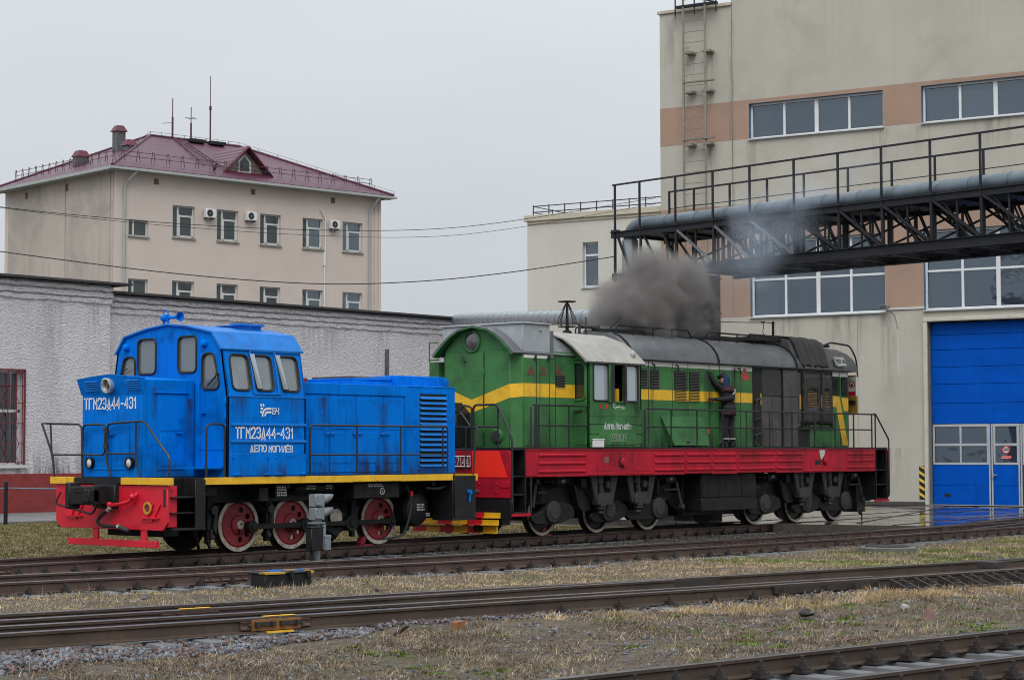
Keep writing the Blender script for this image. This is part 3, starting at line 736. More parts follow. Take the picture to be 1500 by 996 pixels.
for z0, z1, hz in ((13.47, 14.92, ZU), (6.86, 11.03, ZL)):
    o2 = rect(UL, UR, z0, z1)
    hh = [rect(a - .0, c + .0, max(hz[0], z0 + .001), hz[1]) for a, c in wins_up]
    xs = [UL] + [v for a, c in wins_up for v in (a, c)] + [UR]
    for i in range(0, len(xs), 2): b.box(xs[i], xs[i + 1], -.006, 0, z0, z1)
    for a, c in wins_up: b.box(a, c, -.006, 0, hz[1], z1)
b.build('painted_band', 'plaster_pink', DP, smooth=0)
b = MB()
for u in (-7.44,): b.box(u - .012, u + .012, -.009, -.006, 6.9, HUP)
for u in (-8.2, -2.6, .0): b.box(u - .004, u + .004, -.004, .0, 0, 6.8)
b.build('wall_crack', surf('dark_crack', (.2, .18, .15), .9), DP, smooth=0)
b = MB(); b.box(-1.5, -.1, -.05, .0, 6.88, 6.95); b.box(-1.1, -1.07, -.012, -.0, 4.6, 6.7); b.build('ledge_pipe', 'pvc_far', DP)
# stains that ran down the wall
def ribbon(name, u0, u1, z0, z1, mat, n=4, sills=True):
    """a ribbon window: frame, panes, sill"""
    for a, c in ():
        pass
def ribbon_window(parent, u0, u1, z0, z1, cols, rows, depth=.16):
    f = MB(); w = .075
    f.box(u0, u1, depth, depth + .08, z0, z0 + w); f.box(u0, u1, depth, depth + .08, z1 - w, z1)
    f.box(u0, u0 + w, depth, depth + .08, z0 + w, z1 - w); f.box(u1 - w, u1, depth, depth + .08, z0 + w, z1 - w)
    xs = np.linspace(u0 + w, u1 - w, cols + 1)
    for i, x in enumerate(xs[1:-1]):
        ww = .045 if (i % 2 == 0) else .075
        f.box(x - ww, x + ww, depth + .001, depth + .078, z0 + w, z1 - w)
    for zr in rows: f.box(u0 + w, u1 - w, depth + .002, depth + .076, zr - .04, zr + .04)
    W = f.build('window', 'pvc', parent, bev=.006)
    zs = [z0 + w] + list(rows) + [z1 - w]
    for i in range(cols):
        for k in range(len(zs) - 1):
            t = random.uniform(-.012, .012); s = random.uniform(-.03, .03)
            x0, x1 = xs[i] + .03, xs[i + 1] - .03; a, c = zs[k] + .02, zs[k + 1] - .02; y = depth + .05
            MB().add([(x0, y + t, a), (x1, y - t, a), (x1, y - t + s, c), (x0, y + t + s, c)], [(0, 1, 2, 3)]).build('pane', 'win', W, smooth=0)
    for i in range(cols):
        if random.random() < .55: MB().box(xs[i] + .1, xs[i] + random.uniform(.4, 1.1), depth + .16, depth + .18, z0 + .1, z1 - random.uniform(.2, .9)).build('reflection_panel', random.choice(['seat', 'grey', 'pvc', 'interior']), W)  # panels added behind panes to imitate varied reflections in the glass
    MB().box(u0 - .02, u1 + .05, -.10, depth, z0 - .05, z0 - .004).build('sill', 'sill', W, bev=.005)
    MB().box(u0 - .0, u0 + .004, .0, depth, z0, z1).box(u0, u1, .0, depth, z1 - .004, z1).build('reveal', 'lintel_blue', W)
for a, c in wins_up:
    ribbon_window(DP, a + .006, c - .006, ZU[0] + .006, ZU[1] - .006, 4, ())
    ribbon_window(DP, a + .006, c - .006, ZL[0] + .006, ZL[1] - .006, 4, (8.20,))
MB().box(UL + .5, UR - .5, 6.0, 6.1, 0.2, LOWZ - .6).build('inner_wall', 'seat', DP)
b = MB()
for k in range(6): b.box(-6 + 2.4 * k, -5.7 + 2.4 * k, 2.2, 2.5, .2, 16)
b.box(-7, 12, 2.2, 2.5, 9.8, 10.3); b.build('inner_frame', 'cornice', DP)
# gate
b = MB().box(-.14, 0.0, -.05, .40, 0, 6.40); b.box(GU1, GU1 + .14, -.05, .40, 0, 6.40); b.box(-.14, GU1 + .14, -.05, .40, 6.40, 6.55)
b.box(-.14, .0, -.10, -.05, 0, 6.40); b.box(-.14, GU1 + .14, -.10, -.05, 6.42, 6.53)
b.build('gate_surround', 'frame_beige', DP, bev=.008)
gy = .30
gb = MB().box(0.01, GU1 - .01, gy + .06, gy + .09, .02, 6.38)
GT = gb.build('gate', 'gate_blue', DP)
zs = [2.83, 3.55, 4.22, 4.82, 5.42, 5.95, 6.38]
for k in range(6): MB().box(.03, GU1 - .03, gy, gy + .05, zs[k] + .006, zs[k + 1] - .006).build('gate_panel', 'gate_blue', GT, bev=.008)
cols = [(.04, 2.03, 'p'), (2.20, 3.08, 'd'), (3.22, 5.21, 'p')]
for x0, x1, t in cols:
    for z0, z1 in ((.03, .68), (.69, 1.40)): MB().box(x0, x1, gy, gy + .05, z0, z1).build('gate_panel', 'gate_blue', GT, bev=.008)
    f = MB(); f.box(x0, x1, gy - .01, gy + .05, 1.41, 1.49); f.box(x0, x1, gy - .01, gy + .05, 2.06, 2.15); f.box(x0, x1, gy - .01, gy + .05, 2.73, 2.82)
    xm = [(x0 + x1) / 2] if t == 'p' else []
    for xx in [x0 + .03, x1 - .03] + xm: f.box(xx - .035, xx + .035, gy - .008, gy + .048, 1.49, 2.73)
    f.build('window_frame', 'gate_frame', GT, bev=.005)
    ed = [x0] + xm + [x1]
    for i in range(len(ed) - 1):
        for z0, z1 in ((1.5, 2.05), (2.16, 2.72)):
            MB().add([(ed[i] + .05, gy + .02, z0), (ed[i + 1] - .05, gy + .02, z0), (ed[i + 1] - .05, gy + .022, z1), (ed[i] + .05, gy + .022, z1)], [(0, 1, 2, 3)]).build('pane', 'win', GT, smooth=0)
b = MB()
for x in (2.06, 2.15, 3.09, 3.17): b.box(x - .025, x + .025, gy - .012, gy + .05, .02, 2.82)
b.box(2.12, 3.14, gy - .014, gy + .05, 2.74, 2.80)
b.build('door_post', 'gate_frame', GT)
MB().bar((2.17, gy - .06, 1.06), (2.32, gy - .06, 1.06), .03, .03).box(2.16, 2.2, gy - .06, gy, .96, 1.12).build('door_handle', 'chrome', GT)
MB().box(.43, .66, gy - .01, gy, .30, .40).build('vent', 'dark', GT)
MB().box(0, GU1, gy - .02, gy + .05, .0, .025).build('bottom_seal', 'gate_frame', GT)
b = MB().lathe([(.001, 0), (.135, 0), (.135, .004), (.001, .004)], (2.64, gy + .012, 1.93), (0, -1, 0), 24); SG = b.build('warning_sign', 'white', GT)
b = MB().lathe([(.105, .006), (.135, .006), (.135, .010), (.105, .010)], (2.64, gy + .012, 1.93), (0, -1, 0), 24, True); b.box(2.46, 2.83, gy + .002, gy + .006, 1.62, 1.72); b.build('sign_print', 'red_beam', GT)
b = MB(); marks(b, (2.56, gy + .004, 1.88), XA, ZA, .17, .12, 3, 51); b.box(2.55, 2.73, gy + .0025, gy + .004, 1.92, 1.94); b.build('sign_lettering', 'dark', GT, smooth=0)
b = MB(); marks(b, (2.475, gy + .001, 1.625), XA, ZA, .34, .09, 2, 52); b.build('sign_lettering', 'white', GT, smooth=0)
# hazard strip beside the gate
HZ = MB().box(-.37, -.15, -.012, -.001, .20, 1.36).build('hazard_strip', 'dark', DP)
for k in range(5):
    z = .22 + .25 * k
    pts = [(-.37, z + .14), (-.15, z - .0), (-.15, z + .10), (-.37, z + .24)]
    pts = [(u, min(max(v, .20), 1.36)) for u, v in pts]
    MB().add([(u, -.0145, v) for u, v in pts], [(0, 1, 2, 3)]).build('yellow_stripe', 'hazard_y', HZ, smooth=0)
b = MB().box(-1.62, -1.30, -.42, -.18, 6.92, 7.04); b.bar((-1.46, 0, 6.9), (-1.46, -.3, 6.95), .04, .04); b.tube(smooth_path([(-1.4, -.03, 6.85), (-1.2, -.02, 6.7), (-1.08, -.02, 6.2)]), .012, 5)
FL = b.build('floodlight', 'ladder', DP, bev=.01)
MB().box(-1.60, -1.32, -.425, -.42, 6.93, 7.03).build('lens', 'lamp_dark', FL)
b = MB().box(-4.2, -.14, -.2, .0, -.02, .12); b.box(UL, -4.2, -.05, 0, -.02, .15); b.build('plinth', 'kerb', DP, bev=.01)
def stain_mat(name, col, amt, up=False):
    m, t, b = new_mat(name); co = coords(t, (5, 5, .5)); g = node(t, 'ShaderNodeTexCoord').outputs['Generated']
    sp = node(t, 'ShaderNodeSeparateXYZ', {0: g})
    n_ = ramp(t, noise_f(t, co, 1.0, 4, .65), .42, .72)
    ex = node(t, 'ShaderNodeMath', {0: sp.outputs['X'], 1: node(t, 'ShaderNodeMath', {0: 1.0, 1: sp.outputs['X']}, operation='SUBTRACT').outputs[0]}, operation='MULTIPLY').outputs[0]
    f = node(t, 'ShaderNodeMath', {0: node(t, 'ShaderNodeMath', {0: ex, 1: 4.0}, operation='MULTIPLY').outputs[0], 1: sp.outputs['Z'] if not up else node(t, 'ShaderNodeMath', {0: 1.0, 1: sp.outputs['Z']}, operation='SUBTRACT').outputs[0]}, operation='MULTIPLY').outputs[0]
    f = node(t, 'ShaderNodeMath', {0: f, 1: n_}, operation='MULTIPLY').outputs[0]
    f = node(t, 'ShaderNodeMath', {0: f, 1: amt}, operation='MULTIPLY', use_clamp=True).outputs[0]
    b.inputs['Base Color'].default_value = c4(col); b.inputs['Roughness'].default_value = .9
    t.links.new(f, b.inputs['Alpha']); return m
MT['stain'] = stain_mat('rain_stain', (.20, .18, .155), .5)
MT['stain_oil'] = stain_mat('oily_run', (.02, .02, .022), .8)
MT['stain_splash'] = stain_mat('dirt_splash', (.025, .024, .022), .95, True)
MT['stain_damp'] = stain_mat('damp_run', (.30, .29, .30), .42)
MT['stain_base'] = stain_mat('mud_splash', (.30, .27, .25), .9, True)
def stain(parent, u0, u1, z0, z1, y=-.009, mat='stain'):
    MB().add([(u0, y, z0), (u1, y, z0), (u1, y, z1), (u0, y, z1)], [(0, 1, 2, 3)]).build('rain_stain' if mat == 'stain' else 'dirt_stain', mat, parent, smooth=0)
for u0, u1, z0, z1 in ((-1.75, -1.1, 3.2, 6.7), (-6.9, -6.3, 11.6, 13.38), (-2.0, -1.3, 12.0, 13.38), (-.4, .3, 12.2, 13.38), (-9.4, -8.9, 14.9, 17.2), (-8.6, -7.9, 14.95, 16.9), (-8.7, -7.9, 11.3, 13.4), (-7.6, -7.3, 6.9, 18.0), (-6.2, -4.5, 5.2, 6.75), (-4.0, -2.2, 5.0, 6.75), (-10.4, -9.7, 2, 6.7), (1.5, 3.4, 12.3, 13.38), (-3.2, -.6, .1, 2.0), (-8.2, -4.4, .1, 1.6), (-10.3, -9.6, 14.95, 18.4)): stain(DP, u0, u1, z0, z1)
# fire ladder
lu0, lu1 = -9.27, -8.36
b = MB()
for u in (lu0, lu1): b.box(u - .035, u + .035, -.42, -.35, 2.6, 20.2)
LD = b.build('ladder', 'ladder', DP, bev=.005)
R0 = MB().cyl((lu0, -.385, 2.9), (lu1, -.385, 2.9), .013, n=6).build('rung', 'ladder', LD)
for k in range(1, 43): copy_ob(R0, LD, (0, 0, .41 * k))
for z in (16.9, 15.4, 13.4, 9.0):
    for u in (lu0 + .08, lu1 - .08): MB().box(u - .06, u + .28, -.4, 0, z - .06, z + .02).build('ladder_bracket', 'ladder', LD)
for z in (13.55, 15.72): MB().box(lu0, lu1 + .35, -.45, -.30, z, z + .05).build('ladder_step', 'ladder', LD)
b = MB()
for u in (-9.6, -9.27, -8.8, -8.36, -7.9): b.box(u - .02, u + .02, -.4, -.36, 18.3, 20.2)
b.box(-9.6, -7.9, -.42, -.2, 18.62, 18.7); b.bar((-9.27, -.38, 19.3), (-7.9, .3, 19.0), .05, .05); b.bar((-9.6, .3, 19.2), (-8.0, -.38, 18.7), .05, .05)
b.build('ladder_platform', 'steel', LD)

# lower annex behind the smoke
AN = thing('annex_building', 'lower pale beige annex with one tall window left of the depot hall', 'building', (25.379, 4.132, 0), FR, local=True)
b = MB().panel((0, .35, 0), XA, ZA, rect(-16.6, -10.47, -.3, 11.02), [rect(-14.08, -13.38, 8.30, 10.05)], .35)
b.box(-16.6, -16.25, .7, 9, -.3, 11.02)
b.build('wall', 'plaster_annex', AN, smooth=0)
MB().box(-16.7, -10.47, .22, 9.2, 11.02, 11.25).box(-16.55, -10.47, .30, .4, 10.9, 11.02).build('cornice', 'cornice', AN, bev=.01)
def small_window(parent, u0, u1, z0, z1, y, split=None, tr=None, fr='pvc_far', gl='win_office', depth=.12, sill=True, w=.055, curtain=None, sash=True):
    d = y + depth
    f = MB().box(u0, u1, d, d + .06, z0, z0 + w); f.box(u0, u1, d, d + .06, z1 - w, z1); f.box(u0, u0 + w, d, d + .06, z0 + w, z1 - w); f.box(u1 - w, u1, d, d + .06, z0 + w, z1 - w)
    if split: f.box(split - w * .7, split + w * .7, d - .005, d + .055, z0 + w, z1 - w)
    if tr: f.box(split + w if split else u0 + w, u1 - w, d - .004, d + .054, tr - w * .7, tr + w * .7)
    if tr and sash and split: f.box(split, split + 2 * w, d - .01, d + .05, z0, tr + w); f.box(u1 - 2 * w, u1, d - .01, d + .05, z0, tr + w); f.box(split, u1, d - .01, d + .05, z0, z0 + 2 * w)
    W = f.build('window', fr, parent)
    cells = []
    if split:
        cells.append((u0 + w, split - w * .7, z0 + w, z1 - w))
        if tr: cells += [(split + w * .7, u1 - w, z0 + w, tr), (split + w * .7, u1 - w, tr, z1 - w)]
        else: cells.append((split + w * .7, u1 - w, z0 + w, z1 - w))
    elif tr: cells += [(u0 + w, u1 - w, z0 + w, tr), (u0 + w, u1 - w, tr, z1 - w)]
    else: cells.append((u0 + w, u1 - w, z0 + w, z1 - w))
    for a, c, e, g in cells:
        t = random.uniform(-.006, .006); s = random.uniform(-.006, .006)
        MB().add([(a, d + .03 + t, e), (c, d + .03 - t, e), (c, d + .03 - t + s, g), (a, d + .03 + t + s, g)], [(0, 1, 2, 3)]).build('pane', gl, W, smooth=0)
    if curtain: MB().box(u0 + curtain[0] * (u1 - u0), u0 + curtain[1] * (u1 - u0), d + .25, d + .27, z0 + .1, z0 + (z1 - z0) * curtain[2]).build('curtain', curtain[3], W)
    if sill: MB().box(u0 - .04, u1 + .04, y - .07, d, z0 - .07, z0 - .004).build('sill', 'ladder' if fr == 'pvc_far' else 'sill', W)
    return W
small_window(AN, -14.075, -13.385, 8.305, 10.045, .35, tr=9.55, fr='pvc', depth=.16)
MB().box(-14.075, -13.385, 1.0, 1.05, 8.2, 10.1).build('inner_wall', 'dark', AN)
b = MB()
for z in (11.38, 11.62): b.tube([(-16.35, .4, z), (-10.5, .4, z)], .02, 6); b.tube([(-16.35, .4, z), (-16.35, 5.5, z)], .02, 6)
RL = b.build('roof_railing', 'rail_bar', AN)
P0 = MB().cyl((-16.35, .4, 11.24), (-16.35, .4, 11.66), .024, n=6).build('post', 'rail_bar', RL)
for k in range(1, 9): copy_ob(P0, RL, (.72 * k, 0, 0))
for k in range(1, 4): copy_ob(P0, RL, (0, 1.5 * k, 0))

# ================================================================ OFFICE BUILDING
MT['office'] = surf('pale_pinkish_plaster', (.56, .485, .435), .85, var=.06, vs_=.4, dirt=(.46, .395, .35), damt=.45, dsc=.6, streak=.4, bump=.1, bsc=40)
MT['office_side'] = surf('stained_pinkish_plaster', (.47, .415, .37), .85, var=.12, vs_=.3, dirt=(.30, .27, .24), damt=.85, dsc=.45, streak=.9, dthr=.46, bump=.1, bsc=40)
MT['gutter'] = surf('pale_gutter', (.36, .385, .37), .5, var=.1)
def tile_mat():
    m, t, b = new_mat('maroon_metal_roof_tiles')
    co = coords(t)
    w1 = node(t, 'ShaderNodeTexWave', {'Vector': co, 'Scale': 1.5}, wave_type='BANDS', bands_direction='X')
    w2 = node(t, 'ShaderNodeTexWave', {'Vector': co, 'Scale': 1.4}, wave_type='BANDS', bands_direction='Y', wave_profile='SAW')
    h = node(t, 'ShaderNodeMath', {0: w1.outputs['Fac'], 1: w2.outputs['Fac']}, operation='ADD').outputs[0]
    o = mixc(t, noise_f(t, co, .8, 4), (.066, .016, .036), (.10, .026, .050))
    t.links.new(o, b.inputs['Base Color'])
    b.inputs['Roughness'].default_value = .38
    bn = node(t, 'ShaderNodeBump', {'Height': h, 'Strength': .6, 'Distance': .05}); t.links.new(bn.outputs[0], b.inputs['Normal'])
    return m
MT['tiles'] = tile_mat()
MT['maroon'] = surf('maroon_trim', (.11, .012, .03), .45, var=.15)
MT['maroon_rail'] = surf('dark_maroon_rail', (.07, .015, .03), .5, var=.15)
OR = math.radians(-7.2)
OF = thing('office_building', 'pinkish three storey office with maroon hipped roof behind the plaster wall', 'building', (17.3, 38.73, 0), OR, local=True)
ZT = 14.15
ow = [(2.61, 3.77), (4.96, 6.12), (7.33, 8.49), (9.75, 10.94), (12.11, 13.31)]
hol = [rect(a, c, 11.44, 12.87) for a, c in ow] + [rect(.36, 1.36, 11.34, 12.06)] + [rect(a, c, 8.06, 9.50) for a, c in ow] + [rect(.36, 1.36, 8.75, 9.46)] + [rect(a, c, 4.7, 6.14) for a, c in ow]
b = MB().panel((0, 0, 0), XA, ZA, rect(-.3, 14.45, 0, ZT), hol, .3)
b.box(-.3, 14.45, 9.65, 9.95, 0, ZT); b.box(14.15, 14.45, .3, 9.65, 0, ZT)
b.box(14.45, 14.75, 2, 4.0, 0, 13.9); b.box(14.05, 14.16, -.04, 0, 0, ZT); b.box(14.27, 14.38, -.04, 0, 0, ZT)
b.build('wall', 'office', OF, smooth=0)
b = MB().box(-.3, -.004, .3, 9.65, 0, ZT); b.box(-.34, -.3, .42, .55, 0, ZT); b.box(-.33, -.3, 4.3, 4.34, 0, ZT); b.box(-.34, -.3, .16, .30, 0, ZT)
b.build('side_wall', 'office_side', OF, smooth=0)
MB().box(.0, 14.1, 2.5, 2.6, 0, ZT - .2).build('inner_wall', 'seat', OF)
cur = ['seat', 'office', 'interior', 'pvc_far']
for i, (a, c) in enumerate(ow):
    sp_ = a + .34
    small_window(OF, a + .004, c - .004, 11.444, 12.866, 0, split=sp_, tr=12.42, curtain=[(.35, .95, .75, 'grey_box'), (.4, .8, .7, 'grey'), (.35, .98, .9, 'interior'), (.5, .9, .5, 'grey'), (.3, .95, .85, 'gate_blue')][i])
    small_window(OF, a + .004, c - .004, 8.064, 9.496, 0, split=sp_, tr=9.05, curtain=(.05, .95, .8, cur[i % 4]))
small_window(OF, .364, 1.356, 11.344, 12.056, 0, split=.66); small_window(OF, .364, 1.356, 8.754, 9.456, 0, split=.66)
# roof: four hipped planes with a real thickness
e = .45; zr = 16.82; ze = 14.30
A = [(-.3 - e, -e, ze), (14.45 + e, -e, ze), (14.45 + e, 9.95 + e, ze), (-.3 - e, 9.95 + e, ze)]
R1, R2 = (4.65, 5.2, zr), (9.70, 5.2, zr)
b = MB()
P = [V3(p) for p in A + [R1, R2]]; D = [p - Vector((0, 0, .14)) for p in P]
fs = [(0, 1, 5, 4), (1, 2, 5), (2, 3, 4, 5), (3, 0, 4)]
b.add(P + D, fs + [tuple(6 + i for i in reversed(f)) for f in fs] + [(i, 6 + i, 6 + (i + 1) % 4, (i + 1) % 4) for i in range(4)])
RF = b.build('roof', 'tiles', OF, smooth=0)
b = MB()
for p, q in ((0, 4), (1, 5), (4, 5), (3, 4), (2, 5)): b.tube([P[p] + Vector((0, 0, .02)), P[q] + Vector((0, 0, .02))], .07, 6)
b.build('ridge_cap', 'tiles', RF)
b = MB().box(-.3 - e - .1, 14.45 + e + .1, -e - .12, -e, ze - .16, ze - .05); b.box(-.3 - e - .12, -.3 - e, -e, 10.5 + e, ze - .18, ze - .04); b.box(-.3 - e, 14.45 + e, -e, .0, ze - .17, ze - .145); b.box(-.3 - e, -.3, 0, 9.95 + e, ze - .17, ze - .145)
b.build('gutter', 'gutter', OF)
b = MB()
for u in (.10, 13.25 + .45): b.tube([(u + .35 if u < 1 else u + .25, -e - .05, ze - .18), (u + .06, -.16, ze - .65), (u, -.09, ze - .9), (u, -.09, .2)], .055, 8)
b.build('downpipe', 'gutter', OF)
b = MB().tube([(10.75, -.05, 13.35), (11.05, -.05, 12.9), (11.05, -.05, 11.0), (11.0, -.05, 10.9), (11.0, -.05, 7.5)], .035, 6); b.box(10.93, 11.04, -.1, 0, 10.7, 11.3); b.build('cable_duct', 'pvc', OF)
b = MB()
for u in (1.75, 6.92, 11.52): b.box(u - .12, u + .12, -.012, 0, 13.7, 13.96)
for s_ in (4.2, 7.9): b.box(-.312, -.3, s_ - .12, s_ + .12, 13.65, 13.95)
b.build('attic_vent', surf('brown_vent', (.14, .10, .07), .8), OF)
# snow guard: brackets and two bars
def snow_guard(p0, p1, nrm, n):
    p0, p1 = V3(p0), V3(p1); d = (p1 - p0) / n; S = MB()
    for h in (.22, .42): S.tube([p0 + Vector((0, 0, h)), p1 + Vector((0, 0, h))], .014, 5)
    SGd = S.build('snow_guard', 'maroon_rail', RF)
    t = d.normalized(); K = MB()
    K.tube([p0 - t * .10, p0 - t * .03 + Vector((0, 0, .50)), p0 + t * .03 + Vector((0, 0, .50)), p0 + t * .10], .016, 5)
    K0 = K.build('bracket', 'maroon_rail', RF)
    for k in range(1, n + 1): copy_ob(K0, RF, tuple(d * k))
sl_ = (zr - ze) / (5.2 + e)
snow_guard((.2, .25, ze + .8 * sl_), (14.0, .25, ze + .8 * sl_), None, 18)
sl2 = (zr - ze) / (4.65 + .3 + e)
snow_guard((-.05, .6, ze + .8 * sl2), (-.05, 9.4, ze + .8 * sl2), None, 14)
b = MB()
for i in range(25):
    t = i / 24; q = P[4].lerp(P[5], t); b.cyl(q, q + Vector((0, 0, .22)), .012, n=5) if i % 3 == 0 else None
    q = P[5].lerp(P[1], t); b.cyl(q, q + Vector((0, 0, .2)), .012, n=5) if i % 3 == 0 else None
    q = P[4].lerp(P[0], t); b.cyl(q, q + Vector((0, 0, .2)), .012, n=5) if i % 4 == 0 else None
for k in ((4, 5), (5, 1), (4, 0)): b.tube([P[k[0]] + Vector((0, 0, .2)), P[k[1]] + Vector((0, 0, .2))], .010, 4)
b.build('lightning_wire', 'maroon_rail', RF)
# dormer
b = MB(); y0 = .45
A1, A2, A3 = (5.55, y0, 14.72), (8.3, y0, 14.72), (6.93, y0, 16.02)
k1, k2, k3 = (5.55, 1.3, 14.72), (8.3, 1.3, 14.72), (6.93, 4.1, 16.02)
th = Vector((0, 0, .12))
b.add([A1, A3, k3, k1] + [V3(p) - th for p in (A1, A3, k3, k1)], [(0, 3, 2, 1), (4, 5, 6, 7), (0, 1, 5, 4), (0, 4, 7, 3), (1, 2, 6, 5)])
b.add([A3, A2, k2, k3] + [V3(p) - th for p in (A3, A2, k2, k3)], [(0, 3, 2, 1), (4, 5, 6, 7), (0, 1, 5, 4), (1, 2, 6, 5), (3, 0, 4, 7)])
DM = b.build('dormer', 'tiles', OF, smooth=0)
b = MB()
for p, q in ((A1, A3), (A3, A2)): b.bar(V3(p) + Vector((0, -.03, -.06)), V3(q) + Vector((0, -.03, -.06)), .06, .2, (0, 1, 0))
b.box(5.55, 8.3, y0 - .1, y0 + .5, 14.62, 14.72); b.build('dormer_trim', 'maroon', DM)
b = MB()
for k in range(11):
    z = 14.76 + k * .098; hw = 1.24 * (15.92 - z) / 1.25
    if hw > .1: b.box(6.93 - hw, 6.93 + hw, y0 + .28 + .02 * (k % 2), y0 + .33, z, z + .085)
b.build('dormer_boards', surf('grey_brown_boards', (.30, .26, .22), .8, var=.2, vs_=3), DM)
wp = [(6.57, 14.78), (7.27, 14.78), (7.27, 15.32), (6.92, 15.66), (6.57, 15.32)]
wi = inset(wp, .09)
b = MB().panel((0, y0 + .24, 0), XA, ZA, wp, [wi], .06); b.build('dormer_window', 'pvc', DM)
MB().add([(u, y0 + .26, v) for u, v in wi], [tuple(range(5))]).build('pane', 'win_office', DM, smooth=0)
# roof ladder beside the dormer
b = MB(); n_ = Vector((0, -sl_, 1)).normalized() * .1
q0, q1 = Vector((5.15, .7, ze + (.7 + e) * sl_)) + n_, Vector((4.95, 5.0, ze + (5.0 + e) * sl_)) + n_
q0.x = 5.6; q1.x = 6.0
for dx in (-.17, .17): b.bar(q0 + Vector((dx, 0, 0)), q1 + Vector((dx, 0, 0)), .03, .03)
for k in range(18): c = q0.lerp(q1, (k + .5) / 18); b.bar(c - Vector((.17, 0, 0)), c + Vector((.17, 0, 0)), .02, .02)
b.build('roof_ladder', 'maroon_rail', OF)
b = MB(); b.bar((4.9, .9, ze + 1.45 * sl_ + .05), (5.9, 5.0, zr - .05), .05, .03); b.build('roof_cable', 'maroon_rail', OF)
b = MB()
for u in (6.6, 7.75): b.box(u, u + .85, 4.7, 5.0, zr - .12, zr + .04)
b.build('roof_vent', 'black', OF)
# chimneys (ventilation stacks)
def stack(u, s, zb, zt, w, cap, label):
    b = MB().box(u - w, u + w, s - w, s + w, zb, zt); c = b.build('chimney', 'grey_dark', OF)
    for k in range(1, 3): pass
    q = MB().box(u - w * 1.02, u + w * 1.02, s - w * 1.02, s + w * 1.02, zb, zb + .3).build('chimney_foot', 'maroon', c)
    q = MB().add([(u - w * cap, s - w * cap, zt), (u + w * cap, s - w * cap, zt), (u + w * cap, s + w * cap, zt), (u - w * cap, s + w * cap, zt), (u - w * .7, s - w * .7, zt + .28), (u + w * .7, s - w * .7, zt + .28), (u + w * .7, s + w * .7, zt + .28), (u - w * .7, s + w * .7, zt + .28)],
                 [(3, 2, 1, 0), (4, 5, 6, 7), (0, 1, 5, 4), (1, 2, 6, 5), (2, 3, 7, 6), (3, 0, 4, 7)]).build('chimney_cap', 'maroon', c)
stack(2.3, 3.2, 15.0, 15.85, .23, 1.35, '')
stack(2.42, 4.3, 15.4, 16.65, .22, 1.35, '')
stack(.85, 5.0, 14.7, 15.4, .27, 1.2, '')
def mast(u, s, z0, z1, r_, label, extra=None):
    c = math.cos(OR); sn = math.sin(OR)
    X_, Y_ = 17.3 + u * c - s * sn, 38.73 + u * sn + s * c
    T = thing('antenna_mast', label, 'antenna', (X_, Y_, z0), OR, 'antenna masts on the maroon roof', local=True)
    h = z1 - z0
    MB().cyl((0, 0, 0), (0, 0, h * .55), r_, n=6).cyl((0, 0, h * .55), (0, 0, h), r_ * .5, n=6).build('pole', 'maroon_rail', T)
    if extra == 'cross':
        MB().bar((-.35, 0, h * .68), (.35, 0, h * .68), .02, .02).bar((0, -.3, h * .68), (0, .3, h * .68), .02, .02).build('cross_arm', 'maroon_rail', T)
    if extra == 'yagi':
        q = MB().bar((0, 0, h * .42), (-.55, 0, h * .36), .015, .015)
        for k in range(4): q.bar((-.1 - .13 * k, -.08, h * .41 - .01 * k), (-.1 - .13 * k, .08, h * .41 - .01 * k), .01, .01)
        q.build('yagi_aerial', 'maroon_rail', T)
    if extra == 'whip': MB().cyl((0, 0, h * .5), (0, 0, h * .56), r_ * 1.6, n=6).build('collar', 'maroon_rail', T)
mast(5.88, 5.2, 16.75, 18.75, .05, 'plain antenna mast at the left end of the maroon roof ridge', 'yagi')
mast(6.92, 5.2, 16.75, 18.45, .045, 'short antenna mast with a small cross bar on the maroon roof', 'cross')
mast(8.02, 5.2, 16.75, 20.1, .04, 'tallest thin whip antenna mast on the maroon roof', 'whip')
def aircon(u, z, label):
    c, sn = math.cos(OR), math.sin(OR)
    T = thing('air_conditioner', label, 'air conditioner', (17.3 + u * c, 38.73 + u * sn, z), OR, 'air conditioners on the office wall', local=True)
    MB().box(0, .52, -.28, -.06, 0, .40).build('case', 'pvc', T, bev=.015)
    MB().lathe([(.14, -.004), (.14, .01), (.16, .012), (.16, -.004)], (.2, -.28, .2), (0, -1, 0), 18, True).lathe([(.001, .004), (.14, .004)], (.2, -.285, .2), (0, -1, 0), 16).build('fan_grille', 'soot', T)
    MB().lathe([(.001, .0), (.05, .0), (.05, .01), (.001, .012)], (.2, -.29, .2), (0, -1, 0), 10).build('fan_hub', 'grey', T)
    MB().box(.05, .09, -.26, 0, -.06, 0).box(.43, .47, -.26, 0, -.06, 0).build('bracket', 'grey_dark', T)
aircon(4.20, 12.42, 'white air conditioner left of the second tall office window')
aircon(6.44, 12.47, 'white air conditioner left of the third tall office window')
aircon(11.24, 12.45, 'white air conditioner between the last two upper office windows')
# crow on the roof
CW = thing('crow', 'small black crow perched low on the maroon roof behind the snow guard', 'bird', (17.3 + 4.75 * math.cos(OR) + .15 * math.sin(OR), 38.73 + 4.75 * math.sin(OR) - .1, ze + .25), OR, local=True)
b = MB(); z_ = .06
b.lathe([(.001, -.16), (.035, -.13), (.07, -.04), (.075, .03), (.055, .11), (.035, .15), (.045, .18), (.045, .22), (.02, .25), (.001, .29)], (0, 0, .16), (.45, 0, .9), 12)
b.add([(-.05, -.04, .06), (-.05, .04, .06), (-.22, .03, -.08), (-.22, -.03, -.08)], [(0, 1, 2, 3), (3, 2, 1, 0)])
for s in (-1, 1): b.cyl((.0, s * .03, .08), (.02, s * .03, -.12), .008, n=5)
b.build('body', 'dark', CW)

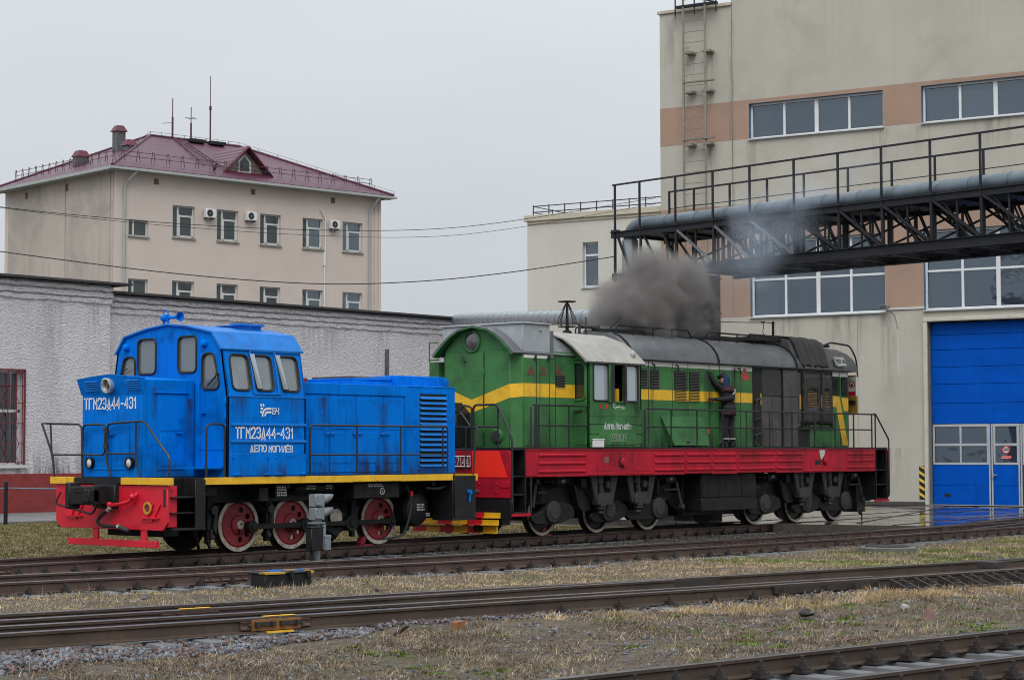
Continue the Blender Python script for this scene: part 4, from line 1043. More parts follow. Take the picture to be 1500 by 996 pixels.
# ================================================================ LONG PLASTERED SHED
def stucco_mat():
    m, t, b = new_mat('rough_lilac_stucco')
    co = coords(t)
    n1 = noise_f(t, co, .5, 5, .6); n2 = noise_f(t, coords(t, (1, 1, 1.7)), 9.5, 7, .68, .5)
    o = mixc(t, ramp(t, n1, .3, .7), (.68, .655, .70), (.76, .735, .78))
    o = mixc(t, node(t, 'ShaderNodeMath', {0: ramp(t, noise_f(t, co, 1.2, 6, .7), .56, .78), 1: .5}, operation='MULTIPLY').outputs[0], o, (.55, .53, .56))
    o = mixc(t, node(t, 'ShaderNodeMath', {0: ramp(t, noise_f(t, coords(t, (.9, 1, .18)), 1.4, 5, .65), .52, .72), 1: .42}, operation='MULTIPLY').outputs[0], o, (.50, .48, .50))
    o = mixc(t, node(t, 'ShaderNodeMath', {0: ramp(t, noise_f(t, co, .28, 4, .6, .8), .55, .60), 1: .35}, operation='MULTIPLY').outputs[0], o, (.80, .78, .82))
    t.links.new(o, b.inputs['Base Color']); b.inputs['Roughness'].default_value = .9
    v = node(t, 'ShaderNodeTexVoronoi', {'Vector': co, 'Scale': 14.0}).outputs['Distance']
    h = node(t, 'ShaderNodeMath', {0: n2, 1: node(t, 'ShaderNodeMath', {0: v, 1: .35}, operation='MULTIPLY').outputs[0]}, operation='ADD').outputs[0]
    bn = node(t, 'ShaderNodeBump', {'Height': h, 'Strength': 1.0, 'Distance': .12}); t.links.new(bn.outputs[0], b.inputs['Normal'])
    return m
MT['stucco'] = stucco_mat()
MT['plinth_red'] = surf('dark_red_stucco', (.24, .035, .035), .9, var=.2, vs_=3, dirt=(.13, .03, .03), damt=.6, dsc=3, bump=.9, bsc=9)
MT['roof_felt'] = surf('dark_roof_edge', (.05, .046, .047), .7, var=.3)
MT['grille_red'] = surf('maroon_window_grille', (.17, .025, .03), .6, var=.2)
SH = thing('workshop_building', 'long rough plastered workshop wall with dark red plinth behind the blue locomotive', 'building', (10, 28, -.2))
wy = 28.0
b = MB().panel((0, wy - .25, 0), XA, ZA, rect(-30, 8.17, 1.16, 7.92), [rect(2.6, 4.46, 1.48, 4.72)], .7)
b.panel((0, wy, 0), XA, ZA, rect(8.17, 31, 1.16, 7.62), [], .45)
b.box(-30, 31, wy + 7, wy + 7.4, -.3, 7.6); b.box(30.6, 31, wy + .45, wy + 7, -.3, 7.6)
b.build('wall', 'stucco', SH, smooth=0)
b = MB()
for x0, x1, y, zt in ((-30, 8.21, wy - .25, 7.92), (8.21, 31, wy, 7.62)):
    for k in range(3):
        z = zt - .22 - .22 * k; d = .15 - .045 * k
        xs = np.arange(x0, x1 + .01, (x1 - x0) / max(1, round((x1 - x0) / .3))); vs = []
        for x in xs:
            j, q = random.uniform(-.028, .028), random.uniform(-.02, .02)
            vs += [(x, y - d + q, z + .12 + j), (x, y - d + q, z + j), (x, y + .01, z - .03), (x, y + .01, z + .2)]
        b.add(vs, [(4 * i + c, 4 * i + 4 + c, 4 * i + 4 + (c + 1) % 4, 4 * i + (c + 1) % 4) for i in range(len(xs) - 1) for c in range(4)] + [(0, 1, 2, 3), tuple(range(len(vs) - 1, len(vs) - 5, -1))])
b.build('wall_moulding', 'stucco', SH, smooth=0)
b = MB().box(-30, 8.25, wy - .29, wy + .5, -.4, 1.16); b.box(8.25, 31, wy - .04, wy + .5, -.4, 1.16); b.build('plinth', 'plinth_red', SH, smooth=0)
b = MB().box(-30, 8.9, wy - .62, wy + 4, 7.94, 8.02); b.box(8.2, 31, wy - .35, wy + 4, 7.66, 7.74)
b.build('roof_edge', 'roof_felt', SH)
b = MB().box(2.6, 4.46, wy - .02, wy + .06, 1.48, 1.56); b.box(2.6, 4.46, wy - .02, wy + .06, 4.64, 4.72); b.box(2.6, 2.68, wy - .02, wy + .06, 1.48, 4.72); b.box(4.38, 4.46, wy - .02, wy + .06, 1.48, 4.72); b.box(2.6, 4.46, wy - .02, wy + .06, 3.28, 3.38); b.box(3.5, 3.58, wy - .02, wy + .06, 1.48, 4.72)
WW = b.build('window', 'pvc', SH)
for z0, z1 in ((1.57, 3.28), (3.38, 4.63)):
    for x0, x1 in ((2.7, 3.48), (3.6, 4.37)): MB().add([(x0, wy + .03, z0), (x1, wy + .035, z0), (x1, wy + .03, z1), (x0, wy + .028, z1)], [(0, 1, 2, 3)]).build('pane', 'win', WW, smooth=0)
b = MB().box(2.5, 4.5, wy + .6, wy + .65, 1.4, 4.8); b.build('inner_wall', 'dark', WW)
MB().prism([(3.75, 1.8), (4.2, 1.8), (4.1, 2.6), (3.9, 2.7)], 'y', wy + .3, wy + .35).build('yellow_cloth', 'yellow_dull', WW)
b = MB()
for x in (2.75, 3.1, 3.45, 3.8, 4.15, 4.40):
    b.bar((x, wy - .28, 1.5), (x, wy - .28, 4.72), .025, .025)
for z in (1.55, 2.2, 2.9, 3.6, 4.2, 4.68): b.bar((2.6, wy - .28, z), (4.46, wy - .28, z), .025, .025)
for z0, z1 in ((1.55, 2.2), (2.2, 2.9), (2.9, 3.6), (3.6, 4.2)):
    for x in (2.93, 3.63, 4.1): b.bar((x - .17, wy - .28, z0), (x + .17, wy - .28, z1), .016, .016); b.bar((x + .17, wy - .28, z0), (x - .17, wy - .28, z1), .016, .016)
for a in (rect(2.56, 4.5, 1.44, 4.76),):
    b.tube([V3((x, wy - .27, z)) for x, z in a], .04, 4, True)
b.build('grille', 'grille_red', WW)
b = MB().box(2.5, 4.6, wy - .36, wy, 1.36, 1.46); b.build('sill', 'pvc_far', WW)
for x0, x1, z0, z1, m in ((-2, 1.4, 4.6, 7.2, 'stain_damp'), (5.0, 6.2, 3.6, 7.2, 'stain_damp'), (6.9, 8.1, 5.0, 7.2, 'stain_damp'), (1.0, 8.1, 1.17, 2.3, 'stain_base'), (4.6, 7.4, 1.17, 1.8, 'stain_base')): stain(SH, x0, x1, z0, z1, wy - .262, m)
for x0, x1, z0, z1, m in ((9.2, 11.5, 4.8, 6.9, 'stain_damp'), (14, 15.2, 4.2, 6.9, 'stain_damp'), (17.5, 20.5, 5.2, 6.9, 'stain_damp'), (22, 23, 4, 6.9, 'stain_damp'), (25, 28.5, 5.4, 6.9, 'stain_damp')): stain(SH, x0, x1, z0, z1, wy - .012, m)
# bollards with a chain in front of the shed
def bollard(x, y, label):
    T = thing('bollard', label, 'bollard', (x, y, -.2), group='black posts along the path')
    MB().cyl((x, y, -.2), (x, y, 1.02), .06, n=12).build('post', 'black', T); MB().ball((x, y, 1.02), .06, 10, 6).build('cap', 'black', T)
bollard(-2.14, 19.33, 'black chain post on the grass edge left of the blue locomotive')
b = MB().tube([(-2.14 + 5.5 * (t - 6) / 6, 19.33, .86 - .06 * math.sin(PI * ((t % 6) / 6))) for t in range(13)], .022, 6)
b.build('barrier_rope', surf('blue_grey_rope', (.16, .2, .28), .6), None, label='blue grey barrier rope strung from the black post in front of the red plinth', cat='rope')
# ================================================================ PIPE BRIDGE (local x towards the camera side, y away)
BR_R = math.radians(-97.4)
BO = (8.27, 4.87, 0)
PB = thing('pipe_bridge', 'black steel truss footbridge carrying a pipe over the green locomotive', 'bridge', BO, BR_R, local=True)
BW, BLN = 2.2, 21.0
ZC0, ZC1, ZB0, ZB1, ZH = 8.00, 8.18, 6.79, 7.05, 9.53
for y in (0.0, BW):
    b = MB().box(-.1, BLN, y - .05, y + .05, ZC0, ZC1 - .02); b.box(-.1, BLN, y - .10, y + .10, ZC1 - .02, ZC1)
    b.build('top_chord', 'steel', PB, bev=.004)
    b = MB().box(2.6, BLN, y - .05, y + .05, ZB0, ZB1); b.box(2.6, BLN, y - .12, y + .12, ZB0, ZB0 + .02); b.box(2.6, BLN, y - .12, y + .12, ZB1 - .02, ZB1)
    b.build('bottom_chord', 'steel', PB, bev=.004)
XS = [.06, 1.04, 2.42, 3.81, 5.13, 6.65, 8.10, 9.47, 10.95, 12.4, 13.9, 15.3, 16.8, 18.2, 19.6, 20.9]
for y in (.0, 1.1, BW):
    V0 = MB().bar((0, 0, 0), (0, 0, ZC0 - ZB1 + .05), .075, .075, (0, 1, 0)).build('truss_post', 'steel', None)
    pts = XS[2:] if y in (0, BW) else [x + {1.1: .75}[y] for x in XS[2:-1]]
    for i, x in enumerate(pts):
        o = V0 if i == 0 else copy_ob(V0); o.parent = PB; o.location = (x, y, ZB1 - .02)
    for i in range(len(pts) - 1):
        a, c = pts[i], pts[i + 1]
        MB().bar(((a + c) / 2 + (.1 if y else 0), y + .03, ZB1), ((a + c) / 2 + (.1 if y else 0), y + .03, ZC0), .045, .045, (0, 1, 0)).build('truss_post', 'steel', PB)
        MB().bar((a + .3, y + .05, ZC0), ((a + c) / 2 + .3, y + .05, ZB1), .04, .04, (0, 1, 0)).build('truss_brace', 'steel', PB)
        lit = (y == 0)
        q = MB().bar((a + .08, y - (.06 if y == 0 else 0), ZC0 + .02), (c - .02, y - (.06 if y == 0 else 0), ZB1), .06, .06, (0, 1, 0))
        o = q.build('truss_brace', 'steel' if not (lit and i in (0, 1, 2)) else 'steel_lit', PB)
        if y > 0:
            q = MB().bar((a + .45, y + .06, ZC0), (a + .9, y + .06, ZB1), .05, .05, (0, 1, 0)); q.build('truss_brace', 'steel', PB)
            MB().bar((a + .95, y - .06, ZC0), (a + 1.4, y - .06, ZB1), .045, .045, (0, 1, 0)).build('truss_brace', 'steel', PB)
# the open left end: posts and struts hanging over the riser
b = MB()
for x, y, zb in ((.02, 0, 6.75), (1.04, 0, 6.3), (1.7, .4, 6.6), (1.04, BW, 6.6), (.22, BW, 6.9), (2.0, BW, 6.7)): b.bar((x, y, ZC0), (x, y, zb), .06, .06, (0, 1, 0))
for (x0, x1, y) in ((.15, .75, 0), (1.15, 1.9, .02), (1.5, 2.3, .5), (.5, 1.6, BW), (1.9, 2.6, 0)): b.bar((x0, y, ZC0), (x1, y, 6.75), .055, .055, (0, 1, 0))
b.box(-.05, .45, -.06, .06, 6.80, 6.98); b.box(-.05, .1, 0, BW, 6.80, 6.92)
b.build('end_frame', 'steel', PB)
b = MB().box(-.1, BLN, .06, BW - .06, ZC1 - .10, ZC1 - .06)
for k in range(15): b.box(.4 + 1.4 * k, .5 + 1.4 * k, 0, BW, ZC0, ZC0 + .1); b.box(2.8 + 1.3 * k, 2.9 + 1.3 * k, .05, BW - .05, ZB0 + .05, ZB0 + .15) if 2.9 + 1.3 * k < BLN else None
for k in range(13):
    x = 2.7 + 1.4 * k; b.bar((x, .05, ZB0 + .1), (x + 1.4, BW - .05, ZB0 + .1), .06, .05); b.bar((x, .05, ZB1 + .0), (x + .6, BW, ZC0), .05, .05)
b.build('deck', 'steel', PB)
for y, zt in ((-.04, ZH), (BW + .04, ZH)):
    x0 = -.03 if y < 0 else .03
    b = MB().bar((x0, y, zt), (BLN, y, zt), .048, .048)
    if y > 0: b.bar((x0, y, zt - .5), (BLN, y, zt - .5), .022, .022)
    H = b.build('handrail', 'steel', PB)
    p = MB().bar((0, y, ZC0), (0, y, zt), .05, .05, (0, 1, 0)).build('post', 'steel', H)
    for i, x in enumerate(XS):
        o = p if i == 0 else copy_ob(p, H)
        o.location = (x, 0, 0)
for x in XS[::2]: MB().box(x - .09, x + .12, -.12, .05, ZC1 - .02, ZC1 + .05).build('joint_plate', 'steel', PB)
# insulated pipe on the bridge and down its end
PP = thing('insulated_pipe', 'grey sheet clad pipe running along the top of the bridge, bending down at its end', 'pipe', BO, BR_R, local=True)
pr = .20; zp = ZC1 + pr * 1.0 - .03; yp = .27
seg = list(np.arange(.75, 21.1, 1.12))
for i in range(len(seg) - 1):
    b = MB().cyl((seg[i], yp, zp + random.uniform(-.006, .006)), (seg[i + 1] - .012, yp, zp + random.uniform(-.006, .006)), pr, n=22, cap=True)
    b.cyl((seg[i] + .01, yp, zp), (seg[i] + .05, yp, zp), pr + .008, n=22)
    b.build('pipe_section', 'galv_soot', PP)
MB().tube(smooth_path([(.80, yp, zp), (.58, yp, zp - .05), (.42, yp, zp - .2), (.36, yp, zp - .42)]), pr, 20).build('pipe_bend', 'galv_soot', PP)
for k in range(3): MB().cyl((.36, yp, zp - .42 - .9 * k), (.36, yp, zp - .42 - .9 * (k + 1) + .012), pr + .03, n=20).build('pipe_section', 'galv', PP)
# the low pipe coming across from the workshop
HP = thing('insulated_pipe', 'thick grey sheet clad pipe crossing low behind the locomotive cab towards the smoke', 'pipe', (7.6, 5.5, 5.6))
q0, q1 = Vector((8.75, 5.5, 5.8)), Vector((26.7, 27.5, 7.62))
n = 22
for i in range(n):
    a, c = q0.lerp(q1, i / n), q0.lerp(q1, (i + 1) / n); d = (c - a).normalized()
    b = MB().cyl(a + d * .006, c - d * .006, .24, n=22); b.cyl(a + d * .02, a + d * .07, .25, n=22)
    b.build('pipe_section', 'galv', HP)
MB().cyl(q0 - (q1 - q0).normalized() * .02, q0 + (q1 - q0).normalized() * .3, .29, n=22).build('pipe_collar', 'galv', HP)
# sheet clad pier under the bridge end, and one beyond the frame
def pier(x0, x1, label, zt=6.9):
    T = thing('bridge_pier', label, 'pier', BO, BR_R, local=True)
    b = MB().box(x0, x1, .1, BW - .1, -.2, zt); b.build('shaft', 'duct', T, bev=.02)
    b = MB()
    for z in np.arange(.8, zt, 1.0): b.box(x0 - .015, x1 + .015, .085, BW - .085, z, z + .04)
    b.build('shaft_seam', 'duct', T)
    MB().box(x0 - .2, x1 + .2, -.1, BW + .1, -.3, -.05).build('footing', 'kerb', T)
pier(.70, 2.18, 'dark sheet clad bridge pier standing in the smoke behind the locomotive roof')
b = MB()
# ================================================================ BLUE SHUNTING LOCOMOTIVE (x along the track, rail top = 0)
BL = thing('blue_locomotive', 'bright blue diesel shunter with yellow sill, red front beam and red spoked wheels', 'locomotive', (-9.4, 0, 0))

b = MB()
b.box(-13.3, -5.3, -.62, .62, .86, 1.36)
b.prism([(-13.46, -1.12), (-12.66, -1.12), (-12.66, -1.68), (-5.92, -1.68), (-5.92, -1.12), (-5.2, -1.12), (-5.2, 1.12), (-5.92, 1.12), (-5.92, 1.68), (-12.66, 1.68), (-12.66, 1.12), (-13.46, 1.12)], 'z', 1.36, 1.445)
for x in (-12.4, -10.4, -8.6, -6.3): b.box(x - .05, x + .05, -1.5, 1.5, 1.2, 1.36)
b.box(-12.9, -5.6, -.95, -.8, .95, 1.3); b.box(-12.9, -5.6, .8, .95, .95, 1.3)
b.build('underframe', 'black', BL, bev=.01)
b = MB()
for s in (-1, 1):
    b.box(-12.66, -5.92, s * 1.68, s * 1.70, 1.312, 1.443)
b.box(-8.86, -7.5, -1.712, -1.70, 1.32, 1.44)
for x in (-8.7, -8.2, -7.75): b.cyl((x, -1.705, 1.36), (x, -1.722, 1.36), .016, n=8)
b.build('side_sill', 'yellow', BL, bev=.004)

# front beam and what hangs on it
fb = MB().prism([(-1.63, .64), (-1.5, .5), (1.5, .5), (1.63, .64), (1.63, 1.31), (-1.63, 1.31)], 'x', -13.47, -13.42)
fb.box(-13.42, -13.34, -1.63, 1.63, 1.22, 1.3)
for yy in (-1.55, -.85, .85, 1.55): fb.box(-13.42, -13.2, yy - .02, yy + .02, .56, 1.3)
FB = fb.build('front_beam', 'red_beam', BL, bev=.006)
b = MB(); b.box(-13.52, -13.44, 1.04, 1.76, 1.318, 1.447); b.box(-13.52, -13.44, -1.76, -.36, 1.318, 1.447)
b.build('warning_edge', 'yellow', FB, bev=.004)
MB().box(-13.5, -13.42, -.36, 1.04, 1.33, 1.44).build('beam_recess', 'black', FB)
b = MB(); b.box(-13.49, -13.41, -1.34, 1.22, .19, .31)
for yy in (-.95, .45): b.box(-13.46, -13.42, yy - .08, yy + .08, .31, .52)
b.build('rail_guard', 'red_beam', BL, bev=.005)
for yy in (-1.14, 1.08):
    b = MB()
    for dy in (-.15, .05): b.bar((-13.49, yy + dy, .74), (-13.49, yy + dy - .16, .98), .025, .02, (1, 0, 0))
    b.box(-13.53, -13.46, yy - .28, yy + .2, .71, .735); b.box(-13.5, -13.46, yy - .1, yy + .1, .66, .71)
    o = b.build('hose_bracket', 'red_beam', FB)
    if yy < 0:
        MB().lathe([(.075, 0), (.112, 0), (.112, .025), (.075, .025)], (-13.5, yy + .02, .9), (-1, 0, 0), 24, True).build('ring', 'yellow_dull', FB)
        MB().cyl((-13.49, yy + .02, .9), (-13.505, yy + .02, .9), .076, n=20).build('disc', 'wheel_red', FB)
b = MB().box(-13.476, -13.46, -1.57, -1.52, .92, 1.24)
b.build('lift_slot', 'dark', FB)

# automatic coupler
def coupler(xf, sx, parent, y0=.0, zc=1.1):
    b = MB()
    P = lambda l: [(xf + sx * a, y0 + w) for a, w in l]
    b.prism(P([(.0, -.14), (.32, -.16), (.42, -.30), (.56, -.30), (.66, -.20), (.56, -.12), (.50, .02), (.60, .14), (.72, .20), (.70, .30), (.40, .33), (.3, .15), (0, .14)]), 'z', zc - .17, zc + .17)
    b.prism(P([(.36, .33), (.5, .2), (.72, .2), (.70, .36), (.4, .38)]), 'z', zc - .24, zc + .24)
    b.box(xf + sx * .42, xf + sx * .62, y0 + .1, y0 + .3, zc + .05, zc + .09); b.box(xf + sx * .42, xf + sx * .66, y0 - .3, y0 - .12, zc - .12, zc + .12)
    b.box(xf - sx * .02, xf + sx * .1, y0 - .32, y0 + .32, zc - .24, zc + .2)
    return b.build('coupler', 'bogie', parent, bev=.02)
coupler(-13.48, -1, BL, .06, 1.12)
MB().tube(smooth_path([(-13.52, 1.42, 1.16), (-13.6, 1.44, 1.0), (-13.62, 1.36, .93), (-13.64, .75, .84), (-13.66, .35, .78), (-13.66, .22, .84), (-13.64, .12, .98), (-13.6, -.02, 1.02)]), .02, 6).build('uncoupling_rod', 'black', BL)
b = MB().tube(smooth_path([(-13.47, -.78, 1.16), (-13.56, -.78, 1.08), (-13.58, -.62, 1.0), (-13.6, -.3, .95), (-13.6, -.16, .95)]), .034, 8)
b.ball((-13.58, -.78, 1.1), .06); b.ball((-13.6, -.14, .95), .055)
b.build('brake_pipe', 'red_beam', BL)
b = MB().tube(smooth_path([(-13.62, -.16, .86), (-13.64, .04, .75), (-13.66, .12, .64), (-13.66, .0, .57), (-13.66, -.3, .56), (-13.64, -.5, .55)]), .032, 8)
b.build('brake_hose', 'rubber', BL)
b = MB().cyl((-13.62, -.18, .9), (-13.62, -.12, .84), .042, n=10); b.cyl((-13.64, -.44, .56), (-13.64, -.5, .55), .042, n=10)
b.build('hose_clamp', 'chrome', BL)
MB().cyl((-13.64, -.5, .55), (-13.62, -.72, .49), .05, .035, n=10).build('hose_head', 'bogie_lit', BL)

# front hood (nose)
NX = -13.4
b = MB().prism([(-.80, 1.445), (-.80, 3.24), (-.45, 3.285), (.07, 3.32), (.6, 3.285), (.95, 3.24), (.95, 1.445)], 'x', NX, -12.16)
# flared brow over the front
arc = [(-.86, 3.27), (-.45, 3.31), (.07, 3.345), (.6, 3.31), (1.0, 3.27)]
A = [(NX - .10, y, z) for y, z in arc]; Bk = [(NX + .02, y, z) for y, z in arc]
lo = [(NX - .005, y * .97, 2.97) for y, z in arc]
n = len(arc)
b.add(A + lo, [(i, i + 1, n + i + 1, n + i) for i in range(n - 1)])
b.add(A + Bk, [(i, n + i, n + i + 1, i + 1) for i in range(n - 1)])
b.add([A[0], Bk[0], lo[0]], [(0, 1, 2)]); b.add([A[-1], Bk[-1], lo[-1]], [(0, 2, 1)])
b.box(NX + .28, -12.3, -.84, -.80, 2.985, 3.01)
NOSE = b.build('nose_hood', 'blue', BL, bev=.012)
for (y0, y1) in ((.06, .60), (-.46, .03)):
    d = MB().box(NX - .014, NX, y0, y1, 1.58, 2.66); d.box(NX - .022, NX - .014, y0 + .07, y1 - .07, 1.66, 2.2); d.build('nose_door', 'blue', BL, bev=.006)
MB().bar((NX - .05, .14, 2.24), (NX - .05, -.06, 2.24), .03, .03).box(NX - .05, NX, .09, .12, 2.22, 2.26).build('door_handle', 'blue', BL)
d = MB().box(-13.03, -12.40, -.815, -.80, 1.58, 2.96); d.box(-12.98, -12.46, -.823, -.815, 2.3, 2.9); d.box(-12.98, -12.46, -.823, -.815, 1.66, 2.22)
D = d.build('nose_side_door', 'blue', BL, bev=.006)
MB().box(-12.62, -12.46, -.87, -.85, 2.25, 2.29).box(-12.6, -12.56, -.85, -.82, 2.25, 2.29).build('handle', 'blue', D)
for yy in (.60, -.62):
    b = MB()
    for k in range(5):
        z = 3.215 - .04 * k; xs_ = NX - .105 + (3.27 - z) / .30 * .095
        b.prism([(xs_ - .012, z - .008), (xs_, z + .012), (xs_ + .02, z + .012), (xs_ + .02, z - .012)], 'y', yy - .19, yy + .19)
    b.build('grille', 'blue_roof', BL)
# headlight on the brow, marker lights on the hood
b = MB().lathe([(.10, 0), (.14, 0), (.145, .09), (.125, .10), (.118, .05)], (NX - .05, .08, 3.14), (-1, 0, -.1), 28, True)
HL = b.build('headlight', 'chrome', BL)
MB().lathe([(0.001, .05), (.07, .045), (.118, .03)], (NX - .05, .08, 3.14), (-1, 0, -.1), 24).build('lens', 'lamp_dark', HL)
for yy in (.64, -.52):
    b = MB().lathe([(.07, 0), (.105, 0), (.108, .08), (.09, .085), (.088, .05)], (NX - .005, yy, 1.71), (-1, 0, 0), 24, True)
    o = b.build('marker_light', 'black', BL)
    MB().lathe([(.001, .088), (.05, .08), (.088, .055)], (NX - .005, yy, 1.71), (-1, 0, 0), 20).build('lens', 'lamp_glass', o)
lettering('number_lettering', 'ТГМ23Д44-431', (NX - .002, .87, 2.715), (0, -1, 0), ZA, 1.52, .19, 'letter', BL, stroke=.29)

# cab: hollow shell with real window openings
prof_low = [(-1.70, 1.445), (-1.70, 2.94)]
CF, CR = -12.13, -10.15
outl = [(-1.70, 1.445), (1.70, 1.445), (1.70, 2.94), (1.535, 3.84), (1.28, 4.14), (.6, 4.27), (0, 4.33), (-.6, 4.27), (-1.28, 4.14), (-1.535, 3.84), (-1.70, 2.94)]
fwin = [rrect(-.82, -.29, 3.40, 4.08, .10), rrect(.36, .90, 3.40, 4.07, .10), rrect(-1.46, -1.0, 3.07, 3.74, .12, sk0=.0, sk1=0), rrect(1.02, 1.46, 3.07, 3.74, .12)]
fwin[2] = rrect(-1.47, -.98, 3.07, 3.74, .12, sk0=.13, sk1=.0)
fwin[3] = rrect(.98, 1.47, 3.07, 3.74, .12, sk0=0, sk1=-.13)
b = MB()
b.panel((CF, 0, 0), (0, -1, 0), ZA, [(-p[0], p[1]) for p in outl], [[(-p[0], p[1]) for p in h] for h in fwin], .04)
b.panel((CR, 0, 0), YA, ZA, outl, [rrect(-1.4, -.6, 3.35, 3.8, .1), rrect(.6, 1.4, 3.35, 3.8, .1)], .04)
swin = [(-11.99, -11.53), (-11.41, -10.95), (-10.75, -10.28)]
slen = math.hypot(.165, .9)
for s in (-1, 1):
    o = Vector((0, s * 1.70, 2.94)); uy = Vector((0, -s * .165, .9)).normalized()
    k = 1 if s < 0 else -1
    holes = [rrect(min(k * a, k * c), max(k * a, k * c), .115, .79, .11) for a, c in swin]
    b.panel(o, (k, 0, 0), uy, rect(min(k * CF, k * CR), max(k * CF, k * CR), 0, slen), holes, .05)
    b.box(CF, CR, s * 1.66, s * 1.70, 1.445, 2.94)
CAB = b.build('cab', 'blue', BL, bev=.006)
MB().box(-12.08, -10.2, -1.64, 1.64, 1.45, 2.1).box(-10.24, -10.2, -1.6, 1.6, 2.1, 3.3).build('cab_floor_block', 'interior', BL)
b = MB()
for s in (-1, 1): b.add([(CF + .03, s * 1.5, 3.8), (CR, s * 1.5, 3.8), (CR, s * 1.25, 4.1), (CF + .03, s * 1.25, 4.1)], [(0, 1, 2, 3)])
b.build('cab_lining', 'interior', BL)
# frames and panes
def loco_window(parent, o, ux, uy, poly, gl, fr='rubber', fw=.022):
    o, ux, uy = V3(o), V3(ux), V3(uy); nn = ux.cross(uy).normalized(); poly = ccw_(poly)
    pts = [o + ux * p[0] + uy * p[1] + nn * .006 for p in poly]
    w = MB().tube(pts, fw, 6, True).build('window', fr, parent)
    p2 = [o + ux * p[0] + uy * p[1] - nn * .022 for p in poly]; p3 = [p - nn * .006 for p in p2]
    m = len(poly)
    g = MB().add(p2 + p3, [tuple(range(m)), tuple(reversed(range(m, 2 * m)))] + [(i, m + i, m + (i + 1) % m, (i + 1) % m) for i in range(m)])
    g.build('pane', gl, w, smooth=0)
    return w
for h in fwin: loco_window(BL, (CF, 0, 0), (0, -1, 0), ZA, [(-p[0], p[1]) for p in h], 'win_loco')
for s in (-1, 1):
    o = Vector((0, s * 1.70, 2.94)); uy = Vector((0, -s * .165, .9)).normalized(); k = 1 if s < 0 else -1
    for a, c in swin: loco_window(BL, o, (k, 0, 0), uy, rrect(min(k * a, k * c), max(k * a, k * c), .115, .79, .11), 'win_loco')
for poly, y in ((rrect(-1.4, -.6, 3.35, 3.8, .1), 0), (rrect(.6, 1.4, 3.35, 3.8, .1), 0)): loco_window(BL, (CR, 0, 0), YA, ZA, poly, 'win_loco')
b = MB()
sy = lambda z: -1.70 + (z - 2.94) * .165 / .9
for x in (-11.47, -10.85): b.bar((x, sy(3.0) - .012, 3.0), (x, sy(3.8) - .012, 3.8), .05, .03, (0, 1, 0))
b.bar((-11.49, sy(3.80) - .015, 3.8), (-10.2, sy(3.80) - .015, 3.8), .03, .035); b.bar((-11.49, sy(2.99) - .012, 2.99), (-10.8, sy(2.99) - .012, 2.99), .03, .02)
b.box(CF, CR, -1.712, -1.70, 2.925, 2.95)
b.build('window_slide_frame', 'blue_roof', BL, bev=.004)
for x0, x1 in ((-11.50, -11.40), (-10.86, -10.74)):
    b = MB().add([(x0, sy(3.74) - .03, 3.74), (x0 + .06, sy(3.74) - .10, 3.74), (x1 + .04, sy(3.12) - .12, 3.1), (x1, sy(3.12) - .03, 3.1)], [(0, 1, 2, 3)])
    w = b.build('wind_deflector', 'win_green', BL, smooth=0)
    MB().bar((x1 - .02, sy(3.1) - .03, 3.08), (x1 + .1, sy(3.1) - .08, 3.08), .015, .015).bar((x0, sy(3.74) - .03, 3.74), (x1, sy(3.12) - .03, 3.1), .014, .014).build('deflector_frame', 'black', w)
# wipers
b = MB()
b.bar((CF - .02, -1.44, 3.36), (CF - .05, -1.16, 3.13), .016, .012); b.bar((CF - .03, -1.47, 3.34), (CF - .03, -1.40, 3.36), .03, .03)
b.bar((CF - .03, -1.41, 3.3), (CF - .05, -1.17, 3.1), .012, .012)
b.build('wiper', 'black', BL)
MB().bar((CF - .03, 1.42, 3.42), (CF - .05, 1.15, 3.52), .014, .012).build('wiper', 'black', BL)
# roof
rp = [(1.56, 3.83), (1.30, 4.15), (.6, 4.285), (0, 4.345), (-.6, 4.285), (-1.30, 4.15), (-1.56, 3.83)]
rin = [(y * .975, z - .035) for y, z in rp]
b = MB().prism(rp + rin[::-1], 'x', CF - .05, CR + .06)
b.box(CF - .05, CR + .06, -1.575, -1.54, 3.80, 3.835); b.box(CF - .05, CR + .06, 1.54, 1.575, 3.80, 3.835)
b.build('cab_roof', 'blue_roof', BL, bev=.006)
b = MB().box(-11.0, -10.45, -.75, -.15, 4.26, 4.33); b.box(-11.05, -10.4, -.8, -.1, 4.33, 4.35)
for k in range(3): b.bar((-10.95 + .25 * k, -.8, 4.36), (-10.75 + .2 * k, -.2, 4.40), .04, .03)
b.build('roof_vent', 'blue_roof', BL)
b = MB().lathe([(.02, 0), (.03, .12), (.035, .22), (.06, .31), (.095, .36), (.08, .35), (.02, .2)], (CF + .12, .16, 4.47), (0, -1, .02), 16)
b.lathe([(.03, 0), (.06, .02), (.075, .1), (.07, .16), (.03, .18)], (CF + .12, .34, 4.47), (0, -1, 0), 14)
b.cyl((CF + .12, .16, 4.3), (CF + .12, .16, 4.47), .022, n=8); b.cyl((CF + .12, .28, 4.3), (CF + .12, .28, 4.47), .022, n=8)
b.tube(smooth_path([(CF + .12, .3, 4.53), (CF + .12, .27, 4.62), (CF + .12, .18, 4.6), (CF + .12, .14, 4.5)]), .012, 6)
b.build('horn', 'blue', BL)
b = MB()
for yy in (-1.12, 1.28): b.lathe([(.075, 0), (.075, .05), (.05, .10), (.001, .11)], (CF, yy * .95, 3.93), (-1, 0, 0), 14)
b.build('side_lamp', 'blue', BL)
b = MB()
for z in (2.10, 2.41):
    b.prism([(-1.70, z - .03), (-1.725, z - .015), (-1.725, z + .015), (-1.70, z + .03)], 'x', -12.05, CR)
b.build('side_rib', 'blue_roof', BL)
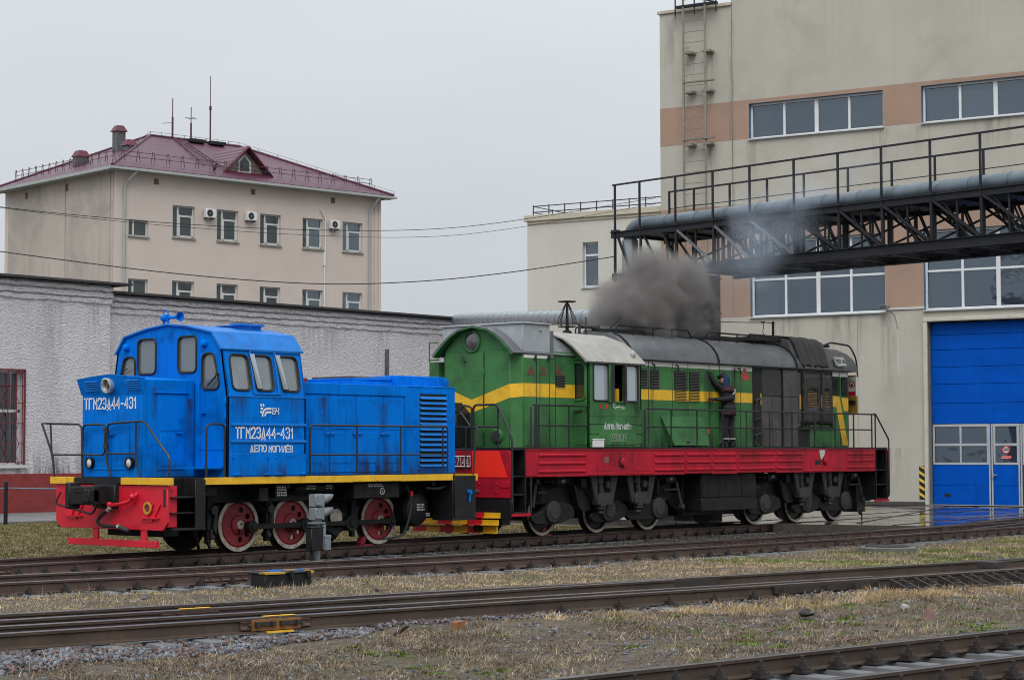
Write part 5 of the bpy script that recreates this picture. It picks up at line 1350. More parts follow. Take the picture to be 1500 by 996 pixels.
b = MB().box(-12.06, -10.16, -1.712, -1.70, 1.47, 1.875)
for x in (-11.95, -11.1, -10.88, -10.1): b.cyl((x - .05, -1.71, 1.80), (x - .05, -1.73, 1.80), .022, n=8)
for x in (-11.9, -11.15, -10.85, -10.25): b.cyl((x - .08, -1.72, 1.49), (x + .08, -1.72, 1.49), .018, n=8)
b.build('tool_door', 'blue', BL, bev=.004)
b = MB()
for z in (2.83, 2.55): b.cyl((CF - .02, -1.66, z - .06), (CF - .02, -1.66, z + .06), .02, n=8)
b.box(CF - .05, CF, -.95, -.86, 1.45, 3.2); b.box(CF - .012, CF, -1.66, -.96, 1.95, 1.965)
b.box(CF - .06, CF, -1.10, -1.0, 2.62, 2.66)
b.build('cab_front_trim', 'blue', BL, bev=.004)
lettering('number_lettering', 'ТГМ23Д44-431', (-11.93, -1.702, 2.165), XA, ZA, 1.45, .195, 'letter', BL, stroke=.29)
lettering('depot_lettering', 'ДЕПО', (-11.57, -1.702, 1.915), XA, ZA, .40, .115, 'letter', BL, stroke=.25)
lettering('depot_lettering', 'МОГИЛЁВ', (-11.10, -1.702, 1.905), XA, ZA, .60, .115, 'letter', BL, stroke=.26)
def emblem(parent, o, w, mat):
    """railway emblem: three wing strokes, three curved stripes, the letters"""
    o = V3(o); b = MB()
    def stripe(pts, t):
        pts = [Vector(p) for p in pts]; L, R = [], []
        for i, p in enumerate(pts):
            d = (pts[min(i + 1, len(pts) - 1)] - pts[max(i - 1, 0)]).normalized(); nn = Vector((-d.y, d.x)) * t / 2
            L.append(p + nn); R.append(p - nn)
        m = len(pts)
        b.add([o + Vector((p.x * w, -.005, p.y * w)) for p in L + R], [(m + i, m + i + 1, i + 1, i) for i in range(m - 1)])
    for k in range(2):
        r0 = .14 + k * .15; cx, cy = .42, -.02
        stripe([(cx - r0 * math.cos(math.radians(a)), cy + r0 * math.sin(math.radians(a))) for a in range(-12, 91, 14)] + [(.64, cy + r0)], .085)
    for k in range(2): stripe([(.0 + .02 * k, .13 + .15 * k), (.13 + .03 * k, .11 + .15 * k)], .085)
    for k in range(2): stripe([(.02 + .14 * k, .47), (.08 + .13 * k, .36)], .075)
    b.build('emblem', mat, parent, smooth=0)
    lettering('emblem_lettering', 'БЧ', o + Vector((w * .72, -.001, w * .05)), XA, ZA, w * .34, w * .24, mat, parent, stroke=.26, gap=.3)
emblem(BL, (-11.33, -1.703, 2.60), .44, 'letter')
# steps and handrail beside the cab
b = MB().add([(-12.72, -1.60, 1.60), (-12.15, -1.60, 1.60), (-12.15, -.95, 1.60), (-12.72, -.95, 1.60), (-12.72, -1.6, 1.63), (-12.15, -1.6, 1.63), (-12.15, -.95, 1.63), (-12.72, -.95, 1.63)], [(3, 2, 1, 0), (4, 5, 6, 7), (0, 1, 5, 4), (1, 2, 6, 5), (2, 3, 7, 6), (3, 0, 4, 7)])
b.prism([(-1.58, 1.6), (-.98, 1.6), (-.98, 1.45)], 'x', -12.3, -12.28)
b.build('foot_plate', 'blue', BL)
b = MB().tube(fillet([(-12.60, -1.66, 1.44), (-12.60, -1.66, 2.42), (-12.16, -1.66, 2.42), (-12.16, -1.66, 1.44)], .12), .021, 8)
b.build('cab_handrail', 'rail_bar', BL)
for sgn in (-1, 1):
    for (xa, xb) in ((-13.40, -12.66), (-5.92, -5.28)):
        b = MB()
        y0, y1 = sgn * 1.12, sgn * 1.70
        b.box(xa, xb, y0 - .02, y0 + .02, .5, 1.36)
        for z in (.52, .80, 1.08): b.box(xa + .02, xb - .02, y0, y1 - sgn * .03, z, z + .025)
        xin = xb if xa < -10 else xa
        b.box(xin - .025, xin + .01, y0, y1, .48, 1.42)
        if xa < -10: b.box(-12.9, -12.66, y1 - .02, y1, .52, 1.4); b.box(-13.38, -12.66, y1 - .03, y1, .50, .54)
        else: b.box(-5.9, -5.24, y1 - .02, y1, .48, 1.40); b.box(-5.26, -5.22, y0, y1, .5, 1.4)
        b.build('step_well', 'black', BL, bev=.005)
b = MB().box(-5.24, -5.18, -1.72, 1.72, 1.30, 1.44); b.build('rear_warning_edge', 'yellow', BL)
b = MB().box(-5.27, -5.2, -1.62, 1.62, .5, 1.30); b.build('rear_beam', 'black', BL, bev=.006)
MB().box(-5.50, -5.44, -1.715, -1.70, .78, 1.22).build('brake_lever_slot', 'red_beam', BL)
MB().cyl((-5.46, -1.72, 1.06), (-5.46, -1.78, 1.06), .05, n=10).cyl((-5.46, -1.75, 1.04), (-5.46, -1.74, .86), .02, n=8).build('brake_cock', 'blue', BL)
MB().cyl((-5.2, -1.55, 1.06), (-5.02, -1.55, 1.06), .035, n=10).ball((-5.02, -1.55, 1.06), .05).build('hose_cock', 'bogie_lit', BL)
coupler(-5.22, 1, BL, 0, 1.06)

# long hood with doors, radiator and roof boxes
b = MB().box(CR, -6.74, -1.10, 1.10, 1.445, 3.22); b.box(-6.74, -5.21, -1.11, 1.11, 1.445, 3.25)
b.box(CR, -6.76, -1.135, 1.135, 3.045, 3.27); b.box(-6.72, -5.2, -1.12, 1.12, 3.25, 3.27)
b.box(-6.76, -6.72, -1.13, 1.13, 1.445, 3.28)
b.build('long_hood', 'blue', BL, bev=.012)
for i, (x0, x1) in enumerate(((-9.74, -8.97), (-8.94, -8.19), (-8.16, -7.41), (-7.38, -6.80))):
    d = MB().box(x0, x1, -1.118, -1.10, 1.50, 3.03)
    for (z0, z1) in ((1.68, 2.30), (2.36, 2.98)): d.box(x0 + .16 * (i == 0) + .02, x1 - .16, -1.128, -1.118, z0, z1)
    D = d.build('hood_door', 'blue', BL, bev=.006)
    h = MB()
    for xx in ((x1 - .06,) if i == 0 else ((x0 + .06, x1 - .06) if i < 3 else (x0 + .06,))):
        h.bar((xx - .05, -1.15, 2.26), (xx + .05, -1.15, 2.29), .03, .025); h.cyl((xx, -1.118, 2.27), (xx, -1.16, 2.27), .02, n=8)
    h.build('handle', 'blue_roof', D)
b = MB()
for z in (1.70, 2.6, 2.86): b.cyl((-8.40, -1.13, z - .07), (-8.40, -1.13, z + .07), .014, n=6); b.cyl((-9.18, -1.13, z - .07), (-9.18, -1.13, z + .07), .014, n=6); b.cyl((-7.62, -1.13, z - .07), (-7.62, -1.13, z + .07), .014, n=6)
b.build('door_hinge', 'blue_roof', BL)
lv = MB().panel((0, -1.125, 0), XA, ZA, rect(-6.40, -5.44, 1.52, 3.17), [rect(-6.33, -5.51, 1.58, 3.11)], .03)
LV = lv.build('louvre_panel', 'blue', BL, bev=.004)
MB().box(-6.33, -5.51, -1.113, -1.112, 1.58, 3.11).build('louvre_back', 'dark', LV)
sl = MB().add([(-6.33, -1.165, -.01), (-5.51, -1.165, -.01), (-5.51, -1.12, .045), (-6.33, -1.12, .045), (-6.33, -1.16, -.018), (-5.51, -1.16, -.018), (-5.51, -1.116, .037), (-6.33, -1.116, .037)],
              [(0, 1, 2, 3), (7, 6, 5, 4), (4, 5, 1, 0), (1, 5, 6, 2), (3, 2, 6, 7), (0, 3, 7, 4)])
S0 = sl.build('louvre_slat', 'blue_roof', LV, smooth=0)
for k in range(14):
    z = 1.605 + k * .1085
    if k == 0: S0.location.z += z
    else:
        c = copy_ob(S0, LV); c.location.z = S0.location.z - 1.605 + z
b = MB().box(-10.1, -9.25, -.6, .2, 3.27, 3.44); b.box(-10.12, -10.0, -.55, -.3, 3.36, 3.46); b.cyl((-9.45, -.62, 3.3), (-9.35, -.62, 3.36), .03, n=8)
b.build('filter_box', 'blue', BL, bev=.01)
b = MB().box(-8.15, -6.62, -.62, .6, 3.27, 3.36); b.prism([(-8.15, 3.36), (-6.62, 3.38), (-6.62, 3.45), (-8.15, 3.40)], 'y', -.6, .58)
b.build('engine_hatch', 'blue', BL, bev=.01)
MB().box(-7.9, -6.66, -.58, .5, 3.40, 3.455).build('hatch_cover', 'soot', BL, bev=.01)
b = MB().box(-6.62, -5.1, -.72, .72, 3.27, 3.50); b.box(-5.1, -4.98, -.72, .72, 3.3, 3.46)
b.build('fan_box', 'blue', BL, bev=.012)
MB().lathe([(.05, 0), (.05, .62), (.042, .62), (.042, .5)], (-5.95, .2, 3.48), ZA, 14).build('exhaust_pipe', 'soot', BL)
MB().box(-8.7, -8.3, .2, .5, 3.27, 3.42).build('red_hatch', 'wheel_red', BL)
# platform handrails
def rails(parent, xs, y, zt, zm, z0, x0, x1, r=.02):
    b = MB().tube(fillet([(x0, y, z0), (x0, y, zt), (x1, y, zt), (x1, y, z0)], .08), r, 8)
    b.tube([(x0, y, zm), (x1, y, zm)], r * .85, 6)
    H = b.build('handrail', 'rail_bar', parent)
    p = MB().cyl((xs[0], y, z0), (xs[0], y, zt), r * .9, n=8).build('post', 'rail_bar', H)
    for x in xs[1:]: copy_ob(p, H, (x - xs[0], 0, 0))
for y in (-1.66, 1.66): rails(BL, (-8.72, -7.47, -6.20), y, 2.42, 1.85, 1.44, -9.99, -6.06)
FX = -13.5
for nm, pts in (('front_rail', [[(FX, 1.65, 1.44), (FX, 1.72, 1.86), (FX, 2.06, 2.46), (FX, 1.9, 2.455), (FX, .92, 2.43), (FX, .83, 2.36), (FX, .81, 1.9), (FX, .81, 1.8), (FX, .79, 1.44)], [(FX, 1.73, 1.86), (FX, .82, 1.86)], [(FX, 1.79, 2.44), (FX, 1.74, 1.86), (FX, 1.66, 1.6)]]),
                ('front_rail', [[(FX, -.05, 1.44), (FX, -.02, 1.55), (FX, .07, 1.72), (FX, .08, 2.34), (FX, .02, 2.42), (FX, -.1, 2.44), (FX, -.92, 2.47), (FX, -1.02, 2.44), (FX, -1.68, 1.84), (FX, -1.72, 1.76), (FX, -1.69, 1.44)], [(FX, .07, 1.88), (FX, -.76, 1.88)], [(FX, -.76, 2.46), (FX, -.76, 1.88), (FX, -.79, 1.72), (FX, -.90, 1.44)]])):
    b = MB()
    for i, p in enumerate(pts): b.tube(p, .022 if i == 0 else .018, 8)
    b.build(nm, 'rail_bar', BL)
b = MB().tube([V3((FX, p[0], p[1])) for p in rrect(.13, .80, 1.86, 2.42, .1)], .02, 8, True)
b.box(FX - .02, FX + .02, .05, .16, 2.26, 2.34); b.box(FX - .02, FX + .02, .05, .16, 1.98, 2.06)
b.build('rail_gate', 'rail_bar', BL)
b = MB().tube(fillet([(-5.25, -1.66, 1.44), (-5.2, -1.66, 2.0), (-5.1, -1.66, 2.42), (-5.15, -.9, 2.42), (-5.2, .9, 2.42), (-5.1, 1.66, 2.42), (-5.25, 1.66, 1.44)], .08), .02, 8)
b.tube([(-5.2, -1.4, 2.42), (-5.2, -1.4, 1.44)], .017, 6); b.tube([(-5.2, -1.66, 1.95), (-5.2, -.8, 1.95)], .016, 6)
b.build('rear_rail', 'rail_bar', BL)

# running gear: three driven axles with coupling rods
def blue_wheel(x, a0):
    c = (x, -.86, .525)
    t = MB().lathe([(.43, 0), (.505, 0), (.522, .03), (.525, .10), (.556, .115), (.556, .14), (.43, .15)], c, YA, 40, True)
    W = t.build('wheel', 'tyre', BL)
    MB().lathe([(.432, -.006), (.508, -.006), (.508, .01), (.432, .01)], c, YA, 40, True).build('white_rim', 'rim_white', W)
    holes = [circ(.29 * math.cos(math.radians(a + a0)), .29 * math.sin(math.radians(a + a0)), .058, 14) for a in (75, 32, -38, -78)]
    b = MB().panel((x, -.845, .525), XA, ZA, circ(0, 0, .435, 40), holes, .05)
    b.lathe([(.433, .003), (.40, -.012), (.39, .003)], (x, -.845, .525), YA, 36, True)
    b.prism([(x + .40 * math.cos(math.radians(a + a0)), .525 + .40 * math.sin(math.radians(a + a0))) for a in range(115, 256, 10)] + [(x + .12 * math.cos(math.radians(a + a0)), .525 + .12 * math.sin(math.radians(a + a0))) for a in (240, 180, 120)], 'y', -.865, -.84)
    b.build('wheel_disc', 'wheel_red', W)
    b = MB().lathe([(.19, .03), (.19, -.03), (.165, -.05), (.001, -.05)], c, YA, 24)
    b.build('hub', 'wheel_red', W)
    b = MB().lathe([(.085, -.04), (.085, -.062), (.001, -.064)], c, YA, 20)
    b.build('hub_cap', 'rim_white', W)
    MB().box(x - .06, x - .03, -.97, -.92, .36, .45).cyl((x + .01, -.922, .54), (x + .01, -.93, .54), .02, n=8).build('hub_bolt', 'black', W)
    MB().cyl((x, -.7, .525), (x, .7, .525), .09, n=16).build('axle', 'bogie', W)
    return W
for x, a0 in ((-11.10, 0), (-9.74, 0), (-7.28, 0)):
    W = blue_wheel(x, a0)
    MB().lathe([(.001, 0), (.43, 0), (.505, 0), (.522, -.03), (.525, -.10), (.556, -.115), (.556, -.14), (.001, -.13)], (x, .86, .525), YA, 36).build('far_wheel', 'tyre', BL)
    MB().lathe([(.1, 0), (.1, -.16), (.06, -.18), (.001, -.18)], (x + .20, -.86, .485), YA, 14).build('crank_pin', 'black', BL)
def rod(x0, x1, y, z, r0, r1):
    b = MB().cyl((x0, y - .04, z), (x0, y + .04, z), r0, n=18); b.cyl((x1, y - .04, z), (x1, y + .04, z), r1, n=18)
    n = 10; top = []
    for i in range(n + 1):
        t = i / n; w = .045 + .03 * (abs(2 * t - 1) ** 4)
        top.append((x0 + (x1 - x0) * t, z + w))
    b.prism(top + [(p[0], 2 * z - p[1]) for p in top[::-1]], 'y', y - .028, y + .028)
    b.lathe([(r0 * .55, -.04), (r0 * .5, -.07), (.001, -.075)], (x0, y, z), YA, 12); b.lathe([(r1 * .55, -.04), (r1 * .5, -.07), (.001, -.075)], (x1, y, z), YA, 12)
    b.build('coupling_rod', 'bogie', BL, bev=.006)
rod(-10.90, -9.54, -1.03, .485, .115, .135)
rod(-9.54, -8.28, -1.07, .485, .125, .17)
rod(-8.28, -7.08, -1.03, .485, .17, .11)
b = MB().prism([(-8.95, .70), (-8.75, .84), (-8.5, .74), (-8.2, .60), (-8.15, .42), (-8.4, .36), (-8.62, .22), (-8.9, .35), (-9.0, .5)], 'y', -1.0, -.9)
b.cyl((-8.66, -1.0, .61), (-8.66, -.3, .61), .22, n=20)
b.build('jackshaft_crank', 'bogie', BL, bev=.01)
MB().lathe([(.165, -.01), (.165, -.03), (.001, -.032)], (-8.66, -1.0, .61), YA, 24).build('jackshaft_cap', 'rim_white', BL)
b = MB()
for x in (-11.1, -9.74, -7.28):
    b.box(x - .25, x + .25, -.8, .8, .72, .95)
b.box(-12.3, -6.2, -.7, .7, .55, .9); b.box(-12.9, -12.5, -.8, .8, .35, .9)
b.box(-8.3, -6.9, -.5, .5, .3, .7)
for x in (-10.42, -8.1, -6.6, -11.9): b.box(x - .08, x + .08, -.98, -.82, .45, 1.3); b.box(x - .05, x + .05, -.95, -.85, .2, .5)
b.build('frame_plate', 'bogie', BL, bev=.01)
for x in (-10.42, -11.85, -6.55):
    b = MB().cyl((x, -1.0, .32), (x, -.8, .32), .05, n=10); b.bar((x, -.95, .95), (x - .02, -.95, .3), .06, .06)
    b.cyl((x, -1.05, .82), (x, -.8, .82), .09, n=12); b.prism([(x + .12, .35), (x + .16, .55), (x + .16, .75), (x + .1, .8), (x + .05, .5)], 'y', -.95, -.75)
    b.build('brake_rigging', 'bogie_lit', BL, bev=.006)
b = MB().bar((-12.75, -1.5, .52), (-12.2, -1.0, .12), .05, .05); b.bar((-12.3, -.9, .9), (-11.75, -.8, .1), .04, .04)
b.build('sand_pipe', 'black', BL)
b = MB().box(-8.66, -7.36, -1.52, -.95, .985, 1.285); b.cyl((-8.3, -1.4, .98), (-8.3, -1.4, .95), .07, n=10)
BX = b.build('battery_box', 'bogie', BL, bev=.008)
b = MB(); marks(b, (-8.28, -1.521, 1.20), XA, ZA, .45, .07, 2, 3)
b.lathe([(.052, 0), (.07, 0), (.07, .004), (.052, .004)], (-7.86, -1.521, 1.12), (0, -1, 0), 18, True); b.bar((-7.88, -1.525, 1.16), (-7.85, -1.525, 1.10), .018, .004, (0, 1, 0))
b.build('stencil', 'letter_worn', BX, smooth=0)
b = MB().cyl((-9.85, -1.15, 1.2), (-8.95, -1.15, 1.2), .115, n=18); b.cyl((-9.95, -1.15, 1.2), (-9.85, -1.15, 1.2), .06, .115, n=18)
AR = b.build('air_reservoir', 'black', BL)
b = MB(); marks(b, (-9.72, -1.267, 1.17), XA, ZA, .28, .09, 2, 5); marks(b, (-9.2, -1.267, 1.17), XA, ZA, .2, .09, 2, 6); b.build('stencil', 'letter_worn', AR, smooth=0)
MB().box(-11.15, -10.92, -1.5, -1.1, .98, 1.24).build('equipment_box', 'bogie', BL, bev=.008); MB().box(-12.5, -12.15, -1.45, -1.0, 1.1, 1.28).build('equipment_box', 'bogie', BL, bev=.008)
b = MB().box(-10.72, -10.42, -1.48, -1.1, 1.03, 1.3)
EB = b.build('equipment_box', 'bogie', BL, bev=.008)
b = MB(); marks(b, (-10.70, -1.481, 1.06), XA, ZA, .26, .2, 4, 8); b.build('stencil', 'letter_worn', EB, smooth=0)
b = MB().cyl((-6.5, -1.15, .72), (-6.5, 1.15, .72), .36, n=28); b.lathe([(.36, 0), (.33, .07), (.2, .12), (.001, .14)], (-6.5, -1.15, .72), (0, -1, 0), 28)
FT = b.build('fuel_tank', 'black', BL)
b = MB(); marks(b, (-6.62, -1.295, .68), XA, ZA, .26, .16, 3, 9); marks(b, (-6.30, -1.26, .56), XA, ZA, .13, .08, 2, 12); b.build('stencil', 'letter_worn', FT, smooth=0)
b = MB().tube(smooth_path([(-6.9, -1.3, 1.2), (-6.85, -1.36, .8), (-6.95, -1.3, .3), (-7.1, -1.25, .18), (-7.5, -1.2, .14)]), .025, 8)
b.build('pipework', 'bogie_lit', BL)
b = MB().tube(smooth_path([(-6.5, -1.45, 1.16), (-6.2, -1.5, 1.14), (-5.95, -1.5, 1.19)]), .03, 8)
b.build('pipework', 'bogie_lit', BL)
b = MB().tube(smooth_path([(-9.0, -1.2, 1.25), (-8.8, -1.25, 1.28), (-8.7, -1.2, 1.3)]), .02, 8)
b.build('pipework', 'bogie_lit', BL)
MB().cyl((-6.88, -1.4, 1.0), (-6.88, -1.4, 1.1), .04, n=8).build('red_cock', 'red_beam', BL)
for x0, x1, z0, z1, y, m in ((-9.7, -5.3, 1.45, 1.85, -1.140, 'stain_splash'), (-8.2, -6.3, 1.45, 2.2, -1.142, 'stain_splash'), (-12.05, -10.2, 1.45, 1.75, -1.728, 'stain_splash'), (-6.75, -5.25, 1.45, 1.62, -1.172, 'stain_splash'),
                             (-9.3, -9.0, 2.2, 3.0, -1.143, 'stain_oil'), (-7.6, -7.3, 1.9, 2.9, -1.144, 'stain_oil'), (-12.05, -11.6, 2.45, 2.92, -1.714, 'stain_oil'), (-10.6, -10.2, 2.45, 2.92, -1.714, 'stain_oil'), (-6.5, -6.4, 1.6, 3.1, -1.173, 'stain_oil'),
                             (-13.3, -12.2, 1.45, 1.8, -.826, 'stain_splash'), (-13.2, -13.05, 1.9, 3.1, -.827, 'stain_oil'), (-12.4, -12.2, 1.6, 2.9, -.828, 'stain_oil')): stain(BL, x0, x1, z0, z1, y, m)
# things inside the cab
SE = thing('driver_seat', 'pale grey driver seat seen through the blue cab side windows', 'seat', (-10.7, -.9, 2.1))
MB().box(-10.95, -10.5, -1.2, -.7, 2.1, 2.55).box(-10.95, -10.5, -1.2, -.7, 2.55, 2.68).build('seat', 'seat', SE, bev=.04)
MB().box(-10.55, -10.42, -1.2, -.7, 2.6, 3.5).build('backrest', 'seat', SE, bev=.05)
SE2 = thing('driver_seat', 'pale grey seat seen through the tall front cab windows of the blue locomotive', 'seat', (-11.3, .4, 2.1))
MB().box(-11.6, -11.1, .1, .75, 2.1, 2.9).build('seat', 'seat', SE2, bev=.04); MB().box(-11.5, -11.36, .1, .75, 2.9, 3.72).build('backrest', 'seat', SE2, bev=.06)
SE3 = thing('driver_seat', 'pale grey seat behind the inner right front window of the blue cab', 'seat', (-11.3, -.5, 2.1))
MB().box(-11.6, -11.1, -.75, -.3, 2.1, 2.9).build('seat', 'seat', SE3, bev=.04); MB().box(-11.5, -11.36, -.75, -.3, 2.9, 3.66).build('backrest', 'seat', SE3, bev=.06)
b = MB()
for i in range(9):
    for j in range(5): pass
b.ball((-11.66, -1.44, 3.02), .22, 16, 10, (1.0, .5, .8))
b.build('orange_vest', 'orange', None, label='orange safety vest lying inside the first side window of the blue cab', cat='vest')
# drag shoe under the last wheel
def drag_shoe(x, label):
    T = thing('drag_shoe', label, 'drag shoe', (x, -.8, 0), group='red drag shoes under the wheels')
    MB().prism([(x - .32, .0), (x + .1, .0), (x + .1, .03), (x - .28, .03)], 'y', -.84, -.72).build('sole', 'wheel_red', T)
    MB().prism([(x - .30, .03), (x - .2, .03), (x - .12, .12), (x - .16, .2), (x - .26, .16)], 'y', -.86, -.72).build('head', 'wheel_red', T, bev=.01)
drag_shoe(-7.5, 'red drag shoe on the rail under the rear wheel of the blue locomotive')
drag_shoe(-1.72, 'small red drag shoe on the rail under the leading wheel of the green locomotive')
# ================================================================ GREEN SHUNTING LOCOMOTIVE
GR = thing('green_locomotive', 'dirty green diesel locomotive with yellow band, red frame and grey rounded roof', 'locomotive', (4.0, 0, 0))
W2 = 1.575
b = MB().box(-3.85, 12.4, -W2 + .02, W2 - .02, 1.93, 2.0)
b.box(-3.4, 11.7, -.7, .7, 1.1, 1.93); b.box(-3.6, 12.2, -1.0, 1.0, 1.36, 1.93)
b.build('underframe', 'black', GR, bev=.01)
# red side frame, panel by panel
for s in (-1, 1):
    for x0, x1, rib in ((-3.42, -3.05, 0), (-3.05, -1.27, 1), (-1.26, 1.27, 0), (1.28, 2.58, 1), (2.60, 3.7, 1), (3.71, 4.83, 1), (4.85, 6.6, 1), (6.61, 7.93, 1), (7.94, 10.12, 0), (10.13, 11.67, 1)):
        zb = 1.345 + (.02 if x0 in (2.6, 4.85) else 0)
        b = MB().box(x0, x1, s * (W2 - .02), s * W2, zb, 1.935)
        if rib:
            for z in (1.46, 1.64, 1.82):
                m = .06
                b.prism([(s * W2, z - .04), (s * (W2 + .028), z - .015), (s * (W2 + .028), z + .015), (s * W2, z + .04)], 'x', x0 + m, x1 - m)
        else:
            b.box(x0 + .02, x1 - .02, s * W2, s * (W2 + .012), 1.37, 1.40)
            if x1 - x0 > 1: b.box(x0 + .35, x0 + .95, s * W2, s * (W2 + .008), 1.46, 1.86); b.box(x1 - .75, x1 - .08, s * W2, s * (W2 + .008), 1.44, 1.88)
        b.build('frame_panel', 'red', GR, bev=.004)
    b = MB().box(-3.42, 11.67, s * (W2 - .03), s * (W2 + .02), 1.935, 1.955); b.build('frame_edge', 'red', GR)
for x in (.08, 9.02):
    b = MB().lathe([(.11, 0), (.11, .05), (.1, .06), (.001, .06)], (x, -W2, 1.65), (.25, -1, 0), 24); b.build('jack_cap', 'red' , GR)
    MB().lathe([(.001, .014), (.125, .014), (.125, .022), (.001, .022)], (x - .03, -W2, 1.65), (0, -1, 0), 20).build('cap_recess', 'dark', GR)
MB().box(8.5, 8.78, -W2 - .012, -W2, 1.54, 1.66).build('vent_plate', 'dark', GR)
MB().prism([(8.72, 1.93), (9.02, 1.93), (8.98, 1.8), (8.86, 1.66), (8.78, 1.72)], 'y', -W2 - .012, -W2 - .002).build('peeled_patch', 'letter_worn', GR)
b = MB(); marks(b, (-.66, -W2 - .013, 1.64), XA, ZA, .2, .14, 3, 21); b.build('stencil', 'letter_faint', GR, smooth=0)

# headstock at the near end
hs = MB().prism([(-1.56, .90), (1.56, .90), (1.56, 1.86), (1.50, 1.93), (-1.50, 1.93), (-1.56, 1.86)], 'x', -3.92, -3.86)
for yy in (-.65, -1.15, .65, 1.15):
    for z in (1.02, 1.2): hs.lathe([(.032, 0), (.028, .015), (.001, .02)], (-3.92, yy, z), (-1, 0, 0), 10)
hs.box(-3.935, -3.92, -1.52, -1.28, 1.12, 1.26)
HS = hs.build('headstock', 'red', GR, bev=.006)
for k in (-1, 1):
    MB().prism([(k * .46, 1.345), (k * 1.47, 1.345), (k * 1.23, 1.92), (k * .46, 1.92)], 'x', -3.932, -3.921).build('bright_panel', 'fluor', HS, smooth=0)
b = MB().prism([(-.42, 1.56), (.62, 1.56), (.64, 1.585), (.64, 1.79), (.62, 1.815), (-.42, 1.815), (-.44, 1.79), (-.44, 1.585)], 'x', -3.95, -3.92)
PL = b.build('number_plate', 'wheel_red', HS, bev=.004)
MB().tube([(-3.952, .62, 1.575), (-3.952, .62, 1.8), (-3.952, -.42, 1.8), (-3.952, -.42, 1.575)], .014, 5, True).build('plate_border', 'letter', PL)
lettering('plate_lettering', 'ЧМЭ3Т-7144', (-3.951, .57, 1.60), (0, -1, 0), ZA, .94, .17, 'letter', PL, stroke=.2)
MB().box(-3.9, -3.84, -1.55, 1.55, .45, .9).box(-3.8, -3.5, -1.2, 1.2, .3, .9).build('front_skirt', 'black', GR, bev=.01)
coupler(-3.92, -1, GR, 0, 1.1)
b = MB()
for z, x0, yl in ((.46, -3.98, 1.28), (.305, -4.08, 1.32), (.13, -4.02, 1.24)):
    ys = np.linspace(-yl, yl, 7)
    for i in range(6):
        q = MB().box(x0, x0 + .05, ys[i], ys[i + 1], z, z + (.12 if z != .13 else .15)).box(x0 - .06, x0, ys[i], ys[i + 1], z, z + .02)
        q.build('striped_bar', 'yellow' if (i % 2 == 0) else 'red_beam', GR)
b = MB(); b.box(-3.96, -3.86, -.3, -.2, .1, .9); b.box(-3.96, -3.86, .2, .3, .1, .9); b.box(-4.05, -3.9, -.85, -.6, .14, .3)
b.build('bar_bracket', 'bogie', GR)
# step wells at the four corners
for sx, xa, xb in ((-1, -3.86, -3.42), (1, 11.69, 12.36)):
    for s in (-1, 1):
        b = MB(); y0, y1 = s * 1.0, s * W2
        b.box(xa, xb, y0 - .02, y0 + .02, .5, 1.93)
        for z in (.56, .95, 1.35): b.box(xa, xb, y0, y1 - s * .02, z, z + .03)
        if sx > 0: b.box(12.30, 12.36, y0, y1, .55, 1.9); b.box(12.36, 12.40, s * .4, y1 + s * .02, .62, 1.86); b.box(11.7, 11.74, y0, y1, .55, 1.9)
        else: b.box(-3.45, -3.41, y0, y1, .55, 1.93); b.box(-3.86, -3.82, y0, y1, .5, .9)
        b.build('step_well', 'black', GR, bev=.005)
        MB().box(xa - .02, xb + (.16 if sx < 0 else .04), y1 - s * .04, y1 + s * .01, .50, .56).build('step_edge', 'red', GR)
b = MB().box(12.36, 12.385, -1.6, -.5, 1.86, 1.93); b.box(12.385, 12.40, -1.60, -1.56, 1.2, 1.9); b.build('end_edge', 'red', GR)

# short hood (nose)
NW, NX2 = .96, -3.25
pl = [(-3.25, -.96), (-3.05, -1.185), (-1.2, -1.185), (-1.2, 1.185), (-3.05, 1.185), (-3.25, .96)]
b = MB().prism(pl, 'z', 1.99, 4.16)
b.prism([(-.955, 4.15), (-.955, 4.2), (-.65, 4.48), (-.44, 4.60), (0, 4.68), (.44, 4.60), (.65, 4.48), (.955, 4.2), (.955, 4.15)], 'x', NX2 + .002, -1.2)
NG = b.build('short_hood', 'green', GR, bev=.012)
ro = [(-1.22, 4.09), (-1.1, 4.22), (-.93, 4.36), (-.70, 4.53), (-.44, 4.66), (0, 4.735), (.44, 4.66), (.70, 4.53), (.93, 4.36), (1.1, 4.22), (1.22, 4.09)]
ri = [(y * .98, z - .03) for y, z in ro]
MB().prism(ro + ri[::-1], 'x', -3.42, -3.06).build('hood_visor', 'grey', GR)
MB().prism([(y * .975, z - .034) for y, z in ro] + [(y * .955, z - .055) for y, z in ro[::-1]], 'x', -3.43, -3.22).build('visor_lining', 'green', GR)
MB().prism(ro + ri[::-1], 'x', -3.06, -1.1).build('hood_roof', 'grey', GR)
b = MB().box(-3.08, -2.12, -1.2, 1.2, 4.12, 4.74); b.box(-3.12, -2.08, -1.24, 1.24, 4.74, 4.78); b.cyl((-2.5, -1.21, 4.62), (-2.42, -1.21, 4.62), .02, n=8)
b.build('fan_housing', 'grey_box', GR, bev=.008)
MB().box(-2.11, -2.0, -1.21, 1.21, 4.0, 4.62).build('housing_strip', 'grey', GR, bev=.005)
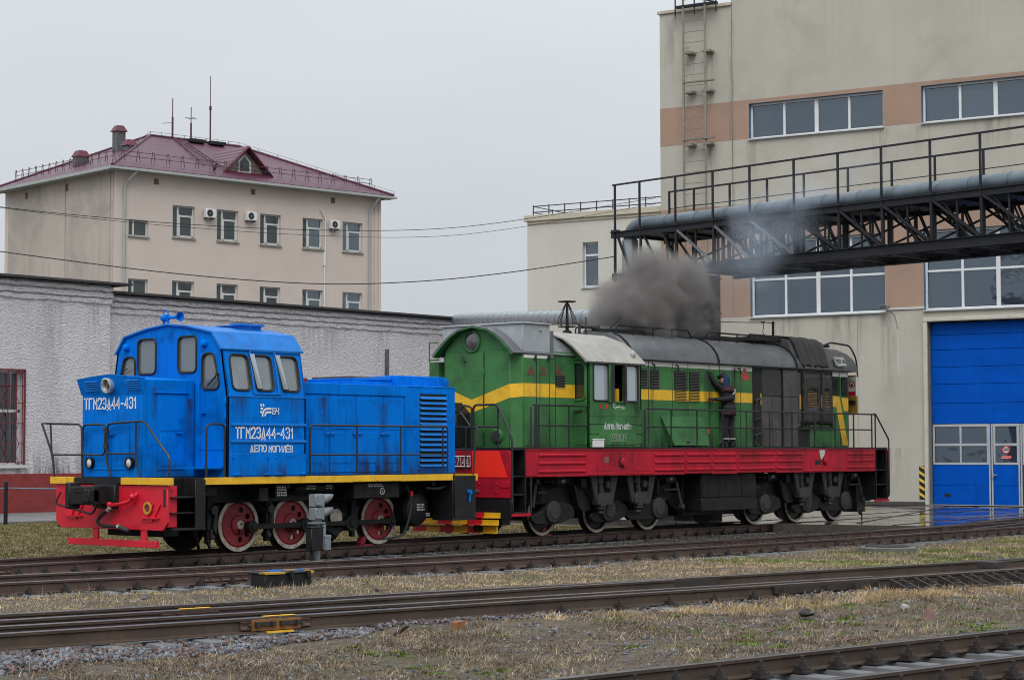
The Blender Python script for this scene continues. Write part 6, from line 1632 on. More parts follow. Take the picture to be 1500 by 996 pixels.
# paint bands are sheets a few millimetres proud
b = MB()
def quadx(b, x, pts): b.add([(x, y, z) for y, z in pts], [tuple(range(len(pts)))])
bx = NX2 - .003
quadx(b, bx, [(-.96, 3.40), (-.96, 3.09), (.15, 2.77), (.15, 3.07)][::-1]); quadx(b, bx, [(.15, 3.07), (.15, 2.77), (.96, 3.05), (.96, 3.36)][::-1])
for s in (-1, 1):
    b.add([(-3.252, s * .962, 3.40), (-3.053, s * 1.188, 3.42), (-3.053, s * 1.188, 3.12), (-3.252, s * .962, 3.09)], [(0, 1, 2, 3)])
    b.add([(-3.052, s * 1.188, 3.42), (-1.203, s * 1.188, 3.42), (-1.203, s * 1.188, 3.12), (-3.052, s * 1.188, 3.12)], [(0, 1, 2, 3)])
b.build('yellow_band', 'yellow', GR, smooth=0)
b = MB()
for s in (-1, 1): b.add([(-3.03, s * 1.188, 4.09), (-2.16, s * 1.188, 4.09), (-2.16, s * 1.188, 3.985), (-3.03, s * 1.188, 3.985)], [(0, 1, 2, 3)])
b.build('white_band', 'white', GR, smooth=0)
D = MB().box(NX2 - .012, NX2, -.20, .46, 2.02, 4.10).build('nose_door', 'green', GR, bev=.005)
quadx_b = MB(); quadx(quadx_b, NX2 - .015, [(-.19, 3.17), (-.19, 2.87), (.15, 2.77), (.15, 3.07)][::-1]); quadx(quadx_b, NX2 - .015, [(.15, 3.07), (.15, 2.77), (.45, 2.875), (.45, 3.18)][::-1])
quadx_b.build('door_band', 'yellow', D, smooth=0)
MB().box(NX2 - .014, NX2, -.225, -.205, 2.02, 4.12).build('door_gap', 'dark', D)
MB().bar((NX2 - .03, .40, 4.05), (NX2 - .05, .32, 3.92), .04, .03).build('handle', 'bogie_lit', D)
b = MB()
for z in (2.4, 3.7): b.cyl((NX2 - .02, -.22, z - .08), (NX2 - .02, -.22, z + .08), .02, n=8)
b.build('hinge', 'green', D)
b = MB().lathe([(.215, 0), (.255, .01), (.255, .035), (.215, .045), (.205, .02)], (NX2, .14, 4.38), (-1, 0, 0), 32, True)
H = b.build('headlight', 'green', GR)
MB().lathe([(.001, .05), (.1, .045), (.208, .015)], (NX2, .14, 4.38), (-1, 0, 0), 28).build('lens', 'lamp_dark', H)
for yy in (-.62, .86):
    b = MB().lathe([(.115, 0), (.165, .0), (.165, .02), (.14, .06), (.125, .07)], (NX2, yy, 2.25), (-1, 0, 0), 24, True)
    H = b.build('marker_light', 'green', GR)
    MB().lathe([(.001, .075), (.127, .07)], (NX2, yy, 2.25), (-1, 0, 0), 24).build('lens', 'bogie_lit', H)
for x0, x1 in ((-3.02, -2.60), (-2.57, -2.15), (-2.12, -1.93)):
    d = MB().box(x0, x1, -1.195, -1.185, 2.03, 3.98).build('hood_door', 'green', GR, bev=.003)
    q = MB().add([(x0, -1.198, 3.42), (x1, -1.198, 3.42), (x1, -1.198, 3.12), (x0, -1.198, 3.12)], [(0, 1, 2, 3)]); q.build('door_band', 'yellow', d, smooth=0)
    q = MB().box(x1 + .004, x1 + .024, -1.192, -1.184, 2.03, 4.05); q.build('door_gap', 'dark', d)
    if x1 < -2: MB().bar((x1 - .07, -1.21, 3.94), (x1 - .03, -1.22, 4.05), .03, .03).build('handle', 'black', d)
def warn_triangle(parent, x, z, y, s=.1):
    b = MB(); P = [(x - s, y, z - s * .9), (x + s, y, z - s * .9), (x, y, z + s * .95)]
    for i in range(3): b.bar(P[i], P[(i + 1) % 3], .022, .006, (0, -1, 0))
    b.bar((x + .02, y, z + .03), (x - .015, y, z - .02), .014, .006, (0, -1, 0)); b.bar((x - .015, y, z - .02), (x + .02, y, z - .07), .014, .006, (0, -1, 0))
    b.build('warning_triangle', 'wheel_red', parent)
for x in (-2.80, -2.36, -1.80): warn_triangle(GR, x, 3.72, -1.20 if x < -2 else -1.19)
def louvre(parent, x0, x1, z0, z1, y, n, mat='dark', frame='green', slat='soot'):
    L = MB().box(x0, x1, y - .004, y, z0, z1).build('louvre', mat, parent)
    h = (z1 - z0) / n
    q = MB()
    for k in range(n):
        z = z0 + h * k
        q.add([(x0, y - .03, z + .1 * h), (x1, y - .03, z + .1 * h), (x1, y - .005, z + .75 * h), (x0, y - .005, z + .75 * h)], [(0, 1, 2, 3)])
    q.build('slats', slat, L, smooth=0)
    return L
louvre(GR, -1.9, -1.58, 3.36, 3.65, -1.19, 8)

# cab
CX0, CX1 = -1.20, .82
outl = [(-W2, 2.0), (W2, 2.0), (W2, 3.99), (1.25, 4.27), (.95, 4.46), (.5, 4.62), (0, 4.67), (-.5, 4.62), (-.95, 4.46), (-1.25, 4.27), (-W2, 3.99)]
b = MB()
gf = rrect(-1.49, -1.06, 3.07, 3.93, .13)
b.panel((CX0, 0, 0), (0, -1, 0), ZA, [(-p[0], p[1]) for p in outl], [[(-p[0], p[1]) for p in gf], [(p[0], p[1]) for p in gf]], .05)
b.panel((CX1, 0, 0), YA, ZA, outl, [rrect(-1.5, -1.15, 3.1, 3.9, .08), rrect(1.15, 1.5, 3.1, 3.9, .08)], .05)
wx = [(-1.02, -.45), (-.40, .14), (.20, .68)]
for s in (-1, 1):
    k = 1 if s < 0 else -1
    hl = [rrect(min(k * a, k * c), max(k * a, k * c), 3.06, 3.90, .06) for a, c in wx]
    b.panel((0, s * W2, 0), (k, 0, 0), ZA, rect(min(k * CX0, k * CX1), max(k * CX0, k * CX1), 2.0, 4.0), hl, .05)
CG = b.build('cab', 'green', GR, bev=.006)
loco_window(GR, (CX0, 0, 0), (0, -1, 0), ZA, [(-p[0], p[1]) for p in gf], 'win_dark', 'green', .03)
loco_window(GR, (CX0, 0, 0), (0, -1, 0), ZA, gf, 'win_dark', 'green', .03)
for i, (a, c) in enumerate(wx):
    if i != 1: loco_window(GR, (0, -W2, 0), XA, ZA, rrect(a, c, 3.06, 3.90, .06), 'win_green', 'rubber', .022)
    loco_window(GR, (0, W2, 0), (-1, 0, 0), ZA, rrect(-c, -a, 3.06, 3.90, .06), 'win_green', 'rubber', .022)
b = MB()
for x in (-.425, .17): b.box(x - .04, x + .04, -W2 - .05, -W2 + .01, 3.02, 3.95)
b.box(-1.05, .72, -W2 - .03, -W2, 3.93, 3.97); b.box(-.45, .2, -W2 - .03, -W2, 3.02, 3.05)
b.build('window_slide_frame', 'green', GR, bev=.005)
b = MB(); b.box(-.40, -.37, -W2 - .12, -W2, 3.04, 3.92); b.box(.10, .14, -W2 - .09, -W2, 3.04, 3.92); b.build('wind_deflector', 'bogie_lit', GR)
b = MB().box(CX0 + .06, CX1 - .06, -1.5, 1.5, 2.0, 2.3); b.box(-.9, -.2, -.7, .9, 2.3, 3.2); b.box(.5, .76, -1.5, 1.5, 2.3, 3.95); b.box(-.3, -.22, -1.3, -1.26, 2.3, 4.0); b.box(.02, .1, -1.35, -1.31, 2.3, 3.9)
b.build('cab_interior', 'dark', GR)
b = MB().box(-.18, .0, -1.38, -1.34, 2.4, 3.7); b.box(-.12, -.1, -1.42, -1.40, 2.4, 3.8); b.build('control_stand', 'bogie_lit', GR)
MB().box(.02, .12, -1.45, -1.4, 3.06, 3.36).build('yellow_cover', 'yellow', GR)
b = MB()
for z in (2.18, 2.40, 2.62, 2.80): b.box(CX0 + .03, CX1 - .03, -W2 - .016, -W2, z - .09, z + .085)
b.box(-.84, .60, -W2 - .022, -W2 - .016, 2.06, 2.40)
b.build('cab_side_panel', 'green', GR, bev=.006)
b = MB().panel((CX0 - .012, 0, 0), (0, -1, 0), ZA, rect(1.0, 1.545, 2.05, 4.05), [[(-p[0], p[1]) for p in inset(gf, -.04)]], .01); b.box(CX0 - .03, CX0, -1.545, -1.52, 3.1, 3.2); b.build('cab_door', 'green', GR, bev=.005)
MB().bar((CX0 - .03, -1.42, 2.84), (CX0 - .05, -1.2, 2.82), .03, .03).build('door_handle', 'bogie_lit', GR)
lettering('depot_lettering', 'Депо'.upper()[0] + 'епо', (-.64, -W2 - .020, 2.42), XA, ZA, .36, .14, 'letter_worn', GR, stroke=.32, gap=.34)
lettering('depot_lettering', 'Могилёв', (-.20, -W2 - .020, 2.42), XA, ZA, .58, .14, 'letter_worn', GR, stroke=.32, gap=.34)
b = MB().box(-.64, .56, -W2 - .0205, -W2 - .0165, 2.375, 2.387); b.box(.2, .56, -W2 - .0205, -W2 - .0165, 2.49, 2.50); b.build('green_stroke', surf('light_green_paint', (.06, .42, .08), .6), GR)
lettering('number_lettering', '15581619', (-.42, -W2 - .024, 2.13), XA, ZA, .60, .17, 'letter_faint', GR, stroke=.16, gap=.5)
emblem(GR, (-.30, -W2 - .003, 2.81), .44, 'letter_worn')
b = MB(); b.box(-.78, -.70, -W2 - .004, -W2, 2.88, 2.98); b.box(-.76, -.72, -W2 - .004, -W2, 2.80, 2.86); b.box(-.58, -.46, -W2 - .004, -W2, 2.94, 2.98); b.box(-.55, -.49, -W2 - .004, -W2, 2.86, 2.93); b.box(-.58, -.46, -W2 - .004, -W2, 2.80, 2.85)
b.build('red_mark', 'red_beam', GR)
MB().box(-1.08, -.68, -W2 - .05, -W2, 2.0, 2.17).box(-1.1, -.66, -W2 - .06, -W2, 2.17, 2.19).build('white_box', 'white', GR, bev=.005)
co_ = [(-1.66, 3.95), (-1.60, 4.02), (-1.27, 4.31), (-.97, 4.50), (-.5, 4.66), (0, 4.71), (.5, 4.66), (.97, 4.50), (1.27, 4.31), (1.60, 4.02), (1.66, 3.95)]
ci = [(y * .975, z - .04) for y, z in co_]
MB().prism(co_ + ci[::-1], 'x', -1.36, .90).build('cab_roof', 'cab_roof', GR, bev=.005)
b = MB().ball((.60, -1.50, 4.17), .075, 12, 8, (.9, .9, 1.2)); b.build('roof_lamp', 'grey_box', GR)

# long hood
HY = 1.10
HX0, HX1 = .82, 11.22
b = MB().prism([(HX0, -HY), (11.05, -HY), (11.22, -.95), (11.22, .95), (11.05, HY), (HX0, HY)], 'z', 1.99, 4.10)
LH = b.build('long_hood', 'green', GR, bev=.01)
prof = [(-1.17, 4.10), (-1.17, 4.16), (-1.10, 4.34), (-.98, 4.50), (-.8, 4.64), (-.55, 4.74), (0, 4.79), (.55, 4.74), (.8, 4.64), (.98, 4.50), (1.10, 4.34), (1.17, 4.16), (1.17, 4.10)]
for x0, x1, mt in ((HX0, 4.62, 'grey'), (4.64, 8.42, 'grey'), (8.44, 10.95, 'grey_dark')):
    MB().prism(prof, 'x', x0, x1).build('roof_section', mt, GR)
b = MB()
X = [10.96, 11.38, 11.62, 11.74]; S = [1, .985, .93, .80]
vs = []
for x, s in zip(X, S): vs += [(x, y * s, 4.10 + (z - 4.10) * s) for y, z in prof]
m = len(prof)
b.add(vs, [(k * m + i, k * m + i + 1, (k + 1) * m + i + 1, (k + 1) * m + i) for k in range(3) for i in range(m - 1)] + [tuple(range(3 * m, 4 * m)), tuple(reversed(range(m)))] + [((k + 1) * m, k * m, (k + 1) * m - 1, (k + 2) * m - 1) for k in range(3)])
b.build('roof_end', 'grey_dark', GR)
for x in (1.02, 4.63, 8.30): MB().tube([(x, y * 1.02, z + .012) for y, z in prof], .024, 6).build('roof_strap', 'black', GR)
MB().box(HX0, 11.1, -1.2, -1.10, 4.07, 4.105).build('drip_rail', 'black', GR)
for s in (-1, 1):
    MB().box(HX0 + .02, 6.2, s * HY, s * (HY + .003), 3.955, 4.065).build('white_band', 'white', GR, smooth=0)
    MB().box(10.15, 11.05, s * HY, s * (HY + .003), 3.93, 4.065).build('white_band', 'white', GR, smooth=0)
    MB().box(HX0 + .02, 6.22, s * HY, s * (HY + .003), 3.14, 3.39).build('yellow_band', 'yellow', GR, smooth=0)
doors = [(.86, 1.72, (1.38, 1.68)), (1.75, 2.70, (1.80, 2.16)), (2.73, 3.36, (2.80, 3.30)), (3.39, 4.28, (3.42, 3.86)), (4.31, 4.74, None), (4.77, 5.42, None), (5.45, 5.68, None), (5.71, 6.24, None)]
for x0, x1, lvx in doors:
    d = MB().box(x0, x1, -HY - .012, -HY, 2.02, 4.07).build('hood_door', 'green', GR, bev=.004)
    q = MB().box(x0, x1, -HY - .0155, -HY - .012, 3.14, 3.39); q.build('door_band', 'yellow', d, smooth=0)
    q = MB().box(x0, x1, -HY - .0155, -HY - .012, 3.955, 4.065); q.build('door_band', 'white', d, smooth=0)
    MB().box(x1 + .004, x1 + .026, -HY - .008, -HY + .01, 2.02, 4.08).build('door_gap', 'dark', d)
    if lvx:
        q, q2 = MB(), MB(); low = 0 if x0 > 2.7 else 8
        for k in range(low, 20):
            z = 3.13 + k * .0375
            (q2 if z < 3.38 else q).add([(lvx[0], -HY - .045, z), (lvx[1], -HY - .045, z), (lvx[1], -HY - .018, z + .024), (lvx[0], -HY - .018, z + .024)], [(0, 1, 2, 3)])
        MB().box(lvx[0], lvx[1], -HY - .019, -HY - .0165, 3.12 + .0375 * low, 3.88).build('louvre_back', 'dark', d)
        q.build('louvre_slats', 'soot', d, smooth=0)
        if q2.v: q2.build('louvre_slats', 'yellow_dull', d, smooth=0)
    if x0 in (2.73, 5.45, 1.75):
        MB().tube([(x0 + .12, -HY - .03, 4.02), (x0 + .2, -HY - .05, 3.98), (x0 + .2, -HY - .05, 3.88)], .016, 6).build('latch', 'black', d)
# open toolbox flap low on the hood, paint damage
b = MB().add([(2.20, -HY - .05, 2.75), (4.02, -HY - .05, 2.75), (4.02, -HY - .22, 2.04), (2.50, -HY - .22, 2.04), (2.20, -HY - .02, 2.75), (4.02, -HY - .02, 2.75), (4.02, -HY - .02, 2.04), (2.5, -HY - .02, 2.04)],
             [(0, 3, 2, 1), (4, 5, 6, 7), (0, 4, 7, 3), (1, 2, 6, 5), (2, 3, 7, 6), (0, 1, 5, 4)])
b.build('sloped_box', 'green', GR, bev=.008)
b = MB().ball((3.1, -HY - .2, 2.12), .05, 8, 6, (1.6, .3, .6)); b.build('box_latch', 'dark', GR)
b = MB()
b.add([(5.74, -HY - .017, 3.82), (5.80, -HY - .017, 3.74), (6.0, -HY - .017, 3.70), (6.12, -HY - .017, 3.74), (6.16, -HY - .017, 3.84), (6.02, -HY - .017, 3.88), (5.95, -HY - .017, 4.02), (5.84, -HY - .017, 4.02), (5.80, -HY - .017, 3.92)], [tuple(range(9))])
b.build('red_primer_patch', surf('red_primer', (.42, .07, .06), .7, var=.2), GR, smooth=0)
b = MB(); b.add([(3.42, -HY - .017, 2.96), (3.47, -HY - .017, 2.95), (3.46, -HY - .017, 3.03)], [(0, 1, 2)]); b.add([(3.95, -HY - .2, 2.36), (4.02, -HY - .2, 2.34), (4.02, -HY - .2, 2.46), (3.97, -HY - .2, 2.44)], [(0, 1, 2, 3)])
b.build('red_primer_fleck', surf('bright_primer', (.7, .1, .08), .7), GR, smooth=0)
# open engine bay and the sooted radiator end
MB().box(6.27, 6.66, -HY - .006, -HY, 2.02, 4.04).build('open_doorway', 'dark', GR)
b = MB()
for z in (2.3, 2.7, 3.2): b.cyl((6.32, -HY - .03, z), (6.6, -HY - .03, z + .06), .03, n=8)
b.tube(smooth_path([(6.34, -HY - .04, 2.1), (6.42, -HY - .06, 2.5), (6.36, -HY - .05, 2.9), (6.45, -HY - .04, 3.3)]), .02, 6)
b.cyl((6.4, -HY - .02, 2.05), (6.4, -HY - .02, 2.1), .09, n=10)
b.build('engine_pipes', 'bogie_lit', GR)
MB().box(6.62, 6.67, -HY - .02, -HY, 3.1, 3.4).build('yellow_edge', 'yellow_dull', GR)
for x0, x1 in ((6.68, 7.12), (7.14, 7.62), (7.66, 8.04), (8.06, 8.42)):
    d = MB().box(x0, x1, -HY - .03, -HY, 2.02, 3.32); d.box(x0 + .05, x1 - .05, -HY - .036, -HY - .03, 2.1, 3.25)
    d.build('radiator_shutter', 'soot', GR, bev=.006)
for x0, x1, mt in ((6.68, 7.60, 'tarp'), (7.66, 8.42, 'soot')):
    MB().box(x0, x1, -HY - .035, -HY, 3.34, 4.04).build('radiator_screen', mt, GR, bev=.008)
MB().box(7.61, 7.66, -HY - .06, -HY, 2.02, 4.1).build('door_post', 'black', GR)
# insulating covers over the shutters
def cover(x0, x1, z0, z1, y, seed, name='insulating_cover', win=None, mat='tarp'):
    r = random.Random(seed); nx, nz = 8, 12; vs, fs = [], []
    for j in range(nz + 1):
        for i in range(nx + 1):
            x = x0 + (x1 - x0) * i / nx; z = z0 + (z1 - z0) * j / nz
            vs.append((x + r.uniform(-.015, .015), y - .03 - .03 * math.sin(5 * i / nx * PI + seed) * (1 - j / nz) - r.uniform(0, .02), z + r.uniform(-.012, .012) + (.04 * math.sin(i * 1.7 + seed) if j == 0 else 0)))
    for j in range(nz):
        for i in range(nx):
            if win and win[0] < (i + .5) / nx < win[1] and win[2] < (j + .5) / nz < win[3]: continue
            fs.append((j * (nx + 1) + i, j * (nx + 1) + i + 1, (j + 1) * (nx + 1) + i + 1, (j + 1) * (nx + 1) + i))
    o = MB().add(vs, fs).build(name, mat, GR, smooth=60)
    md = o.modifiers.new('thick', 'SOLIDIFY'); md.thickness = .012
    return o
MB().box(8.46, 10.12, -HY - .02, -HY, 2.66, 4.04).build('shutter_frame', 'soot', GR, bev=.006)
louvre(GR, 8.80, 9.36, 3.08, 3.62, -HY - .03, 8, slat='slat_rust')
louvre(GR, 9.72, 9.98, 3.08, 3.62, -HY - .03, 8, slat='slat_rust')
cover(8.66, 9.50, 2.62, 3.98, -HY - .02, 3, win=(.25, .85, .35, .66))
cover(9.60, 10.10, 2.62, 3.98, -HY - .02, 5, win=(.2, .8, .35, .66))
b = MB()
for x in (8.62, 9.54, 10.12): b.box(x - .02, x + .02, -HY - .06, -HY, 2.55, 4.05)
b.box(8.5, 10.15, -HY - .08, -HY, 2.50, 2.56); b.box(8.5, 10.1, -HY - .05, -HY, 4.0, 4.04)
b.build('cover_frame', 'black', GR)
MB().box(8.50, 8.54, -HY - .05, -HY, 3.0, 3.4).build('yellow_edge', 'yellow_dull', GR); MB().box(9.56, 9.59, -HY - .06, -HY, 3.05, 3.4).build('yellow_edge', 'yellow_dull', GR)
MB().box(8.46, 8.98, -HY - .012, -HY, 2.02, 2.52).build('open_hatch', 'dark', GR)
b = MB().box(9.0, 10.12, -HY - .03, -HY, 2.02, 2.60); b.box(9.42, 9.7, -HY - .04, -HY - .03, 2.12, 2.3); b.build('lower_door', 'green', GR, bev=.006)
for x0, x1 in ((10.15, 10.58), (10.62, 11.04)):
    d = MB().box(x0, x1, -HY - .012, -HY, 2.02, 3.93).build('hood_door', 'green', GR, bev=.004)
    MB().box(x1 + .002, x1 + .02, -HY - .01, -HY, 2.02, 4.05).build('door_gap', 'dark', d)
    q = MB()
    for k in range(18):
        z = 3.42 + k * .029
        q.add([(x0 + .05, -HY - .04, z), (x1 - .04, -HY - .04, z), (x1 - .04, -HY - .018, z + .02), (x0 + .05, -HY - .018, z + .02)], [(0, 1, 2, 3)])
    MB().box(x0 + .05, x1 - .04, -HY - .016, -HY - .012, 3.42, 3.94).build('louvre_back', 'dark', d)
    q.build('louvre_slats', 'green_soot', d, smooth=0)
b = MB()
yq = -HY - .016
b.add([(10.14, yq, 3.41), (10.57, yq, 3.40), (11.02, yq, 2.05), (10.72, yq, 2.05), (10.40, yq, 3.10), (10.14, yq, 3.12)], [(0, 5, 4, 1), (1, 4, 3, 2)])
b.add([(10.66, yq, 3.36), (11.04, yq, 3.36), (11.04, yq, 3.0), (10.80, yq, 3.0)], [(0, 3, 2, 1)])
b.build('yellow_band', 'yellow', GR, smooth=0)
# raised radiator roof with a tarpaulin pulled over its side
b = MB().prism([(-1.12, 4.12), (-.98, 4.62), (-.86, 4.86), (-.7, 4.92), (.7, 4.92), (.86, 4.86), (1.12, 4.12)], 'x', 8.35, 10.12)
b.build('radiator_hood', 'grey_dark', GR, bev=.01)
vs, fs = [], []
P0 = [(-1.19, 4.14), (-1.05, 4.62), (-.93, 4.90), (-.74, 4.97), (-.3, 4.98)]
for i in range(15):
    t = i / 14
    for y, z in P0: vs.append((8.42 + .12 * (z - 4.14) * -1 + 1.55 * t + .12 * (1 - t), y - .015 * math.sin(i * 1.9) - .012 * math.sin(i * 4.1 + z), z + .012 * math.sin(i * 2.3) - (.02 * math.sin(i * 1.3) if z < 4.2 else 0)))
for i in range(14):
    for j in range(4): fs.append((i * 5 + j, (i + 1) * 5 + j, (i + 1) * 5 + j + 1, i * 5 + j + 1))
o = MB().add(vs, fs).build('tarpaulin', 'tarp', GR, smooth=60)
md = o.modifiers.new('thick', 'SOLIDIFY'); md.thickness = .015
md = o.modifiers.new('sub', 'SUBSURF'); md.levels = 1; md.render_levels = 1
# roof furniture
b = MB()
for y in (-.62, .62):
    b.tube(fillet([(1.1, y, 4.74), (1.1, y, 4.93), (4.1, y, 4.93), (4.25, y, 4.74)], .1), .022, 6)
    b.tube(fillet([(4.9, y, 4.74), (4.9, y, 4.93), (7.6, y, 4.93), (8.2, y, 4.74)], .1), .022, 6)
    for x in (1.8, 2.6, 3.4, 5.5, 6.3, 7.1): b.cyl((x, y, 4.7), (x, y, 4.93), .02, n=6)
b.build('roof_rail', 'black', GR)
b = MB().box(1.25, 2.45, -.5, .5, 4.74, 4.86); b.box(2.6, 4.0, -.35, .35, 4.76, 4.84); b.box(5.0, 7.4, -.4, .4, 4.76, 4.83)
b.build('roof_hatch', 'black', GR, bev=.01)
b = MB().lathe([(.16, 0), (.16, .42), (.13, .42), (.13, .05)], (3.0, 0, 4.74), ZA, 20); b.build('exhaust_stack', 'soot', GR)
b = MB()
for k in range(4): b.box(7.0 + .32 * k, 7.2 + .32 * k, -.6, .6, 4.8, 4.9 + .04 * (k % 2))
b.box(6.9, 8.5, -.64, -.58, 4.82, 4.98); b.box(6.9, 8.5, .58, .64, 4.82, 4.98); b.bar((6.9, -.6, 4.9), (8.4, .6, 4.98), .03, .03)
b.box(8.4, 9.9, -.5, .5, 4.92, 5.0)
b.build('fan_grille', 'black', GR)
b = MB().tube(fillet([(10.3, -.7, 4.76), (10.7, -.75, 4.90), (11.6, -.85, 4.84), (11.85, -.9, 4.5), (11.8, -.98, 3.95)], .15), .025, 6)
b.box(10.62, 11.1, -.5, -.3, 4.78, 4.86)
b.build('end_rail', 'black', GR)
q = [(-1.03, 4.30), (-.905, 4.55)]
b = MB()
o0 = Vector((10.28, -1.19, 4.20)); uz = Vector((0, .12, .33)).normalized()
pp = rrect(0, .52, 0, .29, .07)
nn_ = XA.cross(uz)
b.panel(o0 + nn_ * .05, XA, uz, pp, [], .05)
PT = b.build('number_plate', 'white', GR)
MB().tube([o0 + nn_ * .052 + XA * p[0] + uz * p[1] for p in inset(pp, .03)], .008, 5, True).build('plate_border', 'bogie', PT)
lettering('plate_lettering', 'ЧМЭ3Т 7144', o0 + nn_ * .051 + XA * .06 + uz * .08, XA, uz, .40, .13, 'dark', PT, stroke=.26, gap=.3, space=.3)
b = MB().box(11.35, 11.42, -1.2, -.92, 2.9, 4.0); SB = b.build('sign_board', 'yellow_dull', GR, bev=.005)
MB().box(11.24, 11.36, -1.19, -.95, 3.2, 3.3).build('board_bracket', 'black', SB)
b = MB().box(11.342, 11.349, -1.19, -.93, 3.42, 3.96); b.box(11.30, 11.42, -1.206, -1.202, 3.42, 3.95); b.build('sign_face', 'white', SB)
b = MB().lathe([(.075, 0), (.10, 0), (.10, .004), (.075, .004)], (11.341, -1.06, 3.75), (-1, 0, 0), 20, True); b.box(11.336, 11.341, -1.17, -.95, 3.43, 3.55)
b.bar((11.338, -1.12, 3.81), (11.338, -1.0, 3.69), .02, .004, (1, 0, 0)); b.build('sign_symbol', 'red_beam', SB)
MB().ball((11.338, -1.06, 3.73), .045, 8, 6, (.1, .7, 1)).build('sign_figure', 'dark', SB)
# masts, wire, aerial, horn
b = MB().cyl((2.47, 0, 4.78), (2.47, 0, 5.43), .035, n=8); b.build('wire_mast', 'black', GR)
b = MB().cyl((8.99, 0, 4.9), (8.99, 0, 5.43), .035, n=8); b.bar((8.7, 0, 5.38), (9.1, 0, 5.38), .02, .02); b.build('wire_mast', 'black', GR)
b = MB().tube([(1.35, 0, 4.70), (2.0, 0, 5.1), (2.47, 0, 5.40)], .012, 5)
b.tube([(2.47 + 6.2 * t / 12, 0, 5.39 - .01 * 0 - .10 * math.sin(PI * t / 12)) for t in range(13)], .011, 5)
b.tube(smooth_path([(8.5, 0, 5.38), (8.52, 0, 5.25), (8.48, 0, 5.12), (8.6, 0, 5.0)]), .01, 5); b.cyl((8.4, 0, 5.38), (8.58, 0, 5.39), .022, n=8)
b.build('aerial_wire', 'black', GR)
b = MB().cyl((0, 0, 4.70), (0, 0, 5.45), .045, .03, n=10); b.lathe([(.12, 0), (.1, .06), (.05, .08)], (0, 0, 4.70), ZA, 14)
for z, r_ in ((5.46, .22), (4.86, .20)):
    for k in range(5):
        a = 2 * PI * k / 5
        b.tube([(r_ * .55 * math.cos(a) + .095 * math.cos(t * PI / 5), r_ * .55 * math.sin(a) + .095 * math.sin(t * PI / 5), z) for t in range(10)], .013, 5, True)
for k in range(8):
    a = 2 * PI * k / 8
    b.tube(smooth_path([(.03 * math.cos(a), .03 * math.sin(a), 5.42), (.10 * math.cos(a), .10 * math.sin(a), 5.28), (.21 * math.cos(a), .21 * math.sin(a), 5.02), (.21 * math.cos(a), .21 * math.sin(a), 4.86)]), .009, 4)
b.build('basket_aerial', 'bogie', GR)
b = MB().lathe([(.03, 0), (.035, .3), (.05, .5), (.08, .6), (.14, .67), (.12, .66), (.02, .5)], (.45, 0, 4.90), XA, 16); b.cyl((.47, 0, 4.68), (.47, 0, 4.97), .035, n=8); b.cyl((.72, 0, 4.68), (.72, 0, 4.92), .03, n=8)
b.cyl((.72, 0, 4.7), (.72, 0, 5.12), .018, n=6); b.build('horn', 'bogie_lit', GR)
# walkway rails
for y in (-1.55, 1.55):
    rails(GR, (-2.95, -1.88), y, 2.93, 2.48, 2.0, -3.07, -1.09, .022)
    b = MB().tube(fillet([(.99, y, 2.0), (.99, y, 2.91), (11.72, y, 2.91)], .07), .022, 8)
    b.tube([(.99, y, 2.48), (11.5, y, 2.48)], .018, 6)
    b.tube(fillet([(11.6, y, 2.91), (11.74, y, 2.94), (12.48, y, 2.22), (12.48, y, .66), (12.3, y, .58)], .06), .022, 8)
    H = b.build('handrail', 'rail_bar', GR)
    p0 = MB().cyl((2.05, y, 2.0), (2.05, y, 2.91), .021, n=8).build('post', 'rail_bar', H)
    for x in (3.13, 4.23, 5.30, 6.37, 7.45, 8.56, 9.60, 10.57, 11.55, 11.74): copy_ob(p0, H, (x - 2.05, 0, 0))
    MB().tube([(11.74, y, 2.0), (11.74, y, .62)], .02, 6).build('post', 'rail_bar', H)
    b = MB().tube(fillet([(-3.22, y, .56), (-3.22, y, 2.93), (-3.0, y, 2.93)], .1), .022, 8); b.build('step_handrail', 'rail_bar', GR)
    s = 1 if y > 0 else -1
    b = MB().tube(fillet([(-3.88, s * .45, 2.0), (-3.88, s * .45, 2.93), (-3.88, s * 1.17, 2.93), (-3.88, s * 1.57, 2.2), (-3.88, s * 1.57, .75), (-3.88, s * 1.54, .62)], .12), .026, 8)
    b.tube([(-3.88, s * 1.17, 2.9), (-3.88, s * 1.17, 2.0)], .022, 6); b.tube([(-3.88, s * .45, 2.45), (-3.88, s * 1.17, 2.45)], .02, 6)
    b.tube(fillet([(-3.88, s * .41, 2.0), (-3.88, s * .41, 2.88), (-3.88, s * .15, 2.93), (-3.88, s * .05, 2.8), (-3.88, s * .36, 2.47)], .08), .024, 8)
    b.build('front_rail', 'rail_bar', GR)
b = MB().tube([(-3.0, 1.5, 2.0), (-3.0, 1.5, 3.6)], .02, 6); b.box(-3.2, -2.7, 1.2, 1.5, 2.9, 3.95); b.tube([(-3.2, 1.5, 3.95), (-3.2, 1.5, 4.4), (-3.2, 1.25, 4.4)], .018, 6); b.tube([(-3.2, 1.48, 4.0), (-3.2, 1.2, 4.0)], .018, 6)
b.build('far_side_box', 'green', GR)
MB().box(-3.9, -3.4, .05, .9, 2.0, 2.75).prism([(.05, 2.75), (.9, 2.75), (.75, 3.0), (.3, 3.0)], 'x', -3.85, -3.4).build('front_box', 'black', GR, bev=.02)
b = MB(); b.box(3.55, 6.0, -1.36, -.9, .74, 1.39); b.box(3.52, 5.98, -1.40, -.9, .43, .74)
TK = b.build('battery_box', 'bogie', GR, bev=.012)
